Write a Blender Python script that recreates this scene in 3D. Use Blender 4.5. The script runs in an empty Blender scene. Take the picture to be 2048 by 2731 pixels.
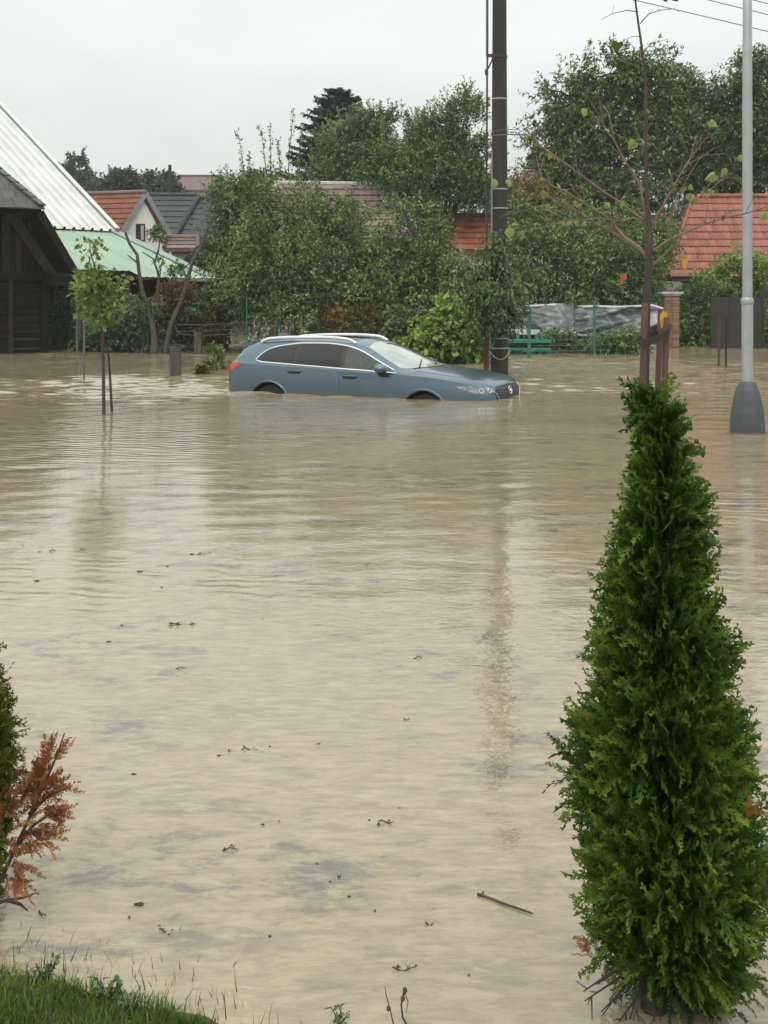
import bpy, bmesh, math, random
import numpy as np
from mathutils import Vector, Matrix, geometry
from mathutils.bvhtree import BVHTree

scene = bpy.context.scene
COL = scene.collection

# ---------------------------------------------------------------- camera
FPX, YH, CAMH = 3000.0, 790.0, 1.6          # focal length in photo pixels, horizon row, eye height above the water
cam_data = bpy.data.cameras.new('camera')
cam = bpy.data.objects.new('camera', cam_data)
COL.objects.link(cam)
cam.location = (0, 0, CAMH)
cam.rotation_euler = (math.radians(90), 0, 0)
cam_data.sensor_width = 36
cam_data.lens = FPX / 2731.0 * 36.0
cam_data.shift_y = -(1365.5 - YH) / 2731.0
cam_data.clip_start = 0.05
cam_data.clip_end = 3000
scene.camera = cam

# ---------------------------------------------------------------- sky (overcast) and sun
SUN_EL, SUN_AZ = math.radians(52), math.radians(200)
world = bpy.data.worlds.new('World')
scene.world = world
world.use_nodes = True
wn, wl = world.node_tree.nodes, world.node_tree.links
wn.clear()
w_out = wn.new('ShaderNodeOutputWorld')
w_bg = wn.new('ShaderNodeBackground'); w_bg.inputs['Strength'].default_value = 0.1
w_sky = wn.new('ShaderNodeTexSky'); w_sky.sky_type = 'NISHITA'; w_sky.sun_disc = False
w_sky.sun_elevation = SUN_EL; w_sky.sun_rotation = SUN_AZ
w_sky.air_density = 1.0; w_sky.dust_density = 4.0
w_tc = wn.new('ShaderNodeTexCoord')
w_sep = wn.new('ShaderNodeSeparateXYZ'); wl.new(w_tc.outputs['Generated'], w_sep.inputs[0])
# overcast cloud layer: the standard overcast distribution, brightening smoothly from the horizon to the zenith
w_mr = wn.new('ShaderNodeMapRange'); w_mr.inputs['From Min'].default_value = 0.0; w_mr.inputs['From Max'].default_value = 1.0
w_mr.inputs['To Min'].default_value = 6.1; w_mr.inputs['To Max'].default_value = 17.0
wl.new(w_sep.outputs['Z'], w_mr.inputs['Value'])
w_n = wn.new('ShaderNodeTexNoise'); w_n.inputs['Scale'].default_value = 2.6; w_n.inputs['Detail'].default_value = 5
w_mp = wn.new('ShaderNodeMapping'); w_mp.inputs['Scale'].default_value = (1, 1, 3.0)
wl.new(w_tc.outputs['Generated'], w_mp.inputs[0]); wl.new(w_mp.outputs[0], w_n.inputs['Vector'])
w_nr = wn.new('ShaderNodeMapRange'); w_nr.inputs['From Min'].default_value = 0.3; w_nr.inputs['From Max'].default_value = 0.7
w_nr.inputs['To Min'].default_value = 0.9; w_nr.inputs['To Max'].default_value = 1.08
wl.new(w_n.outputs[0], w_nr.inputs['Value'])
w_mul = wn.new('ShaderNodeMath'); w_mul.operation = 'MULTIPLY'
wl.new(w_mr.outputs[0], w_mul.inputs[0]); wl.new(w_nr.outputs[0], w_mul.inputs[1])
w_tint = wn.new('ShaderNodeVectorMath'); w_tint.operation = 'SCALE'
w_tint.inputs[0].default_value = (0.955, 1.0, 0.968)
wl.new(w_mul.outputs[0], w_tint.inputs['Scale'])
w_mix = wn.new('ShaderNodeMix'); w_mix.data_type = 'RGBA'; w_mix.inputs['Factor'].default_value = 0.93
wl.new(w_sky.outputs[0], w_mix.inputs['A']); wl.new(w_tint.outputs[0], w_mix.inputs['B'])
wl.new(w_mix.outputs['Result'], w_bg.inputs['Color']); wl.new(w_bg.outputs[0], w_out.inputs[0])

sun_d = bpy.data.lights.new('sun', 'SUN'); sun_d.energy = 1.1; sun_d.angle = math.radians(40); sun_d.color = (1.0, 0.97, 0.92)
sun = bpy.data.objects.new('sun', sun_d); COL.objects.link(sun)
_sd = Vector((math.sin(SUN_AZ) * math.cos(SUN_EL), math.cos(SUN_AZ) * math.cos(SUN_EL), math.sin(SUN_EL)))
sun.rotation_euler = _sd.to_track_quat('Z', 'Y').to_euler()
sun.location = (0, 0, 60)

scene.view_settings.view_transform = 'Standard'
scene.view_settings.look = 'None'
scene.view_settings.exposure = 0.22
scene.view_settings.gamma = 1.0
scene.view_settings.use_curve_mapping = False
scene.render.engine = 'CYCLES'
scene.cycles.max_bounces = 8
scene.cycles.diffuse_bounces = 3
scene.cycles.glossy_bounces = 3
scene.cycles.transmission_bounces = 4
scene.cycles.transparent_max_bounces = 6
scene.cycles.volume_bounces = 1

# ---------------------------------------------------------------- helpers
def at(px, py, d):
    """place seen at photo pixel (px, py), at d metres"""
    return Vector(((px - 1024.0) / FPX * d, d, CAMH - (py - YH) / FPX * d))

def tag(o, label=None, cat=None, group=None, kind=None):
    if label: o['label'] = label
    if cat: o['category'] = cat
    if group: o['group'] = group
    if kind: o['kind'] = kind
    return o

def empty(name, loc=(0, 0, 0), label=None, cat=None, group=None, rotz=0.0):
    o = bpy.data.objects.new(name, None)
    o.empty_display_size = 0.2
    COL.objects.link(o)
    o.location = loc; o.rotation_euler = (0, 0, rotz)
    return tag(o, label, cat, group)

def origin(o):
    v = Vector((0, 0, 0))
    while o is not None:
        v += o.location
        o = o.parent
    return v

def link(name, me, mat, parent=None, world_space=True):
    o = bpy.data.objects.new(name, me)
    COL.objects.link(o)
    if mat is not None:
        for m in (mat if isinstance(mat, (list, tuple)) else [mat]):
            me.materials.append(m)
    if parent is not None:
        o.parent = parent
        if world_space:
            me.transform(Matrix.Translation(-origin(parent)))
    return o

class MB:
    def __init__(self): self.v = []; self.f = []; self.mi = []
    def add(self, vs, fs, mi=0):
        b = len(self.v)
        self.v += [tuple(p) for p in vs]
        self.f += [tuple(i + b for i in f) for f in fs]
        self.mi += [mi] * len(fs)
        return self
    def box(self, c, size, rot=None, mi=0):
        c = Vector(c); sx, sy, sz = (s / 2 for s in size)
        vs = [Vector((x, y, z)) for x in (-sx, sx) for y in (-sy, sy) for z in (-sz, sz)]
        if rot is not None: vs = [rot @ p for p in vs]
        return self.add([c + p for p in vs], [(0, 1, 3, 2), (4, 6, 7, 5), (0, 4, 5, 1), (2, 3, 7, 6), (0, 2, 6, 4), (1, 5, 7, 3)], mi)
    def bar(self, p, q, w, h=None, up=(0, 0, 1), mi=0):
        p, q = Vector(p), Vector(q); h = h or w
        d = (q - p); L = d.length; d.normalize(); up = Vector(up)
        if abs(d.dot(up)) > 0.99: up = Vector((0, 1, 0))
        s = d.cross(up).normalized(); u = s.cross(d)
        rot = Matrix((d, s, u)).transposed()
        return self.box((p + q) / 2, (L, w, h), rot, mi)
    def tube(self, pts, rads, n=8, mi=0, cap=True):
        pts = [Vector(p) for p in pts]
        if not isinstance(rads, (list, tuple, np.ndarray)): rads = [rads] * len(pts)
        vs = []; ref = Vector((0.13, 0.97, 0.2))
        for i, p in enumerate(pts):
            t = (pts[min(i + 1, len(pts) - 1)] - pts[max(i - 1, 0)]).normalized()
            if abs(t.dot(ref)) > 0.95: ref = Vector((0.95, 0.1, 0.3))
            a = t.cross(ref).normalized(); b = t.cross(a)
            for k in range(n):
                th = 2 * math.pi * k / n
                vs.append(p + (a * math.cos(th) + b * math.sin(th)) * rads[i])
        fs = []
        for i in range(len(pts) - 1):
            for k in range(n):
                fs.append((i * n + k, i * n + (k + 1) % n, (i + 1) * n + (k + 1) % n, (i + 1) * n + k))
        if cap:
            fs.append(tuple(range(n - 1, -1, -1))); fs.append(tuple((len(pts) - 1) * n + k for k in range(n)))
        return self.add(vs, fs, mi)
    def lathe(self, prof, c, n=24, phase=0.0, mi=0):
        c = Vector(c); vs = []; fs = []
        for r, z in prof:
            for k in range(n):
                th = 2 * math.pi * (k + phase) / n
                vs.append(c + Vector((r * math.cos(th), r * math.sin(th), z)))
        for i in range(len(prof) - 1):
            for k in range(n):
                fs.append((i * n + k, i * n + (k + 1) % n, (i + 1) * n + (k + 1) % n, (i + 1) * n + k))
        fs.append(tuple(range(n - 1, -1, -1))); fs.append(tuple((len(prof) - 1) * n + k for k in range(n)))
        return self.add(vs, fs, mi)
    def prism(self, poly, off, mi=0):
        """planar polygon (3-D points) given thickness by the vector off"""
        off = Vector(off); n = len(poly)
        vs = [Vector(p) for p in poly] + [Vector(p) + off for p in poly]
        fs = [tuple(range(n)), tuple(range(2 * n - 1, n - 1, -1))]
        for i in range(n): fs.append((i, i + n, (i + 1) % n + n, (i + 1) % n))
        return self.add(vs, fs, mi)
    def mesh(self, name, smooth=False):
        me = bpy.data.meshes.new(name)
        me.from_pydata(self.v, [], self.f)
        me.polygons.foreach_set('material_index', self.mi)
        if smooth: me.polygons.foreach_set('use_smooth', [True] * len(me.polygons))
        me.update()
        bm = bmesh.new(); bm.from_mesh(me); bmesh.ops.recalc_face_normals(bm, faces=bm.faces); bm.to_mesh(me); bm.free()
        if smooth: me.set_sharp_from_angle(angle=math.radians(42))
        return me
    def build(self, name, mat, parent=None, smooth=False, world_space=True):
        return link(name, self.mesh(name, smooth), mat, parent, world_space)

def np_mesh(name, V, Fq, attr=None, smooth=False):
    """fast mesh from numpy: V (n,3), Fq (m,k) all faces of k corners"""
    me = bpy.data.meshes.new(name)
    V = np.ascontiguousarray(V, dtype=np.float32); Fq = np.ascontiguousarray(Fq, dtype=np.int32)
    m, k = Fq.shape
    me.vertices.add(len(V)); me.vertices.foreach_set('co', V.ravel())
    me.loops.add(m * k); me.loops.foreach_set('vertex_index', Fq.ravel())
    me.polygons.add(m)
    me.polygons.foreach_set('loop_start', np.arange(0, m * k, k, dtype=np.int32))
    me.polygons.foreach_set('loop_total', np.full(m, k, dtype=np.int32))
    if smooth: me.polygons.foreach_set('use_smooth', np.ones(m, dtype=bool))
    if attr is not None:
        a = me.attributes.new('tint', 'FLOAT', 'POINT'); a.data.foreach_set('value', np.ascontiguousarray(attr, dtype=np.float32))
    me.update(calc_edges=True)
    return me

def unit(a):
    return a / np.maximum(np.linalg.norm(a, axis=-1, keepdims=True), 1e-9)

# ---------------------------------------------------------------- materials
def srgb(r, g, b):
    f = lambda c: (c / 255 / 12.92) if c / 255 <= 0.04045 else ((c / 255 + 0.055) / 1.055) ** 2.4
    return (f(r), f(g), f(b), 1.0)

def new_mat(name):
    m = bpy.data.materials.new(name); m.use_nodes = True
    nt = m.node_tree; b = nt.nodes['Principled BSDF']
    return m, nt, b

def mat(name, col, rough=0.6, metal=0.0, var=0.25, scale=6.0, bump=0.0, bscale=40.0, stretch=(1, 1, 1), spec=0.5, col2=None, coat=0.0, detail=4, island=0.0):
    """procedural surface: base colour with noise variation, wear and fine relief"""
    m, nt, b = new_mat(name); n, l = nt.nodes, nt.links
    tc = n.new('ShaderNodeTexCoord'); mp = n.new('ShaderNodeMapping'); mp.inputs['Scale'].default_value = stretch
    l.new(tc.outputs['Object'], mp.inputs[0])
    no = n.new('ShaderNodeTexNoise'); no.inputs['Scale'].default_value = scale; no.inputs['Detail'].default_value = detail
    l.new(mp.outputs[0], no.inputs['Vector'])
    cr = n.new('ShaderNodeMapRange'); cr.inputs['From Min'].default_value = 0.3; cr.inputs['From Max'].default_value = 0.7
    l.new(no.outputs[0], cr.inputs['Value'])
    c2 = col2 or tuple(c * (1 - var) for c in col[:3])
    c1 = col if col2 else tuple(min(1, c * (1 + var * 0.5)) for c in col[:3])
    mx = n.new('ShaderNodeMix'); mx.data_type = 'RGBA'
    mx.inputs['A'].default_value = (*c2[:3], 1); mx.inputs['B'].default_value = (*c1[:3], 1)
    l.new(cr.outputs[0], mx.inputs['Factor'])
    src = mx.outputs['Result']
    if island:
        oi = n.new('ShaderNodeObjectInfo')
        ge = n.new('ShaderNodeNewGeometry'); ad = n.new('ShaderNodeMath'); ad.operation = 'ADD'
        fr = n.new('ShaderNodeMath'); fr.operation = 'FRACT'
        l.new(oi.outputs['Random'], ad.inputs[0]); l.new(ge.outputs['Random Per Island'], ad.inputs[1]); l.new(ad.outputs[0], fr.inputs[0])
        mr = n.new('ShaderNodeMapRange'); mr.inputs['To Min'].default_value = 1 - island; mr.inputs['To Max'].default_value = 1 + island
        l.new(fr.outputs[0], mr.inputs['Value'])
        hs = n.new('ShaderNodeHueSaturation'); l.new(mr.outputs[0], hs.inputs['Value']); l.new(src, hs.inputs['Color'])
        src = hs.outputs[0]
    l.new(src, b.inputs['Base Color'])
    b.inputs['Roughness'].default_value = rough; b.inputs['Metallic'].default_value = metal
    b.inputs['Specular IOR Level'].default_value = spec
    if coat: b.inputs['Coat Weight'].default_value = coat; b.inputs['Coat Roughness'].default_value = 0.05
    if bump:
        nb = n.new('ShaderNodeTexNoise'); nb.inputs['Scale'].default_value = bscale; nb.inputs['Detail'].default_value = 5
        l.new(mp.outputs[0], nb.inputs['Vector'])
        bp = n.new('ShaderNodeBump'); bp.inputs['Distance'].default_value = bump; bp.inputs['Strength'].default_value = 0.8
        l.new(nb.outputs[0], bp.inputs['Height']); l.new(bp.outputs[0], b.inputs['Normal'])
    return m

def leaf_mat(name, cols, trans=0.2, rough=0.36, clump=0.9, use_tint=False, spec=0.28):
    """leaf material: every leaf picks its own colour from a ramp, with slow drift through the crown and some light passing through"""
    m, nt, b = new_mat(name); n, l = nt.nodes, nt.links
    out = n['Material Output']
    ge = n.new('ShaderNodeNewGeometry')
    tc = n.new('ShaderNodeTexCoord'); no = n.new('ShaderNodeTexNoise'); no.inputs['Scale'].default_value = clump; no.inputs['Detail'].default_value = 2
    l.new(tc.outputs['Object'], no.inputs['Vector'])
    mix = n.new('ShaderNodeMath'); mix.operation = 'MULTIPLY_ADD'; mix.inputs[1].default_value = 0.55
    l.new(ge.outputs['Random Per Island'], mix.inputs[0])
    sc = n.new('ShaderNodeMath'); sc.operation = 'MULTIPLY_ADD'; sc.inputs[1].default_value = 1.3; sc.inputs[2].default_value = -0.42
    l.new(no.outputs[0], sc.inputs[0]); l.new(sc.outputs[0], mix.inputs[2])
    f = mix.outputs[0]
    if use_tint:
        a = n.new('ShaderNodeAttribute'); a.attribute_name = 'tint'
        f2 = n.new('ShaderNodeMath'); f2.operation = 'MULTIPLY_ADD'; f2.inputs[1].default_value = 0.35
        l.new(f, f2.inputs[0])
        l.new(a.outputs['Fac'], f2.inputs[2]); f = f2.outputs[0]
    cr = n.new('ShaderNodeValToRGB'); l.new(f, cr.inputs[0])
    el = cr.color_ramp.elements
    el[0].position = 0.0; el[0].color = (*cols[0][:3], 1); el[1].position = 1.0; el[1].color = (*cols[-1][:3], 1)
    for i, c in enumerate(cols[1:-1]):
        e = el.new((i + 1) / (len(cols) - 1)); e.color = (*c[:3], 1)
    l.new(cr.outputs[0], b.inputs['Base Color'])
    b.inputs['Roughness'].default_value = rough; b.inputs['Specular IOR Level'].default_value = spec
    tr = n.new('ShaderNodeBsdfTranslucent'); l.new(cr.outputs[0], tr.inputs['Color'])
    ms = n.new('ShaderNodeMixShader'); ms.inputs[0].default_value = trans
    l.new(b.outputs[0], ms.inputs[1]); l.new(tr.outputs[0], ms.inputs[2]); l.new(ms.outputs[0], out.inputs['Surface'])
    return m

M = {}
M['bark'] = mat('bark', (0.075, 0.058, 0.045), 0.8, var=0.5, scale=9, bump=0.02, bscale=25, stretch=(1, 1, 0.25))
M['bark_red'] = mat('bark_red', (0.058, 0.036, 0.030), 0.7, var=0.45, scale=14, bump=0.006, bscale=60, stretch=(1, 1, 0.3))
M['bark_pale'] = mat('bark_pale', (0.17, 0.115, 0.085), 0.6, var=0.4, scale=14, bump=0.003, bscale=60)
M['bark_dark'] = mat('bark_dark', (0.045, 0.035, 0.03), 0.75, var=0.4, scale=12, bump=0.005, bscale=60)
M['bark_moss'] = mat('bark_moss', (0.085, 0.075, 0.05), 0.8, col2=(0.04, 0.035, 0.028), scale=5, bump=0.02, bscale=25)
M['stake'] = mat('stake', (0.10, 0.042, 0.030), 0.65, var=0.45, scale=8, bump=0.004, bscale=50, stretch=(1, 1, 0.15))
M['wood_black'] = mat('wood_black', (0.010, 0.009, 0.009), 0.85, var=0.55, scale=5, bump=0.01, bscale=30, stretch=(0.3, 1, 1), island=0.35, spec=0.12)
M['wood_grey'] = mat('wood_grey', (0.032, 0.028, 0.024), 0.8, var=0.5, scale=6, bump=0.008, bscale=30, stretch=(1, 1, 0.2), island=0.3, spec=0.2)
M['wood_post'] = mat('wood_post', (0.075, 0.062, 0.052), 0.85, var=0.5, scale=10, bump=0.012, bscale=40, stretch=(1, 1, 0.3))
M['shingle'] = mat('shingle', (0.062, 0.060, 0.060), 0.6, var=0.35, scale=6, bump=0.006, bscale=30, island=0.3)
M['white_metal'] = mat('white_metal', (0.62, 0.62, 0.585), 0.5, var=0.14, scale=1.2, stretch=(1, 1, 1), spec=0.5)
M['green_metal'] = mat('green_metal', (0.285, 0.405, 0.275), 0.5, var=0.25, scale=0.9, col2=(0.225, 0.325, 0.235), spec=0.5)
M['grey_flash'] = mat('grey_flash', (0.24, 0.27, 0.28), 0.5, var=0.2, scale=2)
M['dark_trim'] = mat('dark_trim', (0.022, 0.022, 0.022), 0.6, var=0.3)
M['tile_red'] = mat('tile_red', (0.270, 0.088, 0.055), 0.6, var=0.35, scale=3, bump=0.003, bscale=30, island=0.24)
M['tile_orange'] = mat('tile_orange', (0.27, 0.085, 0.045), 0.65, var=0.35, scale=2.5, bump=0.003, bscale=30, island=0.15)
M['tile_old'] = mat('tile_old', (0.215, 0.140, 0.115), 0.8, col2=(0.14, 0.105, 0.090), scale=3.0, bump=0.004, bscale=20, island=0.25)
M['tile_dark'] = mat('tile_dark', (0.026, 0.030, 0.036), 0.5, var=0.25, scale=2.5, island=0.12)
M['roof_brown'] = mat('roof_brown', (0.14, 0.085, 0.075), 0.7, var=0.2, scale=1.5)
M['plaster'] = mat('plaster', (0.85, 0.83, 0.76), 0.85, var=0.08, scale=1.2, bump=0.002, bscale=50)
M['plaster_cream'] = mat('plaster_cream', (0.52, 0.46, 0.37), 0.85, var=0.15, scale=1.2)
M['white_wall'] = mat('white_wall', (0.55, 0.54, 0.50), 0.85, col2=(0.28, 0.27, 0.24), scale=1.8, bump=0.004, bscale=20)
M['brick'] = mat('brick', (0.26, 0.15, 0.085), 0.85, var=0.4, scale=7, bump=0.005, bscale=40, island=0.3)
M['mortar'] = mat('mortar', (0.30, 0.27, 0.22), 0.9, var=0.25, scale=12, bump=0.004, bscale=60)
M['cap_stone'] = mat('cap_stone', (0.42, 0.40, 0.36), 0.8, var=0.25, scale=6)
M['gate_brown'] = mat('gate_brown', (0.026, 0.021, 0.019), 0.6, var=0.2, scale=3)
M['concrete'] = mat('concrete', (0.13, 0.115, 0.098), 0.85, var=0.35, scale=6, bump=0.004, bscale=50)
M['pole_wood'] = mat('pole_wood', (0.036, 0.031, 0.027), 0.85, var=0.4, scale=3.5, bump=0.008, bscale=22, stretch=(1, 1, 0.12))
M['galv'] = mat('galv', (0.36, 0.375, 0.38), 0.42, metal=0.35, var=0.12, scale=7, spec=0.5)
M['lamp_base'] = mat('lamp_base', (0.060, 0.068, 0.072), 0.5, var=0.12, scale=7, bump=0.0008, bscale=120)
M['band'] = mat('band', (0.42, 0.42, 0.41), 0.45, metal=0.6, var=0.3, scale=20)
M['black_rubber'] = mat('black_rubber', (0.02, 0.02, 0.02), 0.6, var=0.3, scale=15)
M['cable'] = mat('cable', (0.03, 0.03, 0.032), 0.5, var=0.2)
M['cable_grey'] = mat('cable_grey', (0.20, 0.20, 0.20), 0.5, var=0.2)
M['teal_paint'] = mat('teal_paint', (0.035, 0.16, 0.12), 0.5, var=0.3, scale=8)
M['green_plastic'] = mat('green_plastic', (0.03, 0.21, 0.12), 0.45, var=0.25, scale=6)
M['wire'] = mat('wire', (0.10, 0.12, 0.11), 0.6, var=0.3)
M['debris'] = mat('debris', (0.060, 0.046, 0.034), 0.7, var=0.5, scale=40, bump=0.002, bscale=150)
M['debris_tan'] = mat('debris_tan', (0.22, 0.16, 0.08), 0.7, var=0.4, scale=40)
# ================================================================ THE SETTING
def shore_near(x):
    return np.interp(x, [-3, -1.3, -0.91, -0.62, -0.50, -0.36, -0.2, 0.3, 0.7, 3], [2.9, 2.75, 2.655, 2.575, 2.525, 2.44, 2.30, 2.20, 2.20, 2.2])
def shore_far(x):
    s = 36.5 + 1.2 * np.sin(x * 0.9) + 0.6 * np.sin(x * 2.3 + 1)
    return s + 8.0 * np.exp(-((x + 6.0) / 3.2) ** 2)
def ground_z(x, y):
    near = np.clip((shore_near(x) - y) * 0.10, -0.75, 0.08) + 0.0
    sf = shore_far(x)
    far = np.clip((y - sf) * 0.12, -0.75, 0.35)
    hill = np.interp(y, [0, 45, 60, 85, 115, 160, 240, 700], [0, 0, 0.8, 3.0, 6.5, 8.5, 10, 10])
    z = np.where(y < 12, near, far + hill)
    return z + np.where(y < 12, 0.004, 0.012) * np.sin(x * 9.1 + y * 4.3) * np.sin(y * 7.7 - x * 3.1)

ys = np.concatenate([np.linspace(-30, 1.0, 10), np.linspace(1.2, 4.2, 40), np.linspace(4.5, 32, 24), np.linspace(33, 60, 40), np.linspace(63, 240, 40), np.linspace(260, 900, 10)])
xs = np.concatenate([np.linspace(-700, -60, 12), np.linspace(-55, -3, 40), np.linspace(-2.6, 2.6, 60), np.linspace(3, 55, 40), np.linspace(60, 700, 12)])
GX, GY = np.meshgrid(xs, ys)
GZ = ground_z(GX, GY)
nx, ny = len(xs), len(ys)
idx = np.arange(nx * ny).reshape(ny, nx)
quads = np.stack([idx[:-1, :-1], idx[:-1, 1:], idx[1:, 1:], idx[1:, :-1]], -1).reshape(-1, 4)
m_ground = mat('ground_soil', (0.055, 0.060, 0.028), 0.9, col2=(0.060, 0.045, 0.028), scale=1.5, bump=0.02, bscale=12)
ground = link('ground', np_mesh('ground', np.stack([GX, GY, GZ], -1).reshape(-1, 3), quads, smooth=True), m_ground)
tag(ground, 'grassy earth under the flood and beyond it', 'ground', kind='structure')

# muddy flood water: one level sheet, ripples of several sizes, calm and ruffled stretches, drifting sediment, painted grey reflections
m_water, nt, bs = new_mat('flood_water'); n, l = nt.nodes, nt.links
tc = n.new('ShaderNodeTexCoord')
def wnoise(scale, stretch, detail=3, rough=0.5, dist=0.0, rot=0.0):
    mp = n.new('ShaderNodeMapping'); mp.inputs['Scale'].default_value = stretch; mp.inputs['Rotation'].default_value = (0, 0, rot)
    l.new(tc.outputs['Object'], mp.inputs[0])
    t = n.new('ShaderNodeTexNoise'); t.inputs['Scale'].default_value = scale; t.inputs['Detail'].default_value = detail
    t.inputs['Roughness'].default_value = rough; t.inputs['Distortion'].default_value = dist
    l.new(mp.outputs[0], t.inputs['Vector']); return t.outputs[0]
def wrange(v, a, b, c, d, smooth=True):
    r = n.new('ShaderNodeMapRange'); r.interpolation_type = 'SMOOTHSTEP' if smooth else 'LINEAR'
    for k, x in zip(('From Min', 'From Max', 'To Min', 'To Max'), (a, b, c, d)): r.inputs[k].default_value = x
    l.new(v, r.inputs['Value']); return r.outputs[0]
def wmath(op, a, b=None, c=None):
    r = n.new('ShaderNodeMath'); r.operation = op
    for i, x in enumerate((a, b, c)):
        if x is None: continue
        if isinstance(x, (int, float)): r.inputs[i].default_value = x
        else: l.new(x, r.inputs[i])
    return r.outputs[0]
calm = wrange(wnoise(0.16, (0.45, 1, 1), 3), 0.36, 0.62, 0.45, 1.15)
tiny = wnoise(46.0, (0.6, 1, 1), 2, 0.5)
small = wnoise(17.0, (0.55, 1, 1), 3, 0.55)
mid = wnoise(5.5, (0.5, 1, 1), 3, 0.5, 0.4, 0.12)
# a train of fine parallel ripples that comes and goes
mpw = n.new('ShaderNodeMapping'); mpw.inputs['Rotation'].default_value = (0, 0, 0.18); l.new(tc.outputs['Object'], mpw.inputs[0])
wv = n.new('ShaderNodeTexWave'); wv.bands_direction = 'Y'; wv.inputs['Scale'].default_value = 2.1; wv.inputs['Distortion'].default_value = 6.5
wv.inputs['Detail'].default_value = 2; wv.inputs['Detail Scale'].default_value = 1.2
l.new(mpw.outputs[0], wv.inputs['Vector'])
train = wrange(wnoise(0.21, (0.6, 1, 1), 2, 0.5, 0, 0.3), 0.46, 0.60, 0.0, 1.0)
h = wmath('MULTIPLY', small, 0.0019)
h = wmath('MULTIPLY_ADD', tiny, 0.0010, h)
h = wmath('MULTIPLY_ADD', mid, 0.0018, h)
h = wmath('MULTIPLY', h, calm)
h = wmath('MULTIPLY_ADD', wmath('MULTIPLY', wv.outputs['Fac'], train), 0.0026, h)
bp = n.new('ShaderNodeBump'); bp.inputs['Strength'].default_value = 1.0; bp.inputs['Distance'].default_value = 1.0
l.new(h, bp.inputs['Height']); l.new(bp.outputs[0], bs.inputs['Normal'])
# silty drifts, plus reflections and ripple shade painted into the water colour
refl_patch = wnoise(6.5, (0.55, 1, 1), 8, 0.76, 0.25, 0.15)
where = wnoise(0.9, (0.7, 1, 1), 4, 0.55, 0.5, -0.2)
refl_f = wmath('MULTIPLY', wrange(refl_patch, 0.48, 0.62, 0.0, 1.0), wrange(where, 0.42, 0.58, 0.10, 0.9))  # ragged grey reflection patches, painted as darker colour
streak = wrange(wnoise(22.0, (0.34, 1, 1), 6, 0.74, 0.4), 0.34, 0.66, 0.80, 1.16)  # film streaks with the ripples' tiny shadows painted in
drift = wrange(wnoise(0.3, (1, 1, 1), 3), 0.35, 0.65, 0.0, 1.0)
mx1 = n.new('ShaderNodeMix'); mx1.data_type = 'RGBA'; mx1.inputs['A'].default_value = (0.312, 0.252, 0.163, 1); mx1.inputs['B'].default_value = (0.280, 0.222, 0.140, 1)
l.new(drift, mx1.inputs['Factor'])
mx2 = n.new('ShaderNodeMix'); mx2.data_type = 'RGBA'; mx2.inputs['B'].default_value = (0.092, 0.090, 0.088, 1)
l.new(mx1.outputs['Result'], mx2.inputs['A']); l.new(wmath('MULTIPLY', refl_f, 0.85), mx2.inputs['Factor'])
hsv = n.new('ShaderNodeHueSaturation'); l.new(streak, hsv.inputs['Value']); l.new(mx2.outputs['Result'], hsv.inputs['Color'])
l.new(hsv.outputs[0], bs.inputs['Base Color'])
bs.inputs['Roughness'].default_value = 0.05; bs.inputs['IOR'].default_value = 1.60
# the sheet itself carries the longer ripples as real relief, fading out where it meets the gardens
wxs = np.concatenate([[-160, -70, -40, -26], np.arange(-17, 17.01, 0.11), [26, 40, 70, 160]])
wys = np.concatenate([[-30, -8, 0, 1.4], np.arange(2.0, 9.0, 0.05), np.arange(9.0, 40.0, 0.075), np.arange(40.2, 60, 0.8)])
WX, WY = np.meshgrid(wxs, wys)
def smooth_noise(x, y, seed, scale, sx=1.0, sy=1.0, k=9):
    r = np.random.default_rng(seed); o = np.zeros_like(x)
    for _ in range(k):
        a = r.uniform(0, 2 * np.pi); f = scale * r.uniform(0.5, 1.6); o += np.sin((x * sx * np.cos(a) + y * sy * np.sin(a)) * f + r.uniform(0, 6.28))
    return o / math.sqrt(k / 2)
rw = np.random.default_rng(17)
WZ_ = np.zeros_like(WX)
for k in range(54):
    lam = 0.20 * (4.0 ** rw.random()); a = rw.normal(math.pi / 2 + 0.15, 0.55); kk = 2 * np.pi / lam
    ph = (WX * np.cos(a) + WY * np.sin(a)) * kk + rw.uniform(0, 6.28)
    WZ_ += lam * 0.0030 * np.sin(ph + 0.8 * smooth_noise(WX, WY, 100 + k, 0.9, k=3))
patch = np.clip(0.75 + 0.55 * smooth_noise(WX, WY, 5, 0.5, 0.45, 1.0), 0.22, 1.7)
reach = np.interp(WY, [1.5, 4, 8, 13, 17, 22, 60], [0.07, 0.10, 0.12, 0.20, 0.55, 1.6, 1.8])
WZ_ *= patch * reach * np.clip((17 - np.abs(WX)) / 2, 0, 1) * np.clip((60 - WY) / 12, 0, 1) * np.clip((WY - 1.5) / 1.0, 0, 1)
ii = np.arange(WX.size).reshape(WX.shape)
wq = np.stack([ii[:-1, :-1], ii[:-1, 1:], ii[1:, 1:], ii[1:, :-1]], -1).reshape(-1, 4)
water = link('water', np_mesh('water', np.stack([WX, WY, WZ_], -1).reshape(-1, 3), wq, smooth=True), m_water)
tag(water, 'muddy brown flood water covering street and gardens', 'water', kind='structure')

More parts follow.
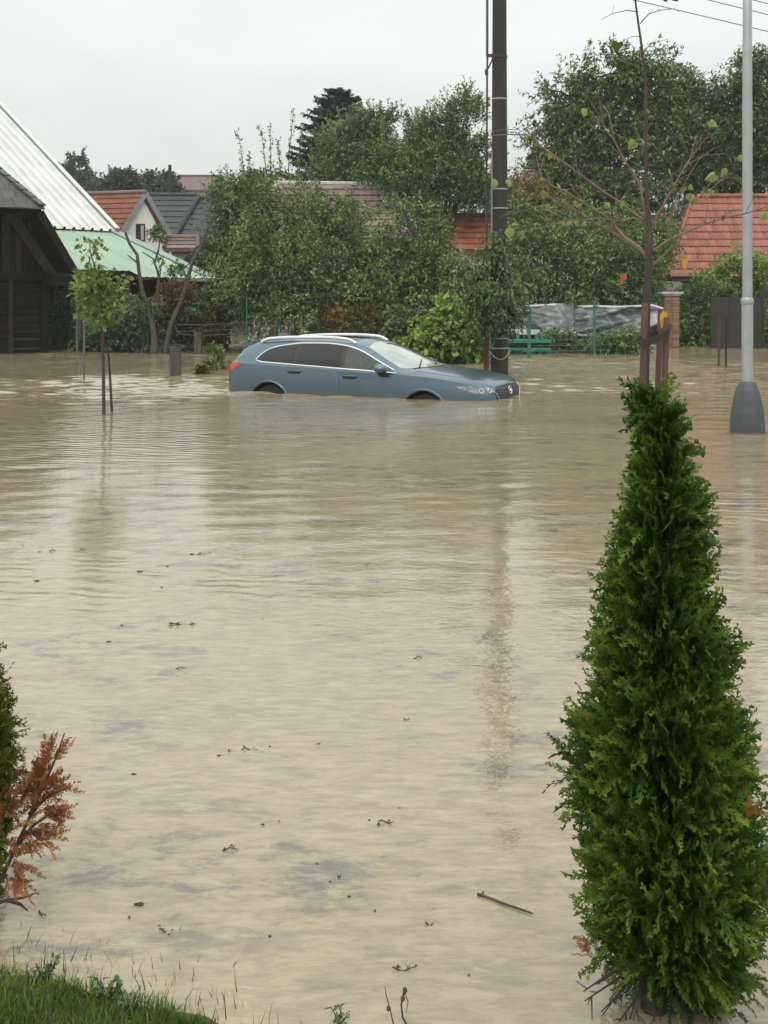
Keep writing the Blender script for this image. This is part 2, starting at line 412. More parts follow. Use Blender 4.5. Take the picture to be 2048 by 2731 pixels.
# damp air
HAZE = 0.0006
if HAZE:
    mh = bpy.data.materials.new('haze'); mh.use_nodes = True
    nh = mh.node_tree.nodes; nh.clear()
    ho = nh.new('ShaderNodeOutputMaterial'); hv = nh.new('ShaderNodeVolumePrincipled')
    hv.inputs['Color'].default_value = (0.86, 0.90, 0.91, 1); hv.inputs['Density'].default_value = HAZE
    mh.node_tree.links.new(hv.outputs[0], ho.inputs['Volume'])
    hz = MB().box((0, 435, 14), (1420, 940, 34)).build('haze', mh)
    tag(hz, 'thin grey rain haze over the village', 'haze', kind='stuff')
# ================================================================ PLANT BUILDERS
LEAF_V = np.array([[0, 0, 0], [-0.5, 0.42, 0.10], [0, 1, -0.06], [0.5, 0.42, 0.10]])     # u across, v along, w up; folded on the midrib
LEAF_F = np.array([[0, 1, 2], [0, 2, 3]])

def leaves_np(P, A, N, L, W, V=LEAF_V, F=LEAF_F):
    """leaf faces at P along axis A with upper side N; returns verts, faces"""
    A = unit(A); S = unit(np.cross(A, N)); U = np.cross(S, A)
    L = np.asarray(L)[:, None]; W = np.asarray(W)[:, None]
    out = np.empty((len(P), len(V), 3))
    for i, (u, v, w) in enumerate(V):
        out[:, i] = P + S * (u * W) + A * (v * L) + U * (w * L)
    f = (F[None] + (np.arange(len(P)) * len(V))[:, None, None]).reshape(-1, F.shape[1])
    return out.reshape(-1, 3), f

def crown_np(blobs, n_twigs, rng, twig=0.5, per=9, ll=0.08, lw=0.04, out=1.0, up=0.5, droop=0.3, fill=2.4, jitter=0.5):
    """twigs spread through ellipsoid clumps, leaves set along each twig"""
    B = np.array([b[:6] for b in blobs], float)
    wts = np.array([(b[3] * b[4] + b[3] * b[5] + b[4] * b[5]) * (b[6] if len(b) > 6 else 1) for b in blobs]); wts /= wts.sum()
    # twigs come in sprays round shared boughs, leaving gaps between them
    nc = max(4, n_twigs // 15); kc = rng.choice(len(B), nc, p=wts); dc = unit(rng.normal(size=(nc, 3))); rc = rng.random(nc) ** (1 / fill)
    rc = np.where(rng.random(nc) < 0.12, rc * 1.18, rc)
    C = B[kc, :3] + dc * B[kc, 3:6] * rc[:, None]
    ci = rng.integers(0, nc, n_twigs); k = kc[ci]
    spread = np.minimum(B[k, 3:6].mean(1) * 0.24, 0.9)
    P = C[ci] + rng.normal(size=(n_twigs, 3)) * spread[:, None] * np.array([1, 1, 0.8])
    d = unit((P - B[k, :3]) / B[k, 3:6] + dc[ci] * 0.3)
    T = unit(d * out + np.array([0, 0, up]) + rng.normal(size=(n_twigs, 3)) * jitter)
    tl = twig * rng.uniform(0.6, 1.3, n_twigs)
    s = (np.arange(per) + 0.3) / per
    pos = P[:, None] + T[:, None] * (s[None, :, None] * tl[:, None, None])
    pos[..., 2] -= (s[None] ** 2) * tl[:, None] * droop * 0.6
    ax = unit(rng.normal(size=pos.shape)) * 0.9 + T[:, None] * 0.75 + np.array([0, 0, -droop])
    nm = unit(rng.normal(size=pos.shape)) * 0.7 + np.array([0, 0, 1.0])
    m = n_twigs * per
    L = ll * rng.uniform(0.65, 1.25, m); W = lw * rng.uniform(0.7, 1.25, m)
    return leaves_np(pos.reshape(-1, 3), ax.reshape(-1, 3), nm.reshape(-1, 3), L, W), P, T, tl

def curve_pts(p, q, rng, bend=0.15, n=6, up=0.0):
    p, q = np.array(p, float), np.array(q, float); L = np.linalg.norm(q - p)
    o = rng.normal(size=3) * bend * L
    t = np.linspace(0, 1, n)[:, None]
    return p + (q - p) * t + (o + np.array([0, 0, up * L])) * (t * (1 - t) * 2)

def limbs(mb, base, top, r0, blobs, rng, per=6, twigs=None, r_end=0.012):
    """trunk from base to top, a limb into every clump, lesser branches through it"""
    tr = curve_pts(base, top, rng, 0.06, 7)
    mb.tube([Vector(p) for p in tr], list(np.linspace(r0, r0 * 0.5, 7)), 8)
    for b in blobs:
        c = np.array(b[:3]); R = np.array(b[3:6])
        s = tr[rng.integers(3, 7)]
        pts = curve_pts(s, c, rng, 0.14, 6)
        rr = max(r0 * 0.42, r_end * 1.5)
        mb.tube([Vector(p) for p in pts], list(np.linspace(rr, rr * 0.5, 6)), 6)
        for _ in range(per):
            d = unit(rng.normal(size=3)); d[2] = abs(d[2]) * 0.8 - 0.15
            q = c + d * R * rng.uniform(0.7, 1.0)
            s2 = pts[rng.integers(3, 6)]
            bp_ = curve_pts(s2, q, rng, 0.12, 5)
            mb.tube([Vector(p) for p in bp_], list(np.linspace(rr * 0.4, r_end * 0.5, 5)), 4)

def blob(px, py, d, rx, ry, rd=None, w=1.0):
    """ellipsoid clump seen at pixel (px,py): rx, ry in photo pixels, rd metres in depth"""
    c = at(px, py, d); s = d / FPX
    return (c.x, c.y, c.z, rx * s, rd if rd is not None else rx * s, ry * s, w)

def tree(name, label, cat, base, top, r0, blobs, n_twigs, lm, seed, group=None, bark='bark', per_limb=6, kw=None, extra=None, trunk_part='trunk'):
    rng = np.random.default_rng(seed)
    base = Vector(base)
    root = empty(name, base, label, cat, group)
    mb = MB(); limbs(mb, base, top, r0, blobs, rng, per_limb)
    mb.build(trunk_part, M[bark], root, smooth=True)
    (V, F), *_ = crown_np(blobs, n_twigs, rng, **(kw or {}))
    if extra is not None:
        v2, f2 = extra(rng); F = np.concatenate([F, f2 + len(V)]); V = np.concatenate([V, v2])
    link('crown', np_mesh('crown', V, F), lm, root)
    return root

# leaf colours (surface colours, young to old)
LM = {}
LM['olive'] = leaf_mat('leaves_olive', [(0.034, 0.051, 0.018), (0.093, 0.139, 0.046), (0.207, 0.267, 0.096), (0.402, 0.481, 0.222)])
LM['green'] = leaf_mat('leaves_green', [(0.027, 0.055, 0.022), (0.080, 0.135, 0.041), (0.168, 0.266, 0.080), (0.331, 0.453, 0.152)])
LM['darkgreen'] = leaf_mat('leaves_dark_green', [(0.020, 0.038, 0.018), (0.049, 0.093, 0.036), (0.111, 0.180, 0.065), (0.239, 0.323, 0.129)])
LM['walnut'] = leaf_mat('leaves_walnut', [(0.027, 0.044, 0.018), (0.068, 0.119, 0.035), (0.164, 0.229, 0.068), (0.321, 0.342, 0.112)])
LM['bright'] = leaf_mat('leaves_bright', [(0.061, 0.114, 0.026), (0.131, 0.219, 0.038), (0.228, 0.350, 0.061), (0.385, 0.507, 0.105)])
LM['yellowgreen'] = leaf_mat('leaves_yellow_green', [(0.051, 0.085, 0.014), (0.094, 0.140, 0.020), (0.145, 0.200, 0.035), (0.204, 0.240, 0.050)])
LM['spruce'] = leaf_mat('needles_spruce', [(0.014, 0.028, 0.025), (0.025, 0.045, 0.038), (0.042, 0.070, 0.056)], trans=0.1)
LM['autumn'] = leaf_mat('leaves_autumn', [(0.040, 0.059, 0.020), (0.100, 0.111, 0.029), (0.213, 0.130, 0.040), (0.346, 0.144, 0.054)])
LM['far'] = leaf_mat('leaves_far', [(0.038, 0.056, 0.032), (0.070, 0.096, 0.049), (0.114, 0.140, 0.070)], clump=0.3)
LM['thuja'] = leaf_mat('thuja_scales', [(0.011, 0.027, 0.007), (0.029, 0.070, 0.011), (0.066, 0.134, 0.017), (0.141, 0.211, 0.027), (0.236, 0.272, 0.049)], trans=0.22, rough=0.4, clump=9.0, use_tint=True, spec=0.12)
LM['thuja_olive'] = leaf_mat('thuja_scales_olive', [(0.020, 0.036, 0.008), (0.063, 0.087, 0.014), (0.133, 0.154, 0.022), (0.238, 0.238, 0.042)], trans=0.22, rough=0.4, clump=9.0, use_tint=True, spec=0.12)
LM['thuja_dead'] = leaf_mat('thuja_dead', [(0.11, 0.032, 0.014), (0.22, 0.075, 0.026), (0.35, 0.135, 0.046), (0.42, 0.19, 0.065)], trans=0.3, clump=9.0, use_tint=True, spec=0.1)
LM['grass'] = leaf_mat('grass_blades', [(0.025, 0.060, 0.010), (0.060, 0.125, 0.016), (0.12, 0.20, 0.03), (0.20, 0.25, 0.07)], trans=0.3, clump=6.0)
LM['linden'] = leaf_mat('linden_leaf', [(0.108, 0.153, 0.027), (0.180, 0.234, 0.054), (0.270, 0.306, 0.090)], trans=0.45, clump=3.0)

# ---- thuja sprays: a flat fan of scaly branchlets
def spray_template(rng):
    V, F, T = [], [], []
    def seg(p, q, w0, w1, t0, t1):
        d = (q - p); s = np.array([-d[1], d[0], 0.0]); s /= max(np.linalg.norm(s), 1e-9)
        b = len(V)
        V.extend([p + s * w0, p - s * w0, q - s * w1, q + s * w1]); T.extend([t0, t0, t1, t1]); F.append((b, b + 1, b + 2, b + 3))
    n = 11; pts = [np.array([0.02 * math.sin(i * 0.9), i / n, 0.03 * math.sin(i * 1.3)]) for i in range(n + 1)]
    for i in range(n): seg(pts[i], pts[i + 1], 0.019, 0.014, i / n, (i + 1) / n)
    for i in range(1, n + 1):
        for sgn in (-1, 1):
            ln = (0.235 - 0.013 * i) * rng.uniform(0.75, 1.15) * (0.7 if i == 1 else 1)
            an = math.radians(rng.uniform(34, 52)) * sgn
            d = np.array([math.sin(an), math.cos(an), rng.uniform(-0.18, 0.12)])
            p = pts[i] - np.array([0, rng.uniform(0, 0.1), 0]); q = p + d * ln
            m = p + d * ln * 0.5 + np.array([0, 0.015, 0])
            t = i / n
            seg(p, m, 0.0125, 0.015, t * 0.8, t * 0.9 + 0.05); seg(m, q, 0.015, 0.006, t * 0.9 + 0.05, min(1, t + 0.15))
            for f_, a2 in ((0.30, 1), (0.48, -1), (0.64, 1), (0.80, -1)):
                pp = p + d * ln * f_; an2 = an + math.radians(38) * a2 * sgn
                dd = np.array([math.sin(an2), math.cos(an2), rng.uniform(-0.2, 0.2)])
                seg(pp, pp + dd * ln * 0.36, 0.0125, 0.006, t * 0.85, min(1, t + 0.1))
    return np.array(V), np.array(F), np.array(T)

def sprays_np(P, A, N, L, shade, rng, templates=4):
    Vs, Fs, Ts = [], [], []; off = 0
    tpl = [spray_template(rng) for _ in range(templates)]
    k = rng.integers(0, templates, len(P))
    A = unit(A); S = unit(np.cross(A, N)); U = np.cross(S, A)
    for j, (V, F, T) in enumerate(tpl):
        m = np.where(k == j)[0]
        if not len(m): continue
        curl = rng.normal(0, 0.16, (len(m), 1))
        loc = V[None].repeat(len(m), 0)
        z = loc[..., 2] + curl * loc[..., 1] ** 2 + np.abs(loc[..., 0]) * rng.normal(0, 0.25, (len(m), 1))
        X = P[m][:, None] + (S[m][:, None] * loc[..., 0:1] + A[m][:, None] * loc[..., 1:2] + U[m][:, None] * z[..., None]) * L[m][:, None, None]
        Vs.append(X.reshape(-1, 3))
        Fs.append((F[None] + (np.arange(len(m)) * len(V))[:, None, None]).reshape(-1, 4) + off)
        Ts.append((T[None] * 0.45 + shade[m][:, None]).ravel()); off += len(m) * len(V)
    return np.concatenate(Vs), np.concatenate(Fs), np.concatenate(Ts)
# ================================================================ BUILDINGS
def tile_mesh(name, w, h, th=0.018, wave=0.022, n=4, lift=0.03):
    """one interlocking roof tile: x across, y up the slope, z out of it; lower edge lifted and thick"""
    vs, fs = [], []
    for j, (y, z0) in enumerate(((0.0, lift), (h, 0.004))):
        for i in range(n + 1):
            u = i / n
            z = z0 + wave * (0.5 + 0.5 * math.cos(2 * math.pi * u)) * (1 if j == 0 else 0.8)
            vs.append((u * w, y, z))
    for i in range(n + 1):                       # lower front edge
        x, y, z = vs[i]; vs.append((x, y, z - th - 0.012))
    k = n + 1
    for i in range(n):
        fs.append((i, i + 1, k + i + 1, k + i)); fs.append((2 * k + i, 2 * k + i + 1, i + 1, i))
    me = bpy.data.meshes.new(name); me.from_pydata(vs, [], fs); me.update()
    return me

def frame_matrix(a, u, nrm, p):
    return Matrix(((a.x, u.x, nrm.x, p.x), (a.y, u.y, nrm.y, p.y), (a.z, u.z, nrm.z, p.z), (0, 0, 0, 1)))

def tiled_slope(parent, O, a, u, rows, row_h, span, tw, mat_, name='tile', th=0.018, wave=0.022, lift=0.03, limit=None):
    """tiles one by one on a slope: O lower corner, a along the eave, u up the slope, span(t)->(x0,x1)"""
    a = Vector(a).normalized(); u = Vector(u).normalized(); nrm = a.cross(u).normalized()
    me = tile_mesh(name, tw * 1.0, row_h * 1.12, th, wave, lift=lift); me.materials.append(mat_)
    po = origin(parent); rng = random.Random(5); cnt = 0
    for r in range(rows):
        x0, x1 = span(r * row_h + row_h * 0.5)
        k0 = math.floor(x0 / tw); k = k0
        while (k + 0.5) * tw < x1:
            if (k + 0.6) * tw >= x0:
                o = bpy.data.objects.new(name, me); COL.objects.link(o); o.parent = parent
                p = Vector(O) + a * (k * tw + rng.uniform(-0.002, 0.002)) + u * (r * row_h + rng.uniform(-0.004, 0.004)) + nrm * (0.012 + rng.uniform(0, 0.004))
                o.matrix_local = frame_matrix(a, u, nrm, p - po); cnt += 1
            k += 1
    return cnt

def course_slope(parent, O, a, u, rows, row_h, span, mat_, name='tile_course', tw=0.24, wave=0.02, lift=0.045):
    """far roofs: each course of tiles one wavy strip with a thick lower edge"""
    a = Vector(a).normalized(); u = Vector(u).normalized(); nrm = a.cross(u).normalized(); O = Vector(O)
    for r in range(rows):
        x0, x1 = span(r * row_h); y0, y1 = r * row_h, (r + 1) * row_h + 0.03
        e0, e1 = span(y1)
        n = max(2, int((x1 - x0) / tw * 3)); vs, fs = [], []
        for i in range(n + 1):
            f = i / n; xa = x0 + (x1 - x0) * f; xb = e0 + (e1 - e0) * f
            wv_ = wave * (0.5 + 0.5 * math.cos(2 * math.pi * xa / tw))
            vs += [O + a * xa + u * y0 + nrm * (lift + wv_), O + a * xb + u * y1 + nrm * (0.012 + wv_ * 0.6), O + a * xa + u * y0 + nrm * (-0.01)]
        for i in range(n):
            b = i * 3; fs += [(b, b + 3, b + 4, b + 1), (b + 2, b + 5, b + 3, b)]
        MB().add(vs, fs).build(name, mat_, parent)

# ---------------- old black timber barn on the left (turned a third of a right angle to the street)
BD = 32.0
bc = at(128, 940, BD)
BR_ = math.radians(32.7); b1 = Vector((math.cos(BR_), math.sin(BR_), 0)); b2 = Vector((-math.sin(BR_), math.cos(BR_), 0))
barn = empty('timber_barn', (bc.x, BD, 0), 'old black timber barn with steep overhanging roof at the left edge', 'barn', rotz=BR_)
def lp(px, py, t=0.0):
    """pixel onto the barn's front plane moved back by t; local x, y, z"""
    o = Vector((bc.x, BD, 0)) + b2 * t; r = Vector(((px - 1024) / FPX, 1, -(py - YH) / FPX)); c0 = Vector((0, 0, CAMH))
    k = (o - c0).dot(b2) / r.dot(b2); p = c0 + r * k - Vector((bc.x, BD, 0))
    return Vector((p.dot(b1), p.dot(b2), p.z))
BL = dict(world_space=False)
xl = -6.4
rng = random.Random(11)
zc = -0.7
while zc < 2.02:                                     # squared logs of the front wall
    hh = rng.uniform(0.20, 0.26)
    MB().box(((xl - 0.22) / 2, 0.12 + rng.uniform(-0.014, 0.014), zc + hh / 2), (-0.22 - xl, 0.22, hh - 0.024)).build('wall_log', M['wood_black'], barn, **BL)
    MB().box((-0.12 + rng.uniform(-0.01, 0.01), 0.25 + 3.0, zc + hh / 2), (0.2, 6.0, hh - 0.024)).build('wall_log', M['wood_black'], barn, **BL)
    zc += hh
MB().box((xl / 2, 0.28, 0.7), (-xl - 0.3, 0.1, 2.8)).build('wall', M['dark_trim'], barn, **BL)
MB().box((-0.11, 0.08, 0.7), (0.22, 0.30, 2.85)).build('corner_post', M['wood_black'], barn, **BL)
q = lp(27, 800); MB().box((q.x, -0.04, 0.7), (0.13, 0.08, 2.7)).build('door_post', M['wood_grey'], barn, **BL)
for py in (884, 905, 930):
    z = lp(60, py).z; MB().box((q.x / 2 - 0.1, -0.012, z), (-q.x - 0.2, 0.03, 0.05)).build('wall_batten', M['wood_grey'], barn, **BL)
hr = lp(108, 557, -0.95); eav = lp(199, 712, -0.95)
slope = (hr.z - eav.z) / (eav.x - hr.x)
def under(x): return eav.z + (eav.x - x) * slope
tie_z = lp(60, 738).z
MB().box((xl / 2 + 0.2, -0.02, tie_z), (-xl + 0.5, 0.26, 0.20)).build('tie_beam', M['wood_black'], barn, **BL)
ea, eb_ = lp(62, 780, -0.5), lp(196, 740, -0.5)
MB().box(((0.05 + eav.x) / 2 - 0.1, 2.5, eav.z - 0.34), (eav.x - 0.05 + 0.25, 6.9, 0.34)).build('boxed_eave', M['wood_black'], barn, **BL)
x = -0.16; k = 0
while x > xl + 0.3:                                   # upright gable boards
    w = rng.uniform(0.16, 0.22); top = min(under(x) - 0.30, hr.z + 0.05)
    if top > tie_z + 0.2:
        MB().box((x - w / 2, 0.06 + 0.014 * (k % 2), (tie_z + 0.1 + top) / 2), (w - 0.014, 0.03, top - tie_z - 0.1)).build('gable_board', M['wood_grey'] if k in (3, 5) else M['wood_black'], barn, **BL)
    x -= w; k += 1
MB().prism([(-0.1, 0.14, tie_z), (min(-0.1, eav.x - (hr.z - eav.z) / slope), 0.14, hr.z), (xl, 0.14, hr.z), (xl, 0.14, tie_z)], (0, 0.06, 0)).build('gable_backing', M['dark_trim'], barn, **BL)
MB().bar(lp(20, 560, -0.12), lp(143, 738, -0.12), 0.05, 0.27, up=(0, 0, 1)).build('brace_board', M['wood_grey'], barn, **BL)
# roof: right slope, its mirror image, the shingled half hip over the gable
yf, yb = -0.95, 10.0
A_, B_ = 1.5, 4.3
def sp_(x, y, o=0.0): return Vector((x, y, under(x) + o))
xt = hr.x; ridge_x = xt - A_; ap = sp_(ridge_x, yf + B_)
roof = MB()
TH = -0.16
ring = [(eav.x, yf), (eav.x, yb), (ridge_x, yb), (ridge_x, yf + B_), (xt, yf)]
roof.add([sp_(x, y) for x, y in ring] + [sp_(x, y, TH * 1.9) for x, y in ring], [(0, 1, 2, 3, 4), (9, 8, 7, 6, 5), (0, 5, 6, 1), (0, 4, 9, 5), (4, 3, 8, 9), (1, 6, 7, 2)])
mir = lambda p: Vector((2 * ridge_x - p[0], p[1], p[2]))
roof.add([mir(p) for p in roof.v[:10]], [(4, 3, 2, 1, 0), (5, 6, 7, 8, 9), (1, 6, 5, 0), (5, 9, 4, 0), (9, 8, 3, 4), (2, 7, 6, 1)])
roof_o = roof.build('roof', M['wood_black'], barn, **BL)
MB().bar(sp_(eav.x - 0.02, yf - 0.03, -0.12), sp_(xt - 0.02, yf - 0.03, -0.12), 0.035, 0.20, up=(0, 0, 1)).build('barge_board', M['wood_black'], barn, **BL)
hl = mir(hr_ := sp_(xt, yf)); hr3 = hr_
MB().prism([hl + Vector((0, 0.03, -0.08)), hr3 + Vector((0, 0.03, -0.08)), ap + Vector((0, 0.03, -0.08))], (0, 0.06, -0.06)).build('hip_boarding', M['wood_black'], roof_o, **BL)
mid = (hl + hr3) / 2; upv = (ap - mid); Lh = upv.length; upv.normalize(); ax = Vector((1, 0, 0)); nr = ax.cross(upv).normalized()
half = (hr3 - hl).length / 2 + 0.10
rows = 11; rh = Lh / rows
for r in range(rows):
    wr = half * (1 - r / rows); x = wr
    while x > -wr + 0.02:
        w = min(rng.uniform(0.34, 0.55), x + wr); xm = x - w / 2
        c = mid + ax * xm + upv * (r * rh + rh * 0.5 - 0.05) + nr * (0.05 + rng.uniform(0, 0.012))
        rot = Matrix((ax, upv, nr)).transposed() @ Matrix.Rotation(math.radians(4.0 + rng.uniform(-0.6, 0.6)), 3, 'X')
        MB().box(c, (w - 0.012, rh + 0.07, 0.035), rot).build('shingle', M['shingle'], roof_o, **BL)
        x -= w
for s_ in (-1, 1):
    q = hr3 if s_ > 0 else hl
    for i in range(11):
        a0 = q.lerp(ap, i / 11 - 0.01); a1 = q.lerp(ap, (i + 1.15) / 11)
        MB().bar(a0 + Vector((0.03 * s_, -0.02, 0.13)), a1 + Vector((0.03 * s_, -0.02, 0.10)), 0.20, 0.05).build('ridge_cap', M['shingle'], roof_o, **BL)

# ---------------- big barn with white ribbed sheet roof and its green lean-to
WK = 1.06
wB = Vector((-9.01 * WK, 37.6 * WK, 2.23 * WK + CAMH))
wu = Vector((0.72, -0.693, 0)); wvv = Vector((0.693, 0.72, 0))
wm = 0.635
big = empty('white_roofed_barn', (wB.x - 6, wB.y, 0), 'large barn under a white ribbed metal roof behind the timber barn', 'barn')
upd = Vector((-wu.x, -wu.y, wm)).normalized(); nrm = (-wvv).cross(upd)
if nrm.z < 0: nrm = -nrm
Ls = 13.0; Wd = 15.0; period = 0.36
prof = [(0.0, 0.0), (0.50, 0.0), (0.58, 0.09), (0.78, 0.09), (0.86, 0.0)]
# sheets, each three ribs wide
nsheet = int(Wd / (period * 3))
for si in range(nsheet):
    vs, fs = [], []
    ribs = [(si * 3 + k + f) * period for k in range(3) for f, _ in prof] + [(si * 3 + 3) * period + 0.03]
    hs = [h for k in range(3) for _, h in prof] + [0.004]
    for s, h in zip(ribs, hs):
        e = wB - wvv * s + nrm * (h + 0.003 * (si % 2))
        vs += [e - upd * 0.12, e + upd * Ls, e - upd * 0.12 - nrm * 0.006]
    for i in range(len(ribs) - 1):
        b = i * 3; fs += [(b, b + 3, b + 4, b + 1), (b + 2, b + 5, b + 3, b)]
    MB().add(vs, fs).build('roof_sheet', M['white_metal'], big)
MB().bar(wB + nrm * 0.02 + wvv * 0.08 - upd * 0.1, wB + upd * Ls + nrm * 0.02 + wvv * 0.08, 0.16, 0.16, up=nrm).build('verge_board', M['grey_flash'], big)
MB().bar(wB + nrm * 0.115 + wvv * 0.03 - upd * 0.1, wB + upd * Ls + nrm * 0.115 + wvv * 0.03, 0.18, 0.03, up=nrm).build('verge_flashing', M['white_metal'], big)
# walls under it
ridge = wB + upd * Ls
far_e = Vector((2 * ridge.x - wB.x, 2 * ridge.y - wB.y, wB.z)) + wu * 1.2
gb = wB - wu * 0.4 - wvv * 0.25
fe = far_e
def down(p, z=-0.7): return Vector((p.x, p.y, z))
MB().prism([down(gb), gb + Vector((0, 0, 0.1)), ridge - wvv * 0.25 - Vector((0, 0, 0.25)), fe - wvv * 0.25, down(fe - wvv * 0.25)], -wvv * 0.2).build('gable_wall', M['wood_black'], big)
MB().prism([down(gb), gb - Vector((0, 0, 0.1)), gb - wvv * (Wd - 0.5) - Vector((0, 0, 0.1)), down(gb - wvv * (Wd - 0.5))], -wu * 0.2).build('wall', M['wood_black'], big)
MB().prism([ridge + wvv * 0.1, fe + wvv * 0.1, fe - wvv * Wd, ridge - wvv * Wd], (0, 0, 0.06)).build('back_slope', M['white_metal'], big)

# lean-to
lean = empty('green_lean_to', (wB.x + 1.5, wB.y - 3, 0), 'open shed with a pale green sheet metal roof below the white roof', 'shed')
gm = 0.30; gdir = Vector((wu.x, wu.y, -gm)); gn = Vector((gm * wu.x, gm * wu.y, 1.0)).normalized()
def gpt(t, s, o=0.0): return wB + Vector((0, 0, -0.10)) + gdir * t - wvv * s + gn * o
def sheet(t0, t1, s0, s1, name, k):
    per = 0.22; nn = int((s1 - s0) / per * 4); vs, fs = [], []
    for i in range(nn + 1):
        s = s0 + (s1 - s0) * i / nn; o = 0.012 * math.cos(2 * math.pi * s / per) + 0.004 * (k % 2)
        vs += [gpt(t0, s, o), gpt(t1, s, o), gpt(t1, s, o - 0.02)]
    for i in range(nn):
        b = i * 3; fs += [(b, b + 3, b + 4, b + 1), (b + 1, b + 4, b + 5, b + 2)]
    MB().add(vs, fs).build(name, M['green_metal'], lean)
GT = 5.49 * WK
ends = [(0.0, GT), (0.9, GT), (1.8, GT)]
edges = [0.05, 0.9, 1.75, 2.6, 3.45, 4.3, 5.15, 6.0, 6.85]
def clip_t(s):                                       # the near sheets end higher up the slope
    return GT if s < 1.5 else GT - 0.25 if s < 2.4 else 4.95 - 0.04 * (s - 2.4)
for k in range(len(edges) - 1):
    sheet(-0.5, clip_t((edges[k] + edges[k + 1]) / 2), edges[k], edges[k + 1] + 0.05, 'roof_sheet', k)
MB().bar(gpt(-0.2, -0.02, 0.04), gpt(GT, -0.02, 0.04), 0.42, 0.03, up=gn).build('ridge_flashing', M['grey_flash'], lean)
MB().bar(gpt(GT, 0.0, 0.02), gpt(GT, 1.6, 0.02), 0.10, 0.12, up=gn).build('gutter', M['white_metal'], lean)
MB().bar(gpt(clip_t(3) - 0.06, 2.3, -0.1), gpt(clip_t(3) - 0.06, 6.6, -0.1), 0.1, 0.14, up=gn).build('eave_beam', M['dark_trim'], lean)
for s, t in ((0.3, GT - 0.2), (2.5, 4.7), (6.4, 4.6)):
    p = gpt(t, s, -0.1); MB().tube([Vector((p.x, p.y, -0.7)), p], 0.10, 8).build('post', M['wood_post'], lean)
p = at(209, 938, 32.4); MB().tube([Vector((p.x, p.y, -0.7)), Vector((p.x + 0.02, p.y + 0.2, 2.35))], [0.11, 0.095], 8).build('post', M['wood_post'], lean)
# dark back wall and pale wall inside
q0, q1 = at(150, 900, 37.5), at(620, 900, 38.5)
MB().box(((q0.x + q1.x) / 2, 37.8, 0.85), (q1.x - q0.x, 0.15, 3.1)).build('back_wall', M['wood_black'], lean)
q0, q1 = at(318, 900, 35.6), at(432, 900, 35.6)
for r in range(7):
    z0 = -0.35 + r * 0.24
    for c in range(4):
        w = (q1.x - q0.x) / 4; xo = (0.5 * w if r % 2 else 0)
        if r == 6 and c in (2, 3): continue
        MB().box((q0.x + w * (c + 0.5) + xo * 0.4, 35.6 + 0.01 * ((r + c) % 2), z0 + 0.12), (w - 0.02, 0.2, 0.222)).build('wall_block', M['white_wall'], lean)
MB().prism([at(345, 708, 35.2), at(420, 742, 35.2), at(380, 748, 35.2), at(340, 735, 35.2)], (0, 0.05, 0)).build('gable_panel', M['plaster_cream'], lean)

# ---------------- small house with orange tiles and white gable
hd = 52.0
A = at(381, 514, hd); L_ = at(322, 612, hd); R_ = at(446, 632, hd)
hs_ = empty('white_gabled_house', (A.x, hd, 0), 'small house with orange tiled roof and a plain white gable with one window', 'house')
zb = 0.0; rz = A.z; ez = min(L_.z, R_.z)
hw = (R_.x - L_.x) / 2 * 1.04; gx = (L_.x + R_.x) / 2
rg = Vector((A.x, hd, rz))
lft = Vector((A.x - hw, hd, ez - 0.15)); rgt = Vector((A.x + hw, hd, ez - 0.15))
rot = math.radians(-12)
axr = Vector((-math.cos(rot), -math.sin(rot), 0))       # ridge runs left and a little back
axr = Vector((-0.96, 0.28, 0)).normalized()
fr = Vector((0.62, 0.78, 0)).normalized()               # across the gable
def hp(s, r, z): return rg + fr * s + axr * r + Vector((0, 0, z - rz))
# build the gable nearly frontal: across direction mostly +x
fr = Vector((0.93, 0.36, 0)).normalized(); axr = Vector((-0.95, 0.31, 0)).normalized()
wz = ez
MB().prism([hp(-hw + 0.12, 0.1, zb - 0.5), hp(-hw + 0.12, 0.1, wz + 0.1), hp(0, 0.1, rz - 0.12), hp(hw - 0.12, 0.1, wz + 0.1), hp(hw - 0.12, 0.1, zb - 0.5)], axr * 0.25).build('gable_wall', M['plaster'], hs_)
wc = at(375, 620, hd - 0.05)
wfr = MB(); ww, wh = 0.36, 0.74
for (cx, cz, sx, sz) in ((-ww / 2, 0, 0.05, wh), (ww / 2, 0, 0.05, wh), (0, wh / 2, ww + 0.05, 0.05), (0, -wh / 2, ww + 0.05, 0.05)):
    wfr.box(wc + Vector((cx, -0.02, cz)), (sx, 0.08, sz))
win = wfr.build('window', M['wood_grey'], hs_)
MB().box(wc + Vector((-0.07, 0.01, 0)), (0.2, 0.05, wh - 0.06)).build('opening', M['dark_trim'], win)
MB().box(wc + Vector((0.09, -0.005, 0)), (0.15, 0.05, wh - 0.06)).build('reveal', M['plaster_cream'], win)
for sg in (-1, 1):
    e = Vector(hp(sg * (hw + 0.15), -0.12, wz - 0.12)); r0_ = Vector(hp(0, -0.12, rz))
    n2 = 12; sl = (r0_ - e); sl_len = sl.length
    o_ = e if sg < 0 else e + axr * 9
    aa = axr if sg < 0 else -axr
    rf = MB().prism([e, r0_, r0_ + axr * 9, e + axr * 9], (0, 0, -0.10)).build('roof', M['tile_orange'], hs_)
    if sg < 0:
        # the visible slope
        course_slope(rf, e + axr * 9, -axr, sl, 9, sl_len / 9, lambda t: (0, 9.0), M['tile_orange'], wave=0.02, lift=0.05)
    MB().bar(e + Vector((0, 0, -0.02)) - axr * 0.03, r0_ - axr * 0.03 + Vector((0, 0, -0.02)), 0.08, 0.20, up=(0, 0, 1)).build('barge_board', M['grey_flash'], hs_)
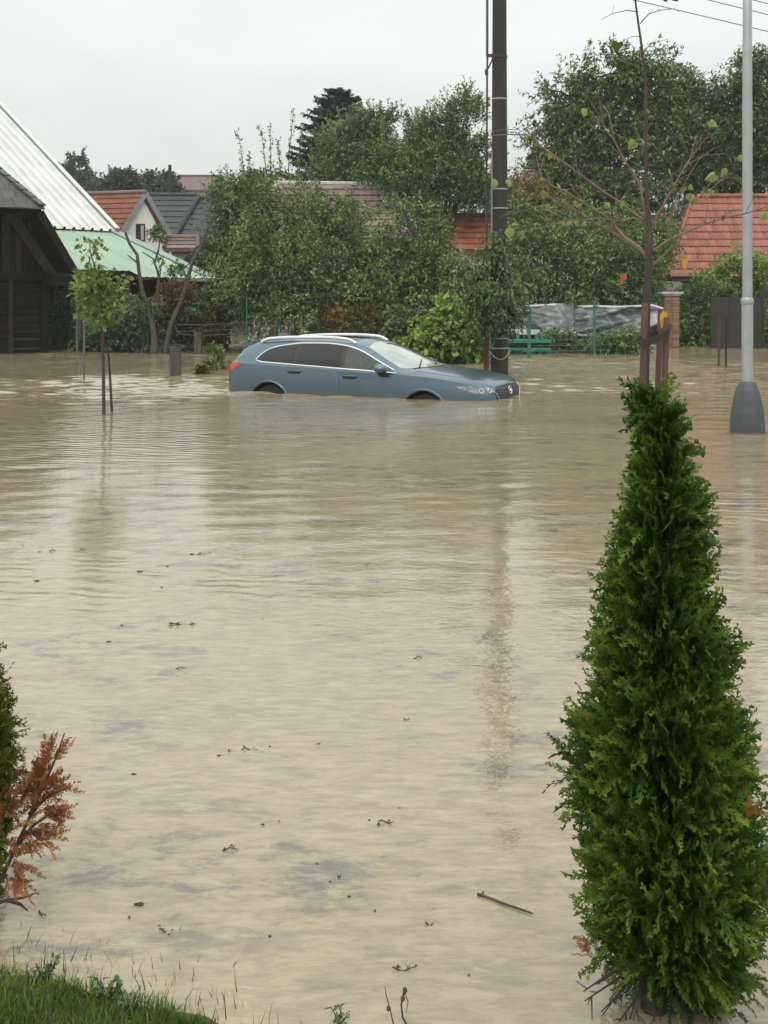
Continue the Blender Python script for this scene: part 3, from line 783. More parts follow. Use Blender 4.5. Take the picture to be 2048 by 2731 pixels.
MB().tube([hp(0, -0.2, rz + 0.04), hp(0, 9, rz + 0.04)], 0.10, 8).build('ridge_tiles', M['tile_old'], hs_)
q = hp(-hw + 0.12, 0.1, 0)
MB().prism([down(q), q + Vector((0, 0, wz)), q + axr * 9 + Vector((0, 0, wz)), down(q + axr * 9)], fr * 0.2).build('side_wall', M['plaster'], hs_)

# ---------------- dark tiled house behind it
dd = 62.0
def front_roof_house(name, label, d_eave, d_ridge, TL, TR, BL, BR, rows, mroof, mwall, wall_z, tw=0.3, kids=True, ridge_m=None, lift=0.05, wave=0.02, name_t='tile_course'):
    """house whose front roof slope faces us, corners given as pixels: ridge TL..TR, eave BL..BR"""
    tl, tr = at(*TL, d_ridge), at(*TR, d_ridge); bl, br = at(*BL, d_eave), at(*BR, d_eave)
    root = empty(name, ((bl.x + br.x) / 2, d_eave, 0), label, 'house')
    a_ = (br - bl).normalized(); mid_b = bl; u_ = (tl - bl); u_ = u_ - a_ * u_.dot(a_); Lr = u_.length; u_.normalize()
    l_off = (tl - bl).dot(a_); r_off = (tr - bl).dot(a_); w0 = (br - bl).length
    rf_ = MB().prism([bl, br, tr, tl], (0, 0.02, -0.12)).build('roof', mroof, root)
    bk = Vector((0, 2 * (d_ridge - d_eave), 0))
    MB().prism([tl, tr, br + bk, bl + bk], (0, -0.02, -0.10)).build('roof', mroof, root)
    span = lambda t: (l_off * t / Lr, w0 + (r_off - w0) * t / Lr)
    if kids: course_slope(rf_, bl, a_, u_, rows, Lr / rows, span, mroof, name=name_t, tw=tw, lift=lift, wave=wave)
    for (p_, q_) in ((bl, tl), (br, tr)):
        MB().tube([p_ + Vector((0, -0.03, 0.06)), q_ + Vector((0, -0.03, 0.06))], 0.10, 8).build('hip_tiles', ridge_m or mroof, root)
        MB().tube([p_ + bk, q_], 0.10, 6).build('hip_tiles', ridge_m or mroof, root)
    MB().tube([tl + Vector((-0.05, 0, 0.06)), tr + Vector((0.05, 0, 0.06))], 0.11, 8).build('ridge_tiles', ridge_m or mroof, root)
    wb = MB()
    wb.prism([Vector((bl.x + 0.3, d_eave + 0.3, wall_z)), Vector((br.x - 0.3, d_eave + 0.3, wall_z)), Vector((br.x - 0.3, d_eave + 0.3, bl.z - 0.06)), Vector((bl.x + 0.3, d_eave + 0.3, bl.z - 0.06))], (0, bk.y - 0.6, 0))
    wb.build('wall', mwall, root)
    return root, bl, br, tl, tr
h2, bl, br, tl, tr = front_roof_house('dark_roofed_house', 'house with two slopes of dark grey tiles beside the white gable', dd, dd + 3.2, (392, 521), (531, 522), (440, 640), (462, 640), 8, M['tile_dark'], M['plaster_cream'], 0.0)
bl2, br2, tl2, tr2 = at(466, 640, dd + 0.2), at(600, 655, dd + 0.2), at(533, 529, dd + 3.0), at(660, 532, dd + 3.0)
rf2 = MB().prism([bl2, br2, tr2, tl2], (0, 0.05, -0.1)).build('roof', M['tile_dark'], h2)
a_ = (br2 - bl2).normalized(); u_ = (tl2 - bl2); lo = u_.dot(a_); u_ = u_ - a_ * lo; Lr = u_.length; u_.normalize(); w0 = (br2 - bl2).length; ro = (tr2 - bl2).dot(a_)
course_slope(rf2, bl2, a_, u_, 8, Lr / 8, lambda t: (lo * t / Lr, w0 + (ro - w0) * t / Lr), M['tile_dark'], tw=0.3)
MB().tube([bl2 + Vector((-0.05, -0.05, 0.1)), tl2 + Vector((-0.05, -0.05, 0.1))], 0.16, 8).build('hip_tiles', M['dark_trim'], h2)
MB().tube([tl2 + Vector((0, 0, 0.05)), tr2 + Vector((0, 0, 0.05))], 0.12, 8).build('ridge_tiles', M['tile_dark'], h2)
MB().prism([Vector((bl2.x, dd + 0.6, 0)), Vector((br2.x, dd + 0.6, 0)), br2 + Vector((0, .4, -.1)), bl2 + Vector((0, .4, -.1))], (0, 5, 0)).build('wall', M['plaster_cream'], h2)
st = at(453, 522, dd + 3.4); st2 = at(453, 440, dd + 3.4)
MB().tube([st - Vector((0, 0, 0.8)), st2], 0.10, 10).build('flue_pipe', M['dark_trim'], h2)
# black gable of a nearer shed against it, and the old red tiles under it
sg_ = empty('black_shed', (at(560, 690, 48).x, 48, 0), 'black shed with a steep verge in front of the dark tiled house', 'shed')
a1, a2, a3, a4 = at(618, 598, 48), at(488, 690, 48), at(497, 702, 48), at(640, 612, 48)
MB().prism([a1, a2, a3, a4], (0, 4, 0)).build('roof', M['dark_trim'], sg_)
a5, a6 = at(640, 615, 48.3), at(505, 695, 48.3)
MB().prism([a6, a5, Vector((a5.x, 48.3, 0)), Vector((a6.x, 48.3, 0))], (0, 3, 0)).build('wall', M['wood_black'], sg_)
or_, *_ = front_roof_house('low_annexe', 'low annexe with a strip of old red tiles right of the white gable', 50.5, 51.5, (442, 634), (528, 636), (438, 664), (528, 664), 3, M['tile_old'], M['plaster_cream'], 0.0, tw=0.5)

# ---------------- far house on the rise
fh, *_ = front_roof_house('far_house', 'far house with a brown hipped roof beyond the dark tiled house', 112, 116, (476, 470), (586, 470), (458, 506), (610, 506), 4, M['roof_brown'], M['plaster_cream'], 5.0, kids=False)
# ---------------- tiled house seen through the fruit trees
ph, bl3, br3, tl3, tr3 = front_roof_house('pink_tiled_house', 'house with a faded pink hipped tile roof half hidden behind the fruit trees', 44, 47.2, (742, 492), (1032, 496), (640, 640), (1132, 640), 9, M['tile_old'], M['white_wall'], 0.0, tw=0.3, ridge_m=M['cap_stone'], lift=0.07, wave=0.03)
# ---------------- orange roof between the trees, left of the utility pole
oh, *_ = front_roof_house('orange_roofed_house', 'low orange tiled roof between the trees left of the tall pole', 45, 47.0, (1203, 578), (1420, 578), (1150, 668), (1460, 668), 6, M['tile_orange'], M['plaster'], 0.0, tw=0.3, lift=0.06)
# a scrap of pink roof right of the pole, far back
p9, *_ = front_roof_house('distant_cottage', 'distant cottage roof behind the leaves right of the tall pole', 78, 80, (1395, 458), (1500, 458), (1380, 520), (1520, 520), 5, M['tile_old'], M['plaster'], 2.0, tw=0.4)

# ---------------- brick house with red tiles on the right
rd, rr_ = 41.0, 43.6
tl4, bl4 = at(1850, 527, rr_), at(1780, 740, rd)
house = empty('red_tiled_house', (bl4.x + 3, rd, 0), 'brick house with bright red tiled roof at the right edge', 'house')
br4 = Vector((bl4.x + 7.5, rd, bl4.z)); tr4 = Vector((tl4.x + 6.0, rr_, tl4.z))
base_roof = MB().prism([bl4, br4, tr4, tl4], (0, 0.08, -0.06)).build('roof', M['tile_red'], house)
u4 = (tl4 - bl4); a4_ = Vector((1, 0, 0)); lo4 = u4.dot(a4_); u4 = u4 - a4_ * lo4; L4 = u4.length; u4.normalize()
NROW = 11; rh4 = L4 / NROW
n_tiles = tiled_slope(base_roof, bl4, a4_, u4, NROW, rh4, lambda t: (lo4 * t / L4, 5.0), 0.205, M['tile_red'], wave=0.03, lift=0.04)
MB().prism([Vector((bl4.x + 5.0, rd, bl4.z)) + u4 * 0 + Vector((0, -0.02, 0.03)), br4 + Vector((0, -0.02, 0.03)), tr4 + Vector((0, -0.02, 0.03)), Vector((bl4.x + 5.0, rr_, tl4.z)) + Vector((0, -0.02, 0.03))], (0, 0.01, 0.02)).build('roof_edge', M['tile_red'], base_roof)
bk4 = Vector((0, 2 * (rr_ - rd), 0))
MB().prism([tl4, tr4, br4 + bk4, bl4 + bk4], (0, -0.05, -0.06)).build('roof', M['tile_red'], house)
MB().prism([bl4, tl4, bl4 + bk4], (0.05, 0, -0.06)).build('hip_end', M['tile_red'], house)
for i in range(13):                                   # ridge caps
    c = tl4 + Vector((0.1 + i * 0.42, -0.02, 0.06))
    MB().tube([c, c + Vector((0.45, 0, 0.008))], [0.085, 0.10], 10).build('ridge_cap', M['tile_red'], base_roof)
for i in range(11):
    p_ = bl4.lerp(tl4, i / 11); q_ = bl4.lerp(tl4, (i + 1.1) / 11)
    MB().tube([p_ + Vector((-0.03, -0.02, 0.05)), q_ + Vector((-0.03, -0.02, 0.06))], [0.075, 0.06], 8).build('hip_cap', M['tile_red'], base_roof)
for px_, py_ in ((1864, 686), (1816, 706), (1891, 706), (2015, 686), (1966, 706)):   # snow hooks
    p_ = at(px_, py_, rd + 0.35); f_ = (p_.z - bl4.z) / (tl4.z - bl4.z); p_ = Vector((p_.x, rd + (rr_ - rd) * f_ - 0.08, p_.z))
    MB().box(p_, (0.035, 0.06, 0.10)).build('snow_hook', M['dark_trim'], base_roof)
MB().box((bl4.x + 3.85, rd + 0.02, bl4.z - 0.10), (7.4, 0.10, 0.10)).build('gutter', M['dark_trim'], house)
MB().box((bl4.x + 4.1, rd + 0.45, bl4.z - 0.16), (6.8, 0.75, 0.05)).build('soffit', M['wood_grey'], house)
wz_ = bl4.z - 0.19
MB().box((bl4.x + 4.3, rd + 0.95, wz_ / 2 - 0.2), (6.4, 0.3, wz_ + 0.4)).build('wall', M['mortar'], house)
bm_ = MB().box((0, 0, 0), (0.27, 0.06, 0.085)).mesh('brick'); bm_.materials.append(M['brick'])
wallp = [o for o in house.children if o.name.startswith('wall')][0]
r = 0; z = wz_ - 0.06
rng = random.Random(3)
while z > wz_ - 0.75:
    x = bl4.x + 1.25 + (0.14 if r % 2 else 0)
    while x < bl4.x + 3.9:
        o = bpy.data.objects.new('brick', bm_); COL.objects.link(o); o.parent = wallp
        o.location = Vector((x, rd + 0.79 + rng.uniform(-0.008, 0.006), z)) - origin(house); x += 0.285
    z -= 0.1; r += 1

# ---------------- brick gate pier, brown gate and garden wall foot
gd = 34.9
pc = at(1787, 908, gd)
pier = empty('gate_pier', (pc.x, gd, 0), 'brick gate pier with a flat stone cap beside the tarpaulin', 'pillar')
ptop = at(1785, 784, gd).z; pw = 0.44
MB().box((pc.x, gd, ptop / 2 - 0.2), (pw - 0.03, pw - 0.03, ptop + 0.4)).build('core', M['mortar'], pier)
bh = MB().box((0, 0, 0), (0.212, 0.05, 0.082)).mesh('brick'); bh.materials.append(M['brick'])
z = ptop - 0.05; r = 0
while z > -0.1:
    for side in range(4):
        for k in (-1, 1):
            o = bpy.data.objects.new('brick', bh); COL.objects.link(o); o.parent = pier
            rt = Matrix.Rotation(side * math.pi / 2, 4, 'Z')
            off = 0.0 if r % 2 else 0.004
            o.matrix_local = Matrix.Translation(Vector((0, 0, z))) @ rt @ Matrix.Translation(Vector((k * 0.111 + (0.0 if r % 2 else 0.0), -pw / 2 + 0.012 + off + rng.uniform(-0.006, 0.006), 0)))
    z -= 0.095; r += 1
MB().box((pc.x, gd, ptop + 0.035), (0.66, 0.66, 0.07)).box((pc.x, gd, ptop - 0.03), (0.54, 0.54, 0.06)).build('cap', M['cap_stone'], pier)

gdd = 34.6
gL, gR = at(1902, 925, gdd), at(2032, 925, gdd)
gate = empty('brown_gate', ((gL.x + gR.x) / 2, gdd, 0), 'plain dark brown sheet gate standing in the water behind the lamp post', 'gate')
gt = at(1900, 792, gdd).z
nb = 6; w = (gR.x - gL.x) / nb
for i in range(nb):
    MB().box((gL.x + w * (i + 0.5), gdd + 0.006 * (i % 2), gt / 2 - 0.1), (w - 0.008, 0.03, gt + 0.2)).build('panel', M['gate_brown'], gate)
MB().box((gR.x + 0.03, gdd, gt / 2 + 0.06), (0.07, 0.08, gt + 0.4)).build('post', M['dark_trim'], gate)
MB().box((gL.x - 0.04, gdd, gt / 2 - 0.1), (0.07, 0.08, gt + 0.3)).build('post', M['dark_trim'], gate)
MB().box(((gL.x + gR.x) / 2, gdd + 0.03, gt - 0.06), (gR.x - gL.x, 0.04, 0.06)).build('rail', M['gate_brown'], gate)
# ================================================================ THE CAR
def pchip(xs, ys, x):
    """monotone cubic through the points"""
    xs = np.array(xs, float); ys = np.array(ys, float); o = np.argsort(xs); xs, ys = xs[o], ys[o]
    h = np.diff(xs); d = np.diff(ys) / h; m = np.zeros_like(xs); m[0], m[-1] = d[0], d[-1]
    for i in range(1, len(xs) - 1):
        if d[i - 1] * d[i] > 0:
            w1, w2 = 2 * h[i] + h[i - 1], h[i] + 2 * h[i - 1]; m[i] = (w1 + w2) / (w1 / d[i - 1] + w2 / d[i])
    x = np.clip(x, xs[0], xs[-1]); i = np.clip(np.searchsorted(xs, x) - 1, 0, len(h) - 1); t = (x - xs[i]) / h[i]
    return ((1 + 2 * t) * (1 - t) ** 2 * ys[i] + t * (1 - t) ** 2 * h[i] * m[i] + t * t * (3 - 2 * t) * ys[i + 1] + t * t * (t - 1) * h[i] * m[i + 1])

def car_paint():
    m, nt, b = new_mat('car_paint'); n, l = nt.nodes, nt.links
    tc = n.new('ShaderNodeTexCoord'); no = n.new('ShaderNodeTexNoise'); no.inputs['Scale'].default_value = 260; no.inputs['Detail'].default_value = 1
    l.new(tc.outputs['Object'], no.inputs['Vector'])
    mx = n.new('ShaderNodeMix'); mx.data_type = 'RGBA'; mx.inputs['A'].default_value = (0.072, 0.114, 0.152, 1); mx.inputs['B'].default_value = (0.092, 0.142, 0.184, 1)
    l.new(no.outputs[0], mx.inputs['Factor'])
    # mud film low on the sides
    sp = n.new('ShaderNodeSeparateXYZ'); l.new(tc.outputs['Object'], sp.inputs[0])
    n2 = n.new('ShaderNodeTexNoise'); n2.inputs['Scale'].default_value = 5; n2.inputs['Detail'].default_value = 5; l.new(tc.outputs['Object'], n2.inputs['Vector'])
    ma = n.new('ShaderNodeMath'); ma.operation = 'MULTIPLY_ADD'; ma.inputs[1].default_value = -0.10; l.new(n2.outputs[0], ma.inputs[0]); l.new(sp.outputs['Z'], ma.inputs[2])
    mr = n.new('ShaderNodeMapRange'); mr.inputs['From Min'].default_value = 0.50; mr.inputs['From Max'].default_value = 0.60; mr.inputs['To Min'].default_value = 0.55; mr.inputs['To Max'].default_value = 0
    l.new(ma.outputs[0], mr.inputs['Value'])
    m2 = n.new('ShaderNodeMix'); m2.data_type = 'RGBA'; m2.inputs['B'].default_value = (0.16, 0.14, 0.11, 1); l.new(mx.outputs['Result'], m2.inputs['A']); l.new(mr.outputs[0], m2.inputs['Factor'])
    l.new(m2.outputs['Result'], b.inputs['Base Color'])
    b.inputs['Metallic'].default_value = 0.6; b.inputs['Roughness'].default_value = 0.30
    b.inputs['Coat Weight'].default_value = 0.7; b.inputs['Coat Roughness'].default_value = 0.08
    return m
M['paint'] = car_paint()
M['glass_dark'] = mat('glass_dark', (0.010, 0.010, 0.010), 0.05, var=0.1, spec=0.5)
M['glass_side'] = mat('glass_side', (0.060, 0.066, 0.056), 0.04, var=0.35, scale=3.0, spec=0.5)
M['windscreen'] = mat('windscreen_glass', (0.36, 0.41, 0.385), 0.03, var=0.35, scale=2.2, spec=0.9)  # pale base colour stands in for sky reflected in the glass
M['chrome'] = mat('chrome', (0.80, 0.81, 0.82), 0.14, metal=1.0, var=0.05)
M['silver'] = mat('silver_rail', (0.74, 0.75, 0.76), 0.28, metal=0.85, var=0.05)
M['black_trim'] = mat('black_trim', (0.012, 0.012, 0.013), 0.35, var=0.2)
M['red_lens'] = mat('red_lens', (0.55, 0.022, 0.03), 0.12, var=0.3, scale=18, coat=0.6)
M['lamp_glass'] = mat('lamp_glass', (0.26, 0.28, 0.29), 0.06, col2=(0.10, 0.11, 0.12), scale=16, detail=1, coat=1.0)
M['lamp_inner'] = mat('lamp_inner', (0.75, 0.76, 0.77), 0.1, metal=0.9, var=0.2)
M['tyre'] = mat('tyre', (0.016, 0.016, 0.016), 0.8, var=0.3, scale=30, bump=0.002)
M['well'] = mat('wheel_well', (0.008, 0.008, 0.008), 0.9, var=0.2)

CAR_LOC = Vector((-0.215, 18.85, -0.555))
car = empty('estate_car', CAR_LOC, 'grey blue estate car standing in flood water up to its wheel arches', 'car', rotz=math.radians(-27.5))
car.rotation_euler = (math.radians(0.3), math.radians(0.85), math.radians(-25.0))

X = np.unique(np.round(np.concatenate([np.linspace(-2.41, -2.20, 12), np.linspace(-2.18, -1.6, 14), np.linspace(-1.55, 1.0, 34), np.linspace(1.04, 2.1, 22), np.linspace(2.13, 2.41, 15)]), 4))
f_zc = lambda x: pchip([-2.41, -2.39, -2.34, -2.27, -2.14, -2.08, -1.95, -1.6, -1.0, -0.5, -0.15, 0.04, 0.22, 0.64, 1.02, 1.25, 1.5, 1.9, 2.15, 2.29, 2.37, 2.41],
                       [0.60, 0.80, 0.95, 1.06, 1.27, 1.335, 1.375, 1.425, 1.465, 1.478, 1.465, 1.445, 1.395, 1.235, 1.085, 1.035, 1.005, 0.960, 0.915, 0.872, 0.82, 0.70], x)
f_zs = lambda x: np.minimum(pchip([-2.41, -2.0, -1.0, 0.0, 0.9, 1.3, 1.7, 2.05, 2.25, 2.41], [0.98, 1.015, 0.99, 0.96, 0.94, 0.93, 0.895, 0.85, 0.80, 0.66], x), f_zc(x) - 0.025)
f_ws = lambda x: pchip([-2.41, -2.37, -2.28, -2.1, -1.7, -1.2, -0.5, 0.3, 0.9, 1.4, 1.8, 2.05, 2.22, 2.33, 2.39, 2.41], [0.60, 0.68, 0.76, 0.815, 0.855, 0.87, 0.865, 0.865, 0.87, 0.885, 0.870, 0.835, 0.77, 0.68, 0.57, 0.48], x)
f_we = lambda x: np.where(x > 1.02, np.minimum(f_ws(x) - 0.09, 0.74), pchip([-2.41, -2.3, -2.14, -2.0, -1.6, -1.0, -0.5, -0.06, 0.18, 0.53, 0.83, 1.02], [0.54, 0.60, 0.60, 0.575, 0.585, 0.60, 0.61, 0.615, 0.625, 0.68, 0.735, 0.765], x))
def f_ze(x):
    gh = pchip([-2.41, -2.3, -2.14, -2.0, -1.6, -1.0, -0.5, -0.06, 0.18, 0.53, 0.83, 1.02], [0.60, 0.98, 1.21, 1.30, 1.365, 1.405, 1.415, 1.39, 1.33, 1.165, 1.02, 0.965], x)
    hood = f_zs(x) + 0.55 * (f_zc(x) - f_zs(x))
    w = np.clip((x - 0.92) / 0.2, 0, 1)
    z = gh * (1 - w) + hood * w
    return np.clip(z, f_zs(x) + 0.008, f_zc(x) - 0.006)
LOWF = [(0.0, -0.10), (0.14, -0.03), (0.34, 0.025), (0.55, 0.040), (0.74, 0.036), (0.86, 0.022), (0.92, 0.012), (0.965, 0.008)]
def half_section(x):
    zs, ws, we, ze, zc = (float(f(x)) for f in (f_zs, f_ws, f_we, f_ze, f_zc))
    taper = min(1, max(0.2, ws / 0.86))
    P = [(ws + dy * taper, 0.18 + (zs - 0.18) * f) for f, dy in LOWF]
    P.append((ws, zs))
    for t in (0.06, 0.28, 0.5, 0.72, 0.9):
        P.append((ws + (we - ws) * t - 0.012 * taper * (t < 0.1) + 0.018 * math.sin(math.pi * t) * (x < 0.95), zs + (ze - zs) * t))
    P.append((we, ze))
    for t in (0.10, 0.22, 0.38, 0.55, 0.72, 0.87):
        y = we * (1 - t); P.append((y, ze + (zc - ze) * (1 - (1 - t) ** 2.4)))
    return P, zc
V, F = [], []
K = None
for x in X:
    P, zc = half_section(x)
    ring = [(x, -y, z) for y, z in P] + [(x, 0, zc)] + [(x, y, z) for y, z in reversed(P)]
    K = len(ring); V += ring
for i in range(len(X) - 1):
    for k in range(K - 1):
        F.append((i * K + k, (i + 1) * K + k, (i + 1) * K + k + 1, i * K + k + 1))
    F.append((i * K + K - 1, (i + 1) * K + K - 1, (i + 1) * K, i * K))
F.append(tuple(range(K))); F.append(tuple((len(X) - 1) * K + k for k in range(K - 1, -1, -1)))
me = bpy.data.meshes.new('body'); me.from_pydata(V, [], F); me.update()
bmm = bmesh.new(); bmm.from_mesh(me); bmesh.ops.recalc_face_normals(bmm, faces=bmm.faces); bmm.to_mesh(me)
BVH = BVHTree.FromBMesh(bmm); bmm.free()
# wheel openings cut through the body
WX_F, WX_R, WZ, WR = 1.34, -1.45, 0.335, 0.375
cut = MB()
for wx_ in (WX_F, WX_R):
    for sy in (-1, 1):
        n = 40; vs = []
        for yy in (sy * 0.52, sy * 1.2):
            vs += [(wx_ + WR * math.cos(2 * math.pi * k / n), yy, WZ + WR * math.sin(2 * math.pi * k / n)) for k in range(n)]
        cut.add(vs, [tuple(range(n - 1, -1, -1)), tuple(range(n, 2 * n))] + [(k, (k + 1) % n, (k + 1) % n + n, k + n) for k in range(n)])
cm = cut.mesh('cutter'); cm.materials.append(M['well'])
tmp = bpy.data.objects.new('cutter', cm); COL.objects.link(tmp)
body = bpy.data.objects.new('body', me); COL.objects.link(body); me.materials.append(M['paint']); me.materials.append(M['well'])
cm.materials.clear(); cm.materials.append(M['paint']); cm.materials.append(M['well'])
cm.polygons.foreach_set('material_index', [1] * len(cm.polygons))
md = body.modifiers.new('cut', 'BOOLEAN'); md.operation = 'DIFFERENCE'; md.object = tmp; md.solver = 'EXACT'
dg = bpy.context.evaluated_depsgraph_get(); ev = body.evaluated_get(dg)
me2 = bpy.data.meshes.new_from_object(ev, preserve_all_data_layers=True, depsgraph=dg)
body.modifiers.clear(); body.data = me2; bpy.data.objects.remove(tmp)
me2.polygons.foreach_set('use_smooth', [True] * len(me2.polygons))
try: me2.set_sharp_from_angle(angle=math.radians(38))
except Exception: pass
body.parent = car

def project(poly, o3, ax, ay, ray, off=0.004, step=0.05, thick=0.012):
    """polygon (2-D in ax, ay about o3) laid onto the car's skin along ray, slightly proud of it, with an edge"""
    o3, ax, ay, ray = Vector(o3), Vector(ax).normalized(), Vector(ay).normalized(), Vector(ray).normalized()
    b = []
    for i in range(len(poly)):
        p, q = Vector(poly[i]), Vector(poly[(i + 1) % len(poly)]); m = max(1, int((q - p).length / step))
        b += [p.lerp(q, k / m) for k in range(m)]
    xs = [p.x for p in b]; ys_ = [p.y for p in b]; pts = list(b)
    def inside(x, y):
        c = False; j = len(b) - 1
        for i in range(len(b)):
            if (b[i].y > y) != (b[j].y > y) and x < (b[j].x - b[i].x) * (y - b[i].y) / (b[j].y - b[i].y) + b[i].x: c = not c
            j = i
        return c
    x = min(xs) + step
    while x < max(xs):
        y = min(ys_) + step
        while y < max(ys_):
            if inside(x, y) and min((Vector((x, y)) - p).length for p in b) > step * 0.45: pts.append(Vector((x, y)))
            y += step
        x += step
    r = geometry.delaunay_2d_cdt(pts, [], [list(range(len(b)))], 1, 1e-5)
    vs2, fs2 = r[0], r[2]
    top, low = [], []
    for p in vs2:
        s = o3 + ax * p.x + ay * p.y - ray * 3
        hit, nr_, _, _ = BVH.ray_cast(s, ray)
        if hit is None:
            hit, nr_, _, _ = BVH.find_nearest(s + ray * 3)
        if nr_.dot(ray) > 0: nr_ = -nr_
        top.append(hit + nr_ * off); low.append(hit - nr_ * thick)
    mb = MB(); nV = len(top)
    ed = {}
    for f in fs2:
        for i in range(len(f)): ed[tuple(sorted((f[i], f[(i + 1) % len(f)])))] = ed.get(tuple(sorted((f[i], f[(i + 1) % len(f)]))), 0) + 1
    rim = [(a, c, c + nV, a + nV) for (a, c), k in ed.items() if k == 1]
    return mb.add(top + low, [tuple(f) for f in fs2] + rim)

def on_skin(pts2, o3, ax, ay, ray, off):
    out = []
    o3, ax, ay, ray = Vector(o3), Vector(ax).normalized(), Vector(ay).normalized(), Vector(ray).normalized()
    for p in pts2:
        s = o3 + ax * p[0] + ay * p[1] - ray * 3
        hit, nr_, _, _ = BVH.ray_cast(s, ray)
        if hit is None: hit, nr_, _, _ = BVH.find_nearest(s + ray * 3)
        if nr_.dot(ray) > 0: nr_ = -nr_
        out.append(hit + nr_ * off)
    return out
def dens(pts, step=0.08, closed=False):
    o = []; n = len(pts); m_ = n if closed else n - 1
    for i in range(m_):
        p, q = Vector(pts[i]), Vector(pts[(i + 1) % n]); k = max(1, int((q - p).length / step))
        o += [p.lerp(q, j / k) for j in range(k)]
    if not closed: o.append(Vector(pts[-1]))
    return o

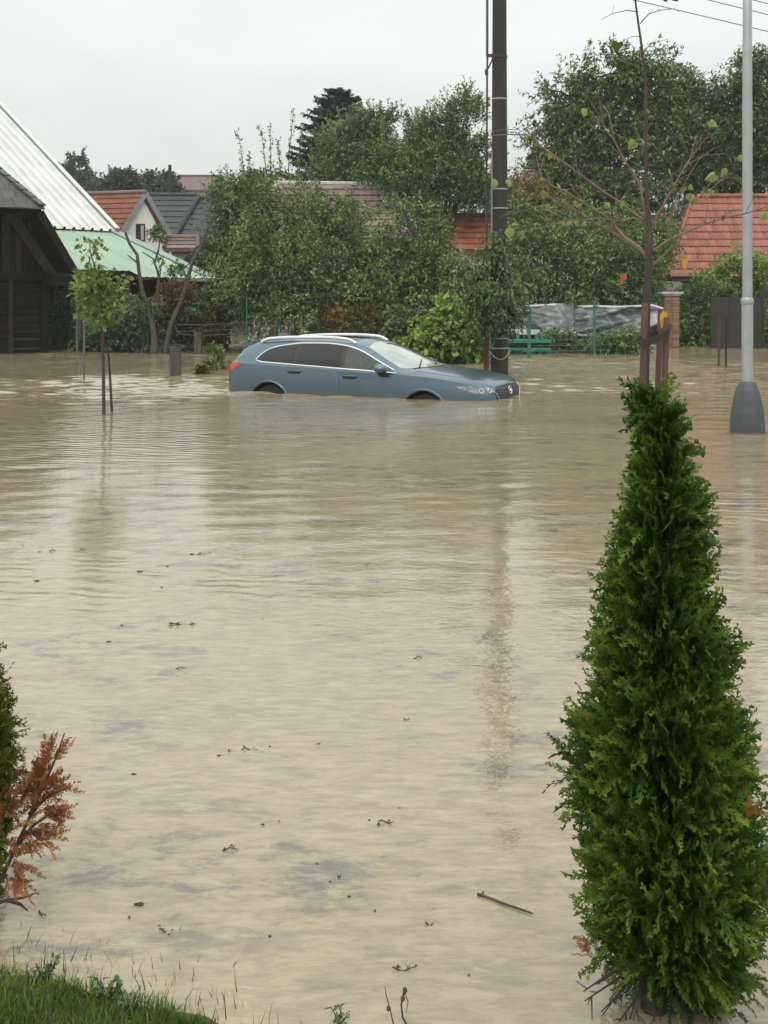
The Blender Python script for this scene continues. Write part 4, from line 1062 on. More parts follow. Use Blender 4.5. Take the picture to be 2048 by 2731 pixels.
gl_top = lambda x: float(pchip([-1.76, -1.68, -1.54, -1.30, -0.90, -0.50, -0.16, 0.13, 0.43, 0.68, 0.85], [1.075, 1.17, 1.255, 1.315, 1.362, 1.372, 1.348, 1.275, 1.145, 1.035, 0.962], x))
gl_bot = lambda x: float(np.interp(x, [-1.76, -1.66, -0.95, -0.1, 0.85], [1.06, 1.035, 1.01, 0.982, 0.955]))
def strip(x0, x1, ins=0.0):
    n = max(2, int(abs(x1 - x0) / 0.08)); xs_ = np.linspace(x0, x1, n + 1)
    return [(x, gl_bot(x) + ins) for x in xs_] + [(x, gl_top(x) - ins) for x in xs_[::-1]]
for sy in (-1, 1):
    side = dict(o3=(0, 0, 0), ax=(1, 0, 0), ay=(0, 0, 1), ray=(0, -sy, 0))
    project(strip(-1.74, 0.83), **side, off=0.002, thick=0.01).build('window_frame', M['black_trim'], body, smooth=True, world_space=False)
    for nm, x0, x1, mm in (('side_window', 0.77, -0.10, 'glass_side'), ('side_window', -0.20, -0.98, 'glass_dark'), ('side_window', -1.06, -1.67, 'glass_dark')):
        project(strip(x1, x0, 0.016), **side, off=0.006, thick=0.002).build(nm, M[mm], car, smooth=True, world_space=False)
    # door skins with their shut lines
    for nm, poly in (('front_door', [(-0.14, 0.40), (0.0, 0.30), (0.86, 0.30), (0.90, 0.45), (0.91, 0.70), (0.86, gl_bot(0.85) - 0.025), (-0.14, gl_bot(-0.14) - 0.025)]),
                     ('rear_door', [(-0.92, 0.40), (-0.86, 0.30), (-0.165, 0.30), (-0.155, gl_bot(-0.155) - 0.025), (-1.14, gl_bot(-1.14) - 0.025), (-1.14, 0.80), (-1.09, 0.62)])):
        dr = project(poly, **side, off=0.0045, step=0.06, thick=0.012).build(nm, M['paint'], car, smooth=True, world_space=False)
        hx = 0.04 if nm == 'front_door' else -0.98; hzc = 0.875 if nm == 'front_door' else 0.915
        pts = on_skin([(hx - 0.10, hzc), (hx - 0.06, hzc + 0.004), (hx + 0.05, hzc + 0.004), (hx + 0.11, hzc)], **side, off=0.035)
        pts[0] = pts[0] + Vector((0, -sy * 0.022, 0)); pts[-1] = pts[-1] + Vector((0, -sy * 0.022, 0))
        MB().tube(pts, [0.010, 0.016, 0.016, 0.012], 8).build('door_handle', M['paint'], dr, smooth=True, world_space=False)
        project([(hx - 0.11, hzc - 0.045), (hx + 0.09, hzc - 0.045), (hx + 0.13, hzc - 0.005), (hx + 0.07, hzc + 0.03), (hx - 0.08, hzc + 0.03), (hx - 0.14, hzc - 0.005)], **side, off=0.006, step=0.03).build('handle_recess', M['black_trim'], dr, world_space=False)
    # chrome line round the side windows
    loop = dens([(x, gl_bot(x)) for x in np.linspace(-1.74, 0.85, 24)] + [(x, gl_top(x)) for x in np.linspace(0.85, -1.76, 40)[1:]], 0.08, True)
    pts = on_skin([(p.x, p.y) for p in loop], **side, off=0.007); pts.append(pts[0])
    MB().tube(pts, 0.0125, 6).build('chrome_trim', M['chrome'], car, smooth=True, world_space=False)
    # crease along the flank
    pts = on_skin([(x, np.interp(x, [-1.9, 0, 1.7], [0.80, 0.70, 0.74])) for x in np.linspace(-0.9, 0.95, 10)], **side, off=0.0)
    # roof rail
    xs_ = np.linspace(0.0, -1.80, 22)
    rp = [Vector((x, sy * (float(f_we(x)) - 0.005), float(f_ze(x)) + 0.055 - (0.045 if i in (0, 21) else 0.012 if i in (1, 20) else 0))) for i, x in enumerate(xs_)]
    MB().tube(rp, 0.028, 8).build('roof_rail', M['silver'], car, smooth=True, world_space=False)
    # arch lips
    for wx_ in (WX_F, WX_R):
        pr = [(wx_ + 0.395 * math.cos(t), WZ + 0.395 * math.sin(t)) for t in np.linspace(math.radians(8), math.radians(172), 22)]
        MB().tube(on_skin(pr, **side, off=0.004), 0.020, 6).build('arch_lip', M['paint'], car, smooth=True, world_space=False)
    # wheels
    for wx_ in (WX_F, WX_R):
        w_ = empty('wheel', (wx_, sy * 0.77, WZ)); w_.parent = car
        mb = MB()
        prof = [(0.215, -0.10), (0.30, -0.108), (0.328, -0.085), (0.333, 0), (0.328, 0.085), (0.30, 0.108), (0.215, 0.10)]
        mb.lathe(prof, (0, 0, 0), 32); tm = mb.mesh('tyre', True); tm.transform(Matrix.Rotation(math.pi / 2, 4, 'X')); link('tyre', tm, M['tyre'], w_, False)
        mb = MB(); mb.lathe([(0.0, 0.075), (0.05, 0.075), (0.06, 0.05), (0.19, 0.06), (0.222, 0.095), (0.222, -0.09), (0.0, -0.09)], (0, 0, 0), 28)
        for k in range(10):
            a = 2 * math.pi * k / 10; mb.bar((0.04 * math.cos(a), 0.04 * math.sin(a), 0.078), (0.21 * math.cos(a), 0.21 * math.sin(a), 0.086), 0.032, 0.02)
        rm = mb.mesh('rim'); rm.transform(Matrix.Rotation(math.pi / 2 * (1 if sy < 0 else -1), 4, 'X')); link('rim', rm, M['galv'], w_, False)
    # door mirror
    mp_ = Vector((0.62, sy * 0.885, 0.975))
    mb = MB(); n = 12; rings = []
    for t, s in ((-0.075, 0.55), (-0.06, 0.86), (-0.02, 1.0), (0.04, 0.95), (0.09, 0.72), (0.12, 0.35)):
        rings.append([mp_ + Vector((t, sy * (0.105 + 0.115 * s * math.cos(2 * math.pi * k / n) * (1 if math.cos(2 * math.pi * k / n) > 0 else 0.95)), 0.055 + 0.075 * s * math.sin(2 * math.pi * k / n))) for k in range(n)])
    vs = [p for r in rings for p in r]; fs = [(i * n + k, i * n + (k + 1) % n, (i + 1) * n + (k + 1) % n, (i + 1) * n + k) for i in range(len(rings) - 1) for k in range(n)]
    fs += [tuple(range(n)), tuple(range((len(rings) - 1) * n, len(rings) * n))]
    mir_ = mb.add(vs, fs).build('wing_mirror', M['paint'], car, smooth=True, world_space=False)
    MB().bar(mp_ + Vector((0.02, -sy * 0.04, -0.065)), mp_ + Vector((0.015, sy * 0.10, -0.01)), 0.13, 0.06).build('mirror_foot', M['black_trim'], mir_, world_space=False)
    # headlamp, tail lamp
    hd_ = dict(o3=(0, 0, 0), ax=(0.707, sy * 0.707 * -1, 0), ay=(0, 0, 1), ray=(-0.707, -sy * 0.707, 0))
    c = 0.707
    def ha(x, y): return c * (x - abs(y))
    pl = [(0.66, 0.795), (0.86, 0.82), (1.06, 0.81), (1.22, 0.78), (1.285, 0.735), (1.22, 0.685), (1.04, 0.68), (0.84, 0.73)]
    hl = project(pl, **hd_, off=0.006, step=0.04).build('headlight', M['lamp_glass'], car, smooth=True, world_space=False)
    for a_c, rr0 in ((1.03, 0.034), (1.16, 0.032)):
        cp = on_skin([(a_c + rr0 * math.cos(t), 0.742 + rr0 * math.sin(t)) for t in np.linspace(0, 2 * math.pi, 15)], **hd_, off=0.013)
        MB().tube(cp, 0.007, 6).build('lamp_ring', M['lamp_inner'], hl, smooth=True, world_space=False)
    tl_ = dict(o3=(0, 0, 0), ax=(1, 0, 0), ay=(0, 0, 1), ray=(0.36, -sy * 0.93, 0))
    pl = [(-1.66, 0.985), (-2.00, 1.015), (-2.26, 0.995), (-2.32, 0.90), (-2.28, 0.80), (-2.12, 0.805), (-1.86, 0.89)]
    project([(p[0] - 0.02, p[1] + 0.005) for p in pl], o3=(0, 0, 0), ax=(1, 0, 0), ay=(0, 0, 1), ray=(0.36, -sy * 0.93, 0), off=0.008, step=0.04).build('tail_light', M['red_lens'], car, smooth=True, world_space=False)
# windscreen, rear window, roof panel
topv = dict(o3=(0, 0, 0), ax=(1, 0, 0), ay=(0, 1, 0), ray=(0, 0, -1))
ws_ = project([(1.16, -0.40), (1.02, -0.62), (0.86, -0.705), (0.52, -0.645), (0.22, -0.575), (0.19, -0.30), (0.185, 0), (0.19, 0.30), (0.22, 0.575), (0.52, 0.645), (0.86, 0.705), (1.02, 0.62), (1.16, 0.40), (1.21, 0)], **topv, off=0.005, step=0.06).build('windscreen', M['windscreen'], car, smooth=True, world_space=False)
project([(-0.06, -0.40), (-0.06, 0.40), (-0.62, 0.42), (-0.62, -0.42)], **topv, off=0.004, step=0.08).build('sunroof', M['glass_dark'], car, world_space=False)
project([(-0.50, 1.27), (0.50, 1.27), (0.58, 1.02), (-0.58, 1.02)], (0, 0, 0), (0, 1, 0), (0, 0, 1), (1, 0, 0), off=0.005, step=0.06).build('rear_window', M['glass_dark'], car, world_space=False)
for yy, y2 in ((-0.55, -0.05), (-0.02, 0.45)):
    pts = on_skin([(1.10 - 0.03 * i + (0.06 if abs(yy) < 0.1 else 0), yy + (y2 - yy) * i / 6) for i in range(7)], **topv, off=0.018)
    MB().tube(pts, 0.011, 5).build('wiper', M['black_trim'], car, world_space=False)
arc = on_skin([(0.30, -0.10), (0.32, 0.08), (0.40, 0.28), (0.56, 0.44), (0.78, 0.53), (0.98, 0.56)], **topv, off=0.004)
MB().tube(arc, [0.006, 0.014, 0.020, 0.022, 0.022, 0.018], 6).build('pillar_trim', M['black_trim'], car, smooth=True, world_space=False)
MB().bar((0.44, -0.02, 1.225), (0.52, 0.02, 1.225), 0.22, 0.07).build('inner_mirror', M['black_trim'], car, world_space=False)
# bonnet panel with its shut line
hood = [(1.10, -0.62), (1.13, -0.74), (1.75, -0.735), (2.05, -0.675), (2.22, -0.56), (2.29, -0.25), (2.30, 0), (2.29, 0.25), (2.22, 0.56), (2.05, 0.675), (1.75, 0.735), (1.13, 0.74), (1.10, 0.62), (1.22, 0.40), (1.27, 0), (1.22, -0.40)]
project(hood, **topv, off=0.004, step=0.08).build('bonnet', M['paint'], car, smooth=True, world_space=False)
project([(1.02, -0.63), (1.08, -0.63), (1.205, -0.40), (1.255, 0), (1.205, 0.40), (1.08, 0.63), (1.02, 0.63), (1.165, 0.40), (1.215, 0), (1.165, -0.40)], **topv, off=0.006, step=0.06).build('scuttle', M['black_trim'], car, world_space=False)
# grille with bars, chrome wing and round winged emblem
front = dict(o3=(0, 0, 0), ax=(0, 1, 0), ay=(0, 0, 1), ray=(-1, 0, 0))
gr = project([(-0.48, 0.79), (0, 0.81), (0.48, 0.79), (0.55, 0.72), (0.40, 0.44), (-0.40, 0.44), (-0.55, 0.72)], **front, off=0.008, step=0.05).build('grille', M['black_trim'], car, world_space=False)
for zz in (0.735, 0.695, 0.655, 0.615, 0.575, 0.535, 0.495):
    wdt = 0.50 if zz > 0.68 else 0.50 - (0.70 - zz) * 0.48
    MB().tube(on_skin([(y, zz) for y in np.linspace(-wdt + 0.02, wdt - 0.02, 9)], **front, off=0.016), 0.007, 5).build('grille_bar', M['dark_trim'], gr, world_space=False)
wing = on_skin([(-0.66, 0.72), (-0.60, 0.71), (-0.55, 0.675), (-0.48, 0.58), (-0.42, 0.46), (-0.30, 0.425), (0, 0.42), (0.30, 0.425), (0.42, 0.46), (0.48, 0.58), (0.55, 0.675), (0.60, 0.71), (0.66, 0.72)], **front, off=0.018)
MB().tube(wing, 0.011, 6).build('chrome_wing', M['band'], car, smooth=True, world_space=False)
em = on_skin([(0.068 * math.cos(t), 0.705 + 0.054 * math.sin(t)) for t in np.linspace(0, 2 * math.pi, 25)], **front, off=0.030)
emb = MB().tube(em, 0.008, 6)
emb.tube(on_skin([(-0.064, 0.726), (-0.038, 0.726), (-0.017, 0.708), (0, 0.69), (0.017, 0.708), (0.038, 0.726), (0.064, 0.726)], **front, off=0.030), 0.007, 6)
emb.build('emblem', M['chrome'], car, smooth=True, world_space=False)
# aerial fin, rear spoiler
MB().add([(-1.66, 0, 1.50), (-1.80, 0, 1.50), (-1.58, -0.02, 1.42), (-1.58, 0.02, 1.42), (-1.82, -0.025, 1.40), (-1.82, 0.025, 1.40)], [(0, 2, 4, 1), (0, 1, 5, 3), (0, 3, 2), (1, 4, 5), (2, 3, 5, 4)]).build('aerial_fin', M['paint'], car, world_space=False)
sp_ = MB(); 
for y0, y1 in ((-0.54, 0.54),):
    sp_.add([(-2.00, y0, 1.365), (-2.00, y1, 1.365), (-2.24, y1 * 0.97, 1.315), (-2.24, y0 * 0.97, 1.315), (-2.00, y0, 1.30), (-2.00, y1, 1.30), (-2.22, y1 * 0.97, 1.285), (-2.22, y0 * 0.97, 1.285)], [(0, 1, 2, 3), (7, 6, 5, 4), (0, 3, 7, 4), (1, 5, 6, 2), (3, 2, 6, 7), (0, 4, 5, 1)])
sp_.build('spoiler', M['paint'], car, world_space=False)
# ================================================================ STREET FURNITURE AND GARDEN THINGS
# ---- street lamp column on the right
ld = 13.15
lb = at(1993, 1155, ld)
lamp = empty('street_lamp', (lb.x, ld, 0), 'grey metal lamp post with a dark eight-sided flared base in the water', 'lamp post')
MB().lathe([(0.205, -0.7), (0.205, 0.0), (0.203, 0.10), (0.190, 0.24), (0.165, 0.38), (0.135, 0.50), (0.098, 0.585), (0.086, 0.60), (0.072, 0.605)], (lb.x, ld, 0), 8, 0.30).build('base', M['lamp_base'], lamp)
MB().lathe([(0.066, 0.55), (0.066, 1.50), (0.064, 1.52)], (lb.x, ld, 0), 24).build('lower_pole', M['galv'], lamp, smooth=True)
MB().lathe([(0.066, 1.50), (0.0735, 1.51), (0.0735, 1.56), (0.060, 1.585)], (lb.x, ld, 0), 24).build('collar', M['galv'], lamp, smooth=True)
MB().lathe([(0.058, 1.55), (0.056, 4.0), (0.047, 6.2), (0.03, 6.22)], (lb.x, ld, 0), 24).build('upper_pole', M['galv'], lamp, smooth=True)

M['mud'] = mat('mud', (0.17, 0.135, 0.085), 0.5, var=0.4, scale=30)
MB().lathe([(0.2054, -0.05), (0.2062, 0.0), (0.2056, 0.018)], (lb.x, ld, 0), 8, 0.30).build('mud_reflection', M['mud'], lamp)  # mud ring whose colour also paints in the water's tan reflection
# ---- utility pole behind the car
pd = 22.4
pb = at(1332, 1003, pd)
pole = empty('utility_pole', (pb.x, pd, 0), 'tall dark weathered utility pole with pale metal bands behind the car bonnet', 'utility pole')
PT = 8.7
MB().lathe([(0.178, -0.8), (0.178, 0.0), (0.165, 2.5), (0.150, 5.5), (0.133, PT), (0.06, PT + 0.05)], (pb.x, pd, 0), 18).build('shaft', M['pole_wood'], pole, smooth=True)
def rad_at(z): return float(np.interp(z, [0, 2.5, 5.5, PT], [0.178, 0.165, 0.150, 0.133]))
for py in (265, 505, 556, 880, 902, 928):
    z = at(0, py, pd).z; r = rad_at(z)
    MB().lathe([(r - 0.002, z - 0.014), (r + 0.006, z - 0.012), (r + 0.006, z + 0.012), (r - 0.002, z + 0.014)], (pb.x, pd, 0), 20).build('band', M['band'], pole, smooth=True)
z = at(0, 948, pd).z; r = rad_at(z) + 0.012                     # loose wire hanging round the foot
MB().tube([Vector((pb.x + r * math.cos(t), pd + r * math.sin(t), z + 0.07 * math.cos(2 * (t + math.pi / 2)) * -1)) for t in np.linspace(math.pi, 2 * math.pi, 14)], 0.012, 6).build('loose_wire', M['band'], pole, smooth=True)
bz = at(0, 152, pd).z
bx0 = at(1300, 152, pd).x
mb = MB(); mb.bar((bx0 - 0.03, pd - 0.12, bz), (pb.x - 0.1, pd - 0.1, bz + 0.01), 0.05, 0.06)
mb.lathe([(rad_at(bz) + 0.002, bz - 0.03), (rad_at(bz) + 0.012, bz - 0.028), (rad_at(bz) + 0.012, bz + 0.028), (rad_at(bz) + 0.002, bz + 0.03)], (pb.x, pd, 0), 18)
mb.bar((bx0 + 0.11, pd - 0.12, bz - 0.02), (bx0, pd - 0.12, bz - 0.26), 0.025, 0.03)
mb.build('bracket', M['cable'], pole)
cz = lambda px, py: at(px, py, pd - 0.14)
MB().tube([Vector((bx0 + 0.012, pd - 0.13, PT - 0.1)), cz(1300, 0), cz(1300, 150), cz(1299, 196), cz(1298, 400), cz(1297, 560), cz(1298, 700), cz(1300, 840)], 0.019, 6).build('cable', M['cable'], pole, smooth=True)
MB().tube([Vector((bx0 - 0.02, pd - 0.16, PT - 0.1)), cz(1297, 0), cz(1297, 150)], 0.010, 6).build('cable', M['cable_grey'], pole, smooth=True)
MB().tube([cz(1312, 400), cz(1311, 700), cz(1304, 900), cz(1303, 1000)], 0.016, 6).build('cable', M['cable_grey'], pole, smooth=True)
MB().tube([cz(1297, 185), cz(1298, 200)], 0.034, 8).build('cable_clamp', M['cable'], pole, smooth=True)
# cross arm and insulators above the frame, where the wires start
MB().box((pb.x + 0.25, pd, PT - 0.35), (1.3, 0.1, 0.1)).build('cross_arm', M['galv'], pole)
heads = []
for dx in (-0.3, 0.3, 0.85):
    MB().lathe([(0.02, 0), (0.05, 0.03), (0.06, 0.08), (0.045, 0.12), (0.05, 0.16), (0.02, 0.19)], (pb.x + dx, pd, PT - 0.3), 12).build('insulator', M['plaster'], pole, smooth=True)
    heads.append(Vector((pb.x + dx, pd, PT - 0.12)))
# overhead wires, right of the pole top
def wire_through(p1, p2, lab):
    """wire through two seen pixels, carried on to its pole head and to a far pole outside the frame"""
    s = (p2[1] - p1[1]) / (p2[0] - p1[0])
    pts = []
    for px in (1340, 1500, 1700, 1900, 2100, 2400, 2800):
        py = p1[1] + (px - p1[0]) * s + 0.00002 * (px - p1[0]) * (px - p2[0])
        pts.append(at(px, py, 22.4 + (px - 1340) * 0.002))
    MBo = MB().tube(pts, 0.011, 5).build('overhead_wire', M['cable_grey'], None, smooth=True)
    tag(MBo, lab, 'wire')
wire_through((1690, 0), (2048, 84), 'lowest thin overhead wire sloping down to the right behind the lamp post')
wire_through((1890, 0), (2048, 39), 'middle thin overhead wire crossing the top right corner of the sky')
wire_through((2010, 0), (2048, 10), 'topmost short stretch of overhead wire in the top right corner')

# ---- three square timber posts in the flood, left of the car
def timber_post(px, ytop, ybase, w, lab, lean=0.0):
    d = 4800 / (ybase - YH); b = at(px, ybase, d); t = at(px + lean, ytop, d); s = d / FPX * w
    root = empty('timber_post', (b.x, d, 0), lab, 'post', 'timber posts left of the car')
    MB().prism([(b.x - s / 2, d - s / 2, -0.7), (b.x + s / 2, d - s / 2, -0.7), (b.x + s / 2, d + s / 2, -0.7), (b.x - s / 2, d + s / 2, -0.7)], (t.x - b.x, 0, t.z + 0.7)).build('shaft', M['wood_post'], root)
    MB().box((t.x, d, t.z + 0.012), (s * 0.94, s * 0.94, 0.03)).build('sawn_top', M['wood_grey'], root)
timber_post(468, 922, 1002, 26, 'tall thick wooden post standing in the water between the sapling and the car')
timber_post(529, 884, 946, 19, 'wooden post farther back against the wire fence behind the car tail', -1)
timber_post(501, 905, 935, 10, 'thin short wooden post just left of the farther post', 0)

# ---- slender fence stakes and the wire fence behind the car
fd = 31.0
fe_ = empty('wire_fence', (at(760, 890, fd).x, fd, 0), 'low wire fence with thin green posts running behind the car', 'fence')
for px, yt, r, mname in ((658, 792, 0.022, 'teal_paint'), (736, 842, 0.016, 'wire'), (747, 800, 0.02, 'teal_paint'), (803, 842, 0.02, 'galv'), (868, 835, 0.014, 'wire'), (1030, 838, 0.022, 'galv'), (985, 850, 0.016, 'wire')):
    a, b = at(px, 960, fd), at(px, yt, fd); MB().tube([Vector((a.x, fd, -0.7)), b], r, 8).build('post', M[mname], fe_, smooth=True)
for yl in (882, 862):
    pts = [at(px, yl + 4 * math.sin(px * 0.013 + yl), fd - 0.03) for px in range(468, 1050, 30)]
    MB().tube(pts, 0.005, 4).build('wire', M['wire'], fe_)
pts = [at(466, 868, fd - 0.05), at(470, 880, fd - 0.05), at(480, 890, fd - 0.05), at(498, 893, fd - 0.05), at(540, 895, fd), at(630, 890, fd)]
MB().tube(pts, 0.009, 6).build('rail', M['wire'], fe_, smooth=True)

def slim_post(name, px, ytop, ybase, r, m_, lab, d=None, cat='post', group=None):
    d = d or 4800 / (ybase - YH); b = at(px, ybase, d); t = at(px, ytop, d)
    root = empty(name, (b.x, d, 0), lab, cat, group)
    MB().tube([Vector((b.x, d, -0.7)), t], r, 10).build('shaft', M[m_], root, smooth=True)
    MB().tube([t, t + Vector((0, 0, 0.02))], [r * 1.25, r * 0.9], 10).build('cap', M[m_], root, smooth=True)
    return root
slim_post('fence_post', 224, 858, 1012, 0.020, 'wire', 'thin grey green metal fence post in the water beside the leafy sapling')
slim_post('fence_post', 205, 790, 1002, 0.012, 'wire', 'hair thin pale fence rod in the water just left of the sapling')
slim_post('garden_post', 1411, 830, 956, 0.045, 'teal_paint', 'dark green metal fence post in front of the green bench')
slim_post('garden_post', 1585, 805, 944, 0.042, 'teal_paint', 'dark green metal fence post in front of the middle of the tarpaulin')
# wire mesh between the two green posts
mf = empty('mesh_fence', (at(1500, 940, 30.5).x, 30.5, 0), 'fine green wire mesh stretched between two dark green posts', 'fence')
for yl in (905, 920, 935, 850, 870, 890):
    MB().tube([at(1405, yl + 2, 29.5), at(1500, yl + 1, 30.4), at(1590, yl, 31.2), at(1700, yl + 1, 31.5)], 0.006, 4).build('wire', M['teal_paint'], mf)
for px in range(1425, 1700, 22):
    MB().tube([at(px, 840, 30.2), at(px, 948, 30.2)], 0.004, 4).build('wire', M['teal_paint'], mf)

# ---- green plastic bench and table
bd_ = 31.6
bn = empty('garden_bench', (at(1410, 940, bd_).x, bd_, 0), 'green garden bench and table frame standing in the water under the tarpaulin', 'bench')
def bb(name, x0, y0, x1, y1, dd_=0.0, th=0.05): 
    a, b = at(x0, y0, bd_ + dd_), at(x1, y1, bd_ + dd_)
    MB().box(((a.x + b.x) / 2, bd_ + dd_, (a.z + b.z) / 2), (abs(b.x - a.x), th, abs(a.z - b.z))).build(name, M['green_plastic'], bn)
bb('tabletop', 1352, 906, 1466, 913, 0.1, 0.7)
bb('seat', 1350, 928, 1468, 934, -0.35, 0.28)
bb('back_rail', 1360, 915, 1462, 920, 0.5)
for x0 in (1376, 1428, 1440): bb('leg', x0, 890, x0 + 9, 960, 0.3)
for x0 in (1372, 1384, 1436, 1456): bb('leg', x0, 934, x0 + 8, 965, -0.35)
for x0, x1 in ((1362, 1392), (1425, 1436), (1448, 1464)): bb('side_panel', x0, 934, x1, 944, -0.22)

# ---- grey plastic tarpaulin over a heap, with its white hem
td = 33.0
tr_ = empty('tarpaulin', (at(1560, 900, td).x, td, 0), 'crumpled grey plastic tarpaulin with a white hem spread over a long heap', 'tarpaulin')
nu, nvv = 110, 26
xs_t = np.linspace(1352, 1772, nu); rngt = np.random.default_rng(4)
topy = np.interp(xs_t, [1352, 1400, 1480, 1540, 1580, 1650, 1700, 1740, 1772], [822, 818, 814, 820, 818, 820, 818, 815, 826])
boty = np.interp(xs_t, [1352, 1450, 1520, 1560, 1600, 1680, 1740, 1772], [888, 890, 893, 893, 890, 908, 905, 880])
V, F = [], []
for j in range(nvv):
    f = j / (nvv - 1)
    for i in range(nu):
        px = xs_t[i]
        py = boty[i] + (topy[i] - boty[i]) * f
        dep = td + 1.1 * f ** 1.3
        peak = math.exp(-((px - 1490) / 70) ** 2)
        fold = 0.19 * math.sin((px - 1490) / 21 * (0.4 + 0.9 * (1 - f)) + 2.4 * f) * (0.35 + f * (1 - f) * 3)
        fold += 0.13 * math.sin((px * 0.55 + (py - 800) * 2.3) / 13.0) * (px > 1530) + 0.05 * math.sin(px / 7.3 + f * 7) * (0.3 + 0.7 * f)
        sag = 0.06 * math.sin(px / 33) * f
        v = at(px, py, dep + fold - 0.12 * peak * f); v.z += sag * 0.4 + 0.05 * peak * f
        V.append(v)
for j in range(2, 8):
    f = j / 7
    for i in range(nu):
        px = xs_t[i]; v = at(px, topy[i], td + 1.1); V.append(Vector((v.x, td + 1.1 + 1.3 * f, v.z - 0.5 * f * f + 0.03 * math.sin(px / 11))))
nr_ = nvv + 6
for j in range(nr_ - 1):
    for i in range(nu - 1): F.append((j * nu + i, j * nu + i + 1, (j + 1) * nu + i + 1, (j + 1) * nu + i))
m_tarp, ntt, bt = new_mat('tarp_film')
nn_, ll_ = ntt.nodes, ntt.links
tct = nn_.new('ShaderNodeTexCoord'); not_ = nn_.new('ShaderNodeTexNoise'); not_.inputs['Scale'].default_value = 1.6; not_.inputs['Detail'].default_value = 2; not_.inputs['Distortion'].default_value = 1.5
mpt = nn_.new('ShaderNodeMapping'); mpt.inputs['Scale'].default_value = (1, 1, 2.2); mpt.inputs['Rotation'].default_value = (0, 0.5, 0)
ll_.new(tct.outputs['Object'], mpt.inputs[0]); ll_.new(mpt.outputs[0], not_.inputs['Vector'])
crt = nn_.new('ShaderNodeValToRGB'); ll_.new(not_.outputs[0], crt.inputs[0])
crt.color_ramp.elements[0].position = 0.45; crt.color_ramp.elements[0].color = (0.065, 0.068, 0.068, 1)
crt.color_ramp.elements[1].position = 0.72; crt.color_ramp.elements[1].color = (0.27, 0.275, 0.27, 1)
ll_.new(crt.outputs[0], bt.inputs['Base Color']); bt.inputs['Roughness'].default_value = 0.24
M['tarp'] = m_tarp
MB().add(V, F).build('sheet', M['tarp'], tr_, smooth=True)
MB().add([at(px, by + dy - 0.5, td - 0.03 + 0.05 * math.sin(px / 19)) for dy in (-10, -3, 4) for px, by in zip(xs_t[:62], boty[:62])],
         [(j * 62 + i, j * 62 + i + 1, (j + 1) * 62 + i + 1, (j + 1) * 62 + i) for j in range(2) for i in range(61)]).build('white_hem', M['white_metal'], tr_, smooth=True)
MB().tube([at(px, ty - 1, td + 1.05) for px, ty in zip(xs_t[::4], topy[::4])], 0.035, 6).build('ridge_hem', M['white_metal'], tr_, smooth=True)
# heap below it
hp_ = empty('woodpile', (at(1560, 900, td + 1).x, td + 1.2, 0), 'dark stack of logs hidden under the grey tarpaulin', 'woodpile')
q0, q1 = at(1362, 900, td + 0.3), at(1690, 900, td + 0.3)
rng = random.Random(8); x = q0.x
while x < q1.x:
    r = rng.uniform(0.07, 0.12)
    for lv in range(3):
        MB().tube([Vector((x, td + 0.25 + rng.uniform(-0.05, 0.08), 0.02 + lv * 0.19)), Vector((x, td + 1.6, 0.02 + lv * 0.19))], r * 0.95, 9).build('log', M['wood_post'], hp_)
    x += 2 * r

# ---- pairs of slim red stakes in the flood near the gate
slim_post('tree_stake', 1917, 848, 977, 0.026, 'stake', 'slim red brown stake in the water in front of the brown gate', group='slim stakes near the gate')
slim_post('tree_stake', 1936, 850, 978, 0.020, 'wood_grey', 'thin grey brown stick in the water right beside the red brown stake', group='slim stakes near the gate')
# stake against the utility pole
sd_ = 21.6
slim_post('tree_stake', 1299, 850, 1004, 0.034, 'stake', 'reddish wooden stake standing close against the left of the utility pole', d=22.0)

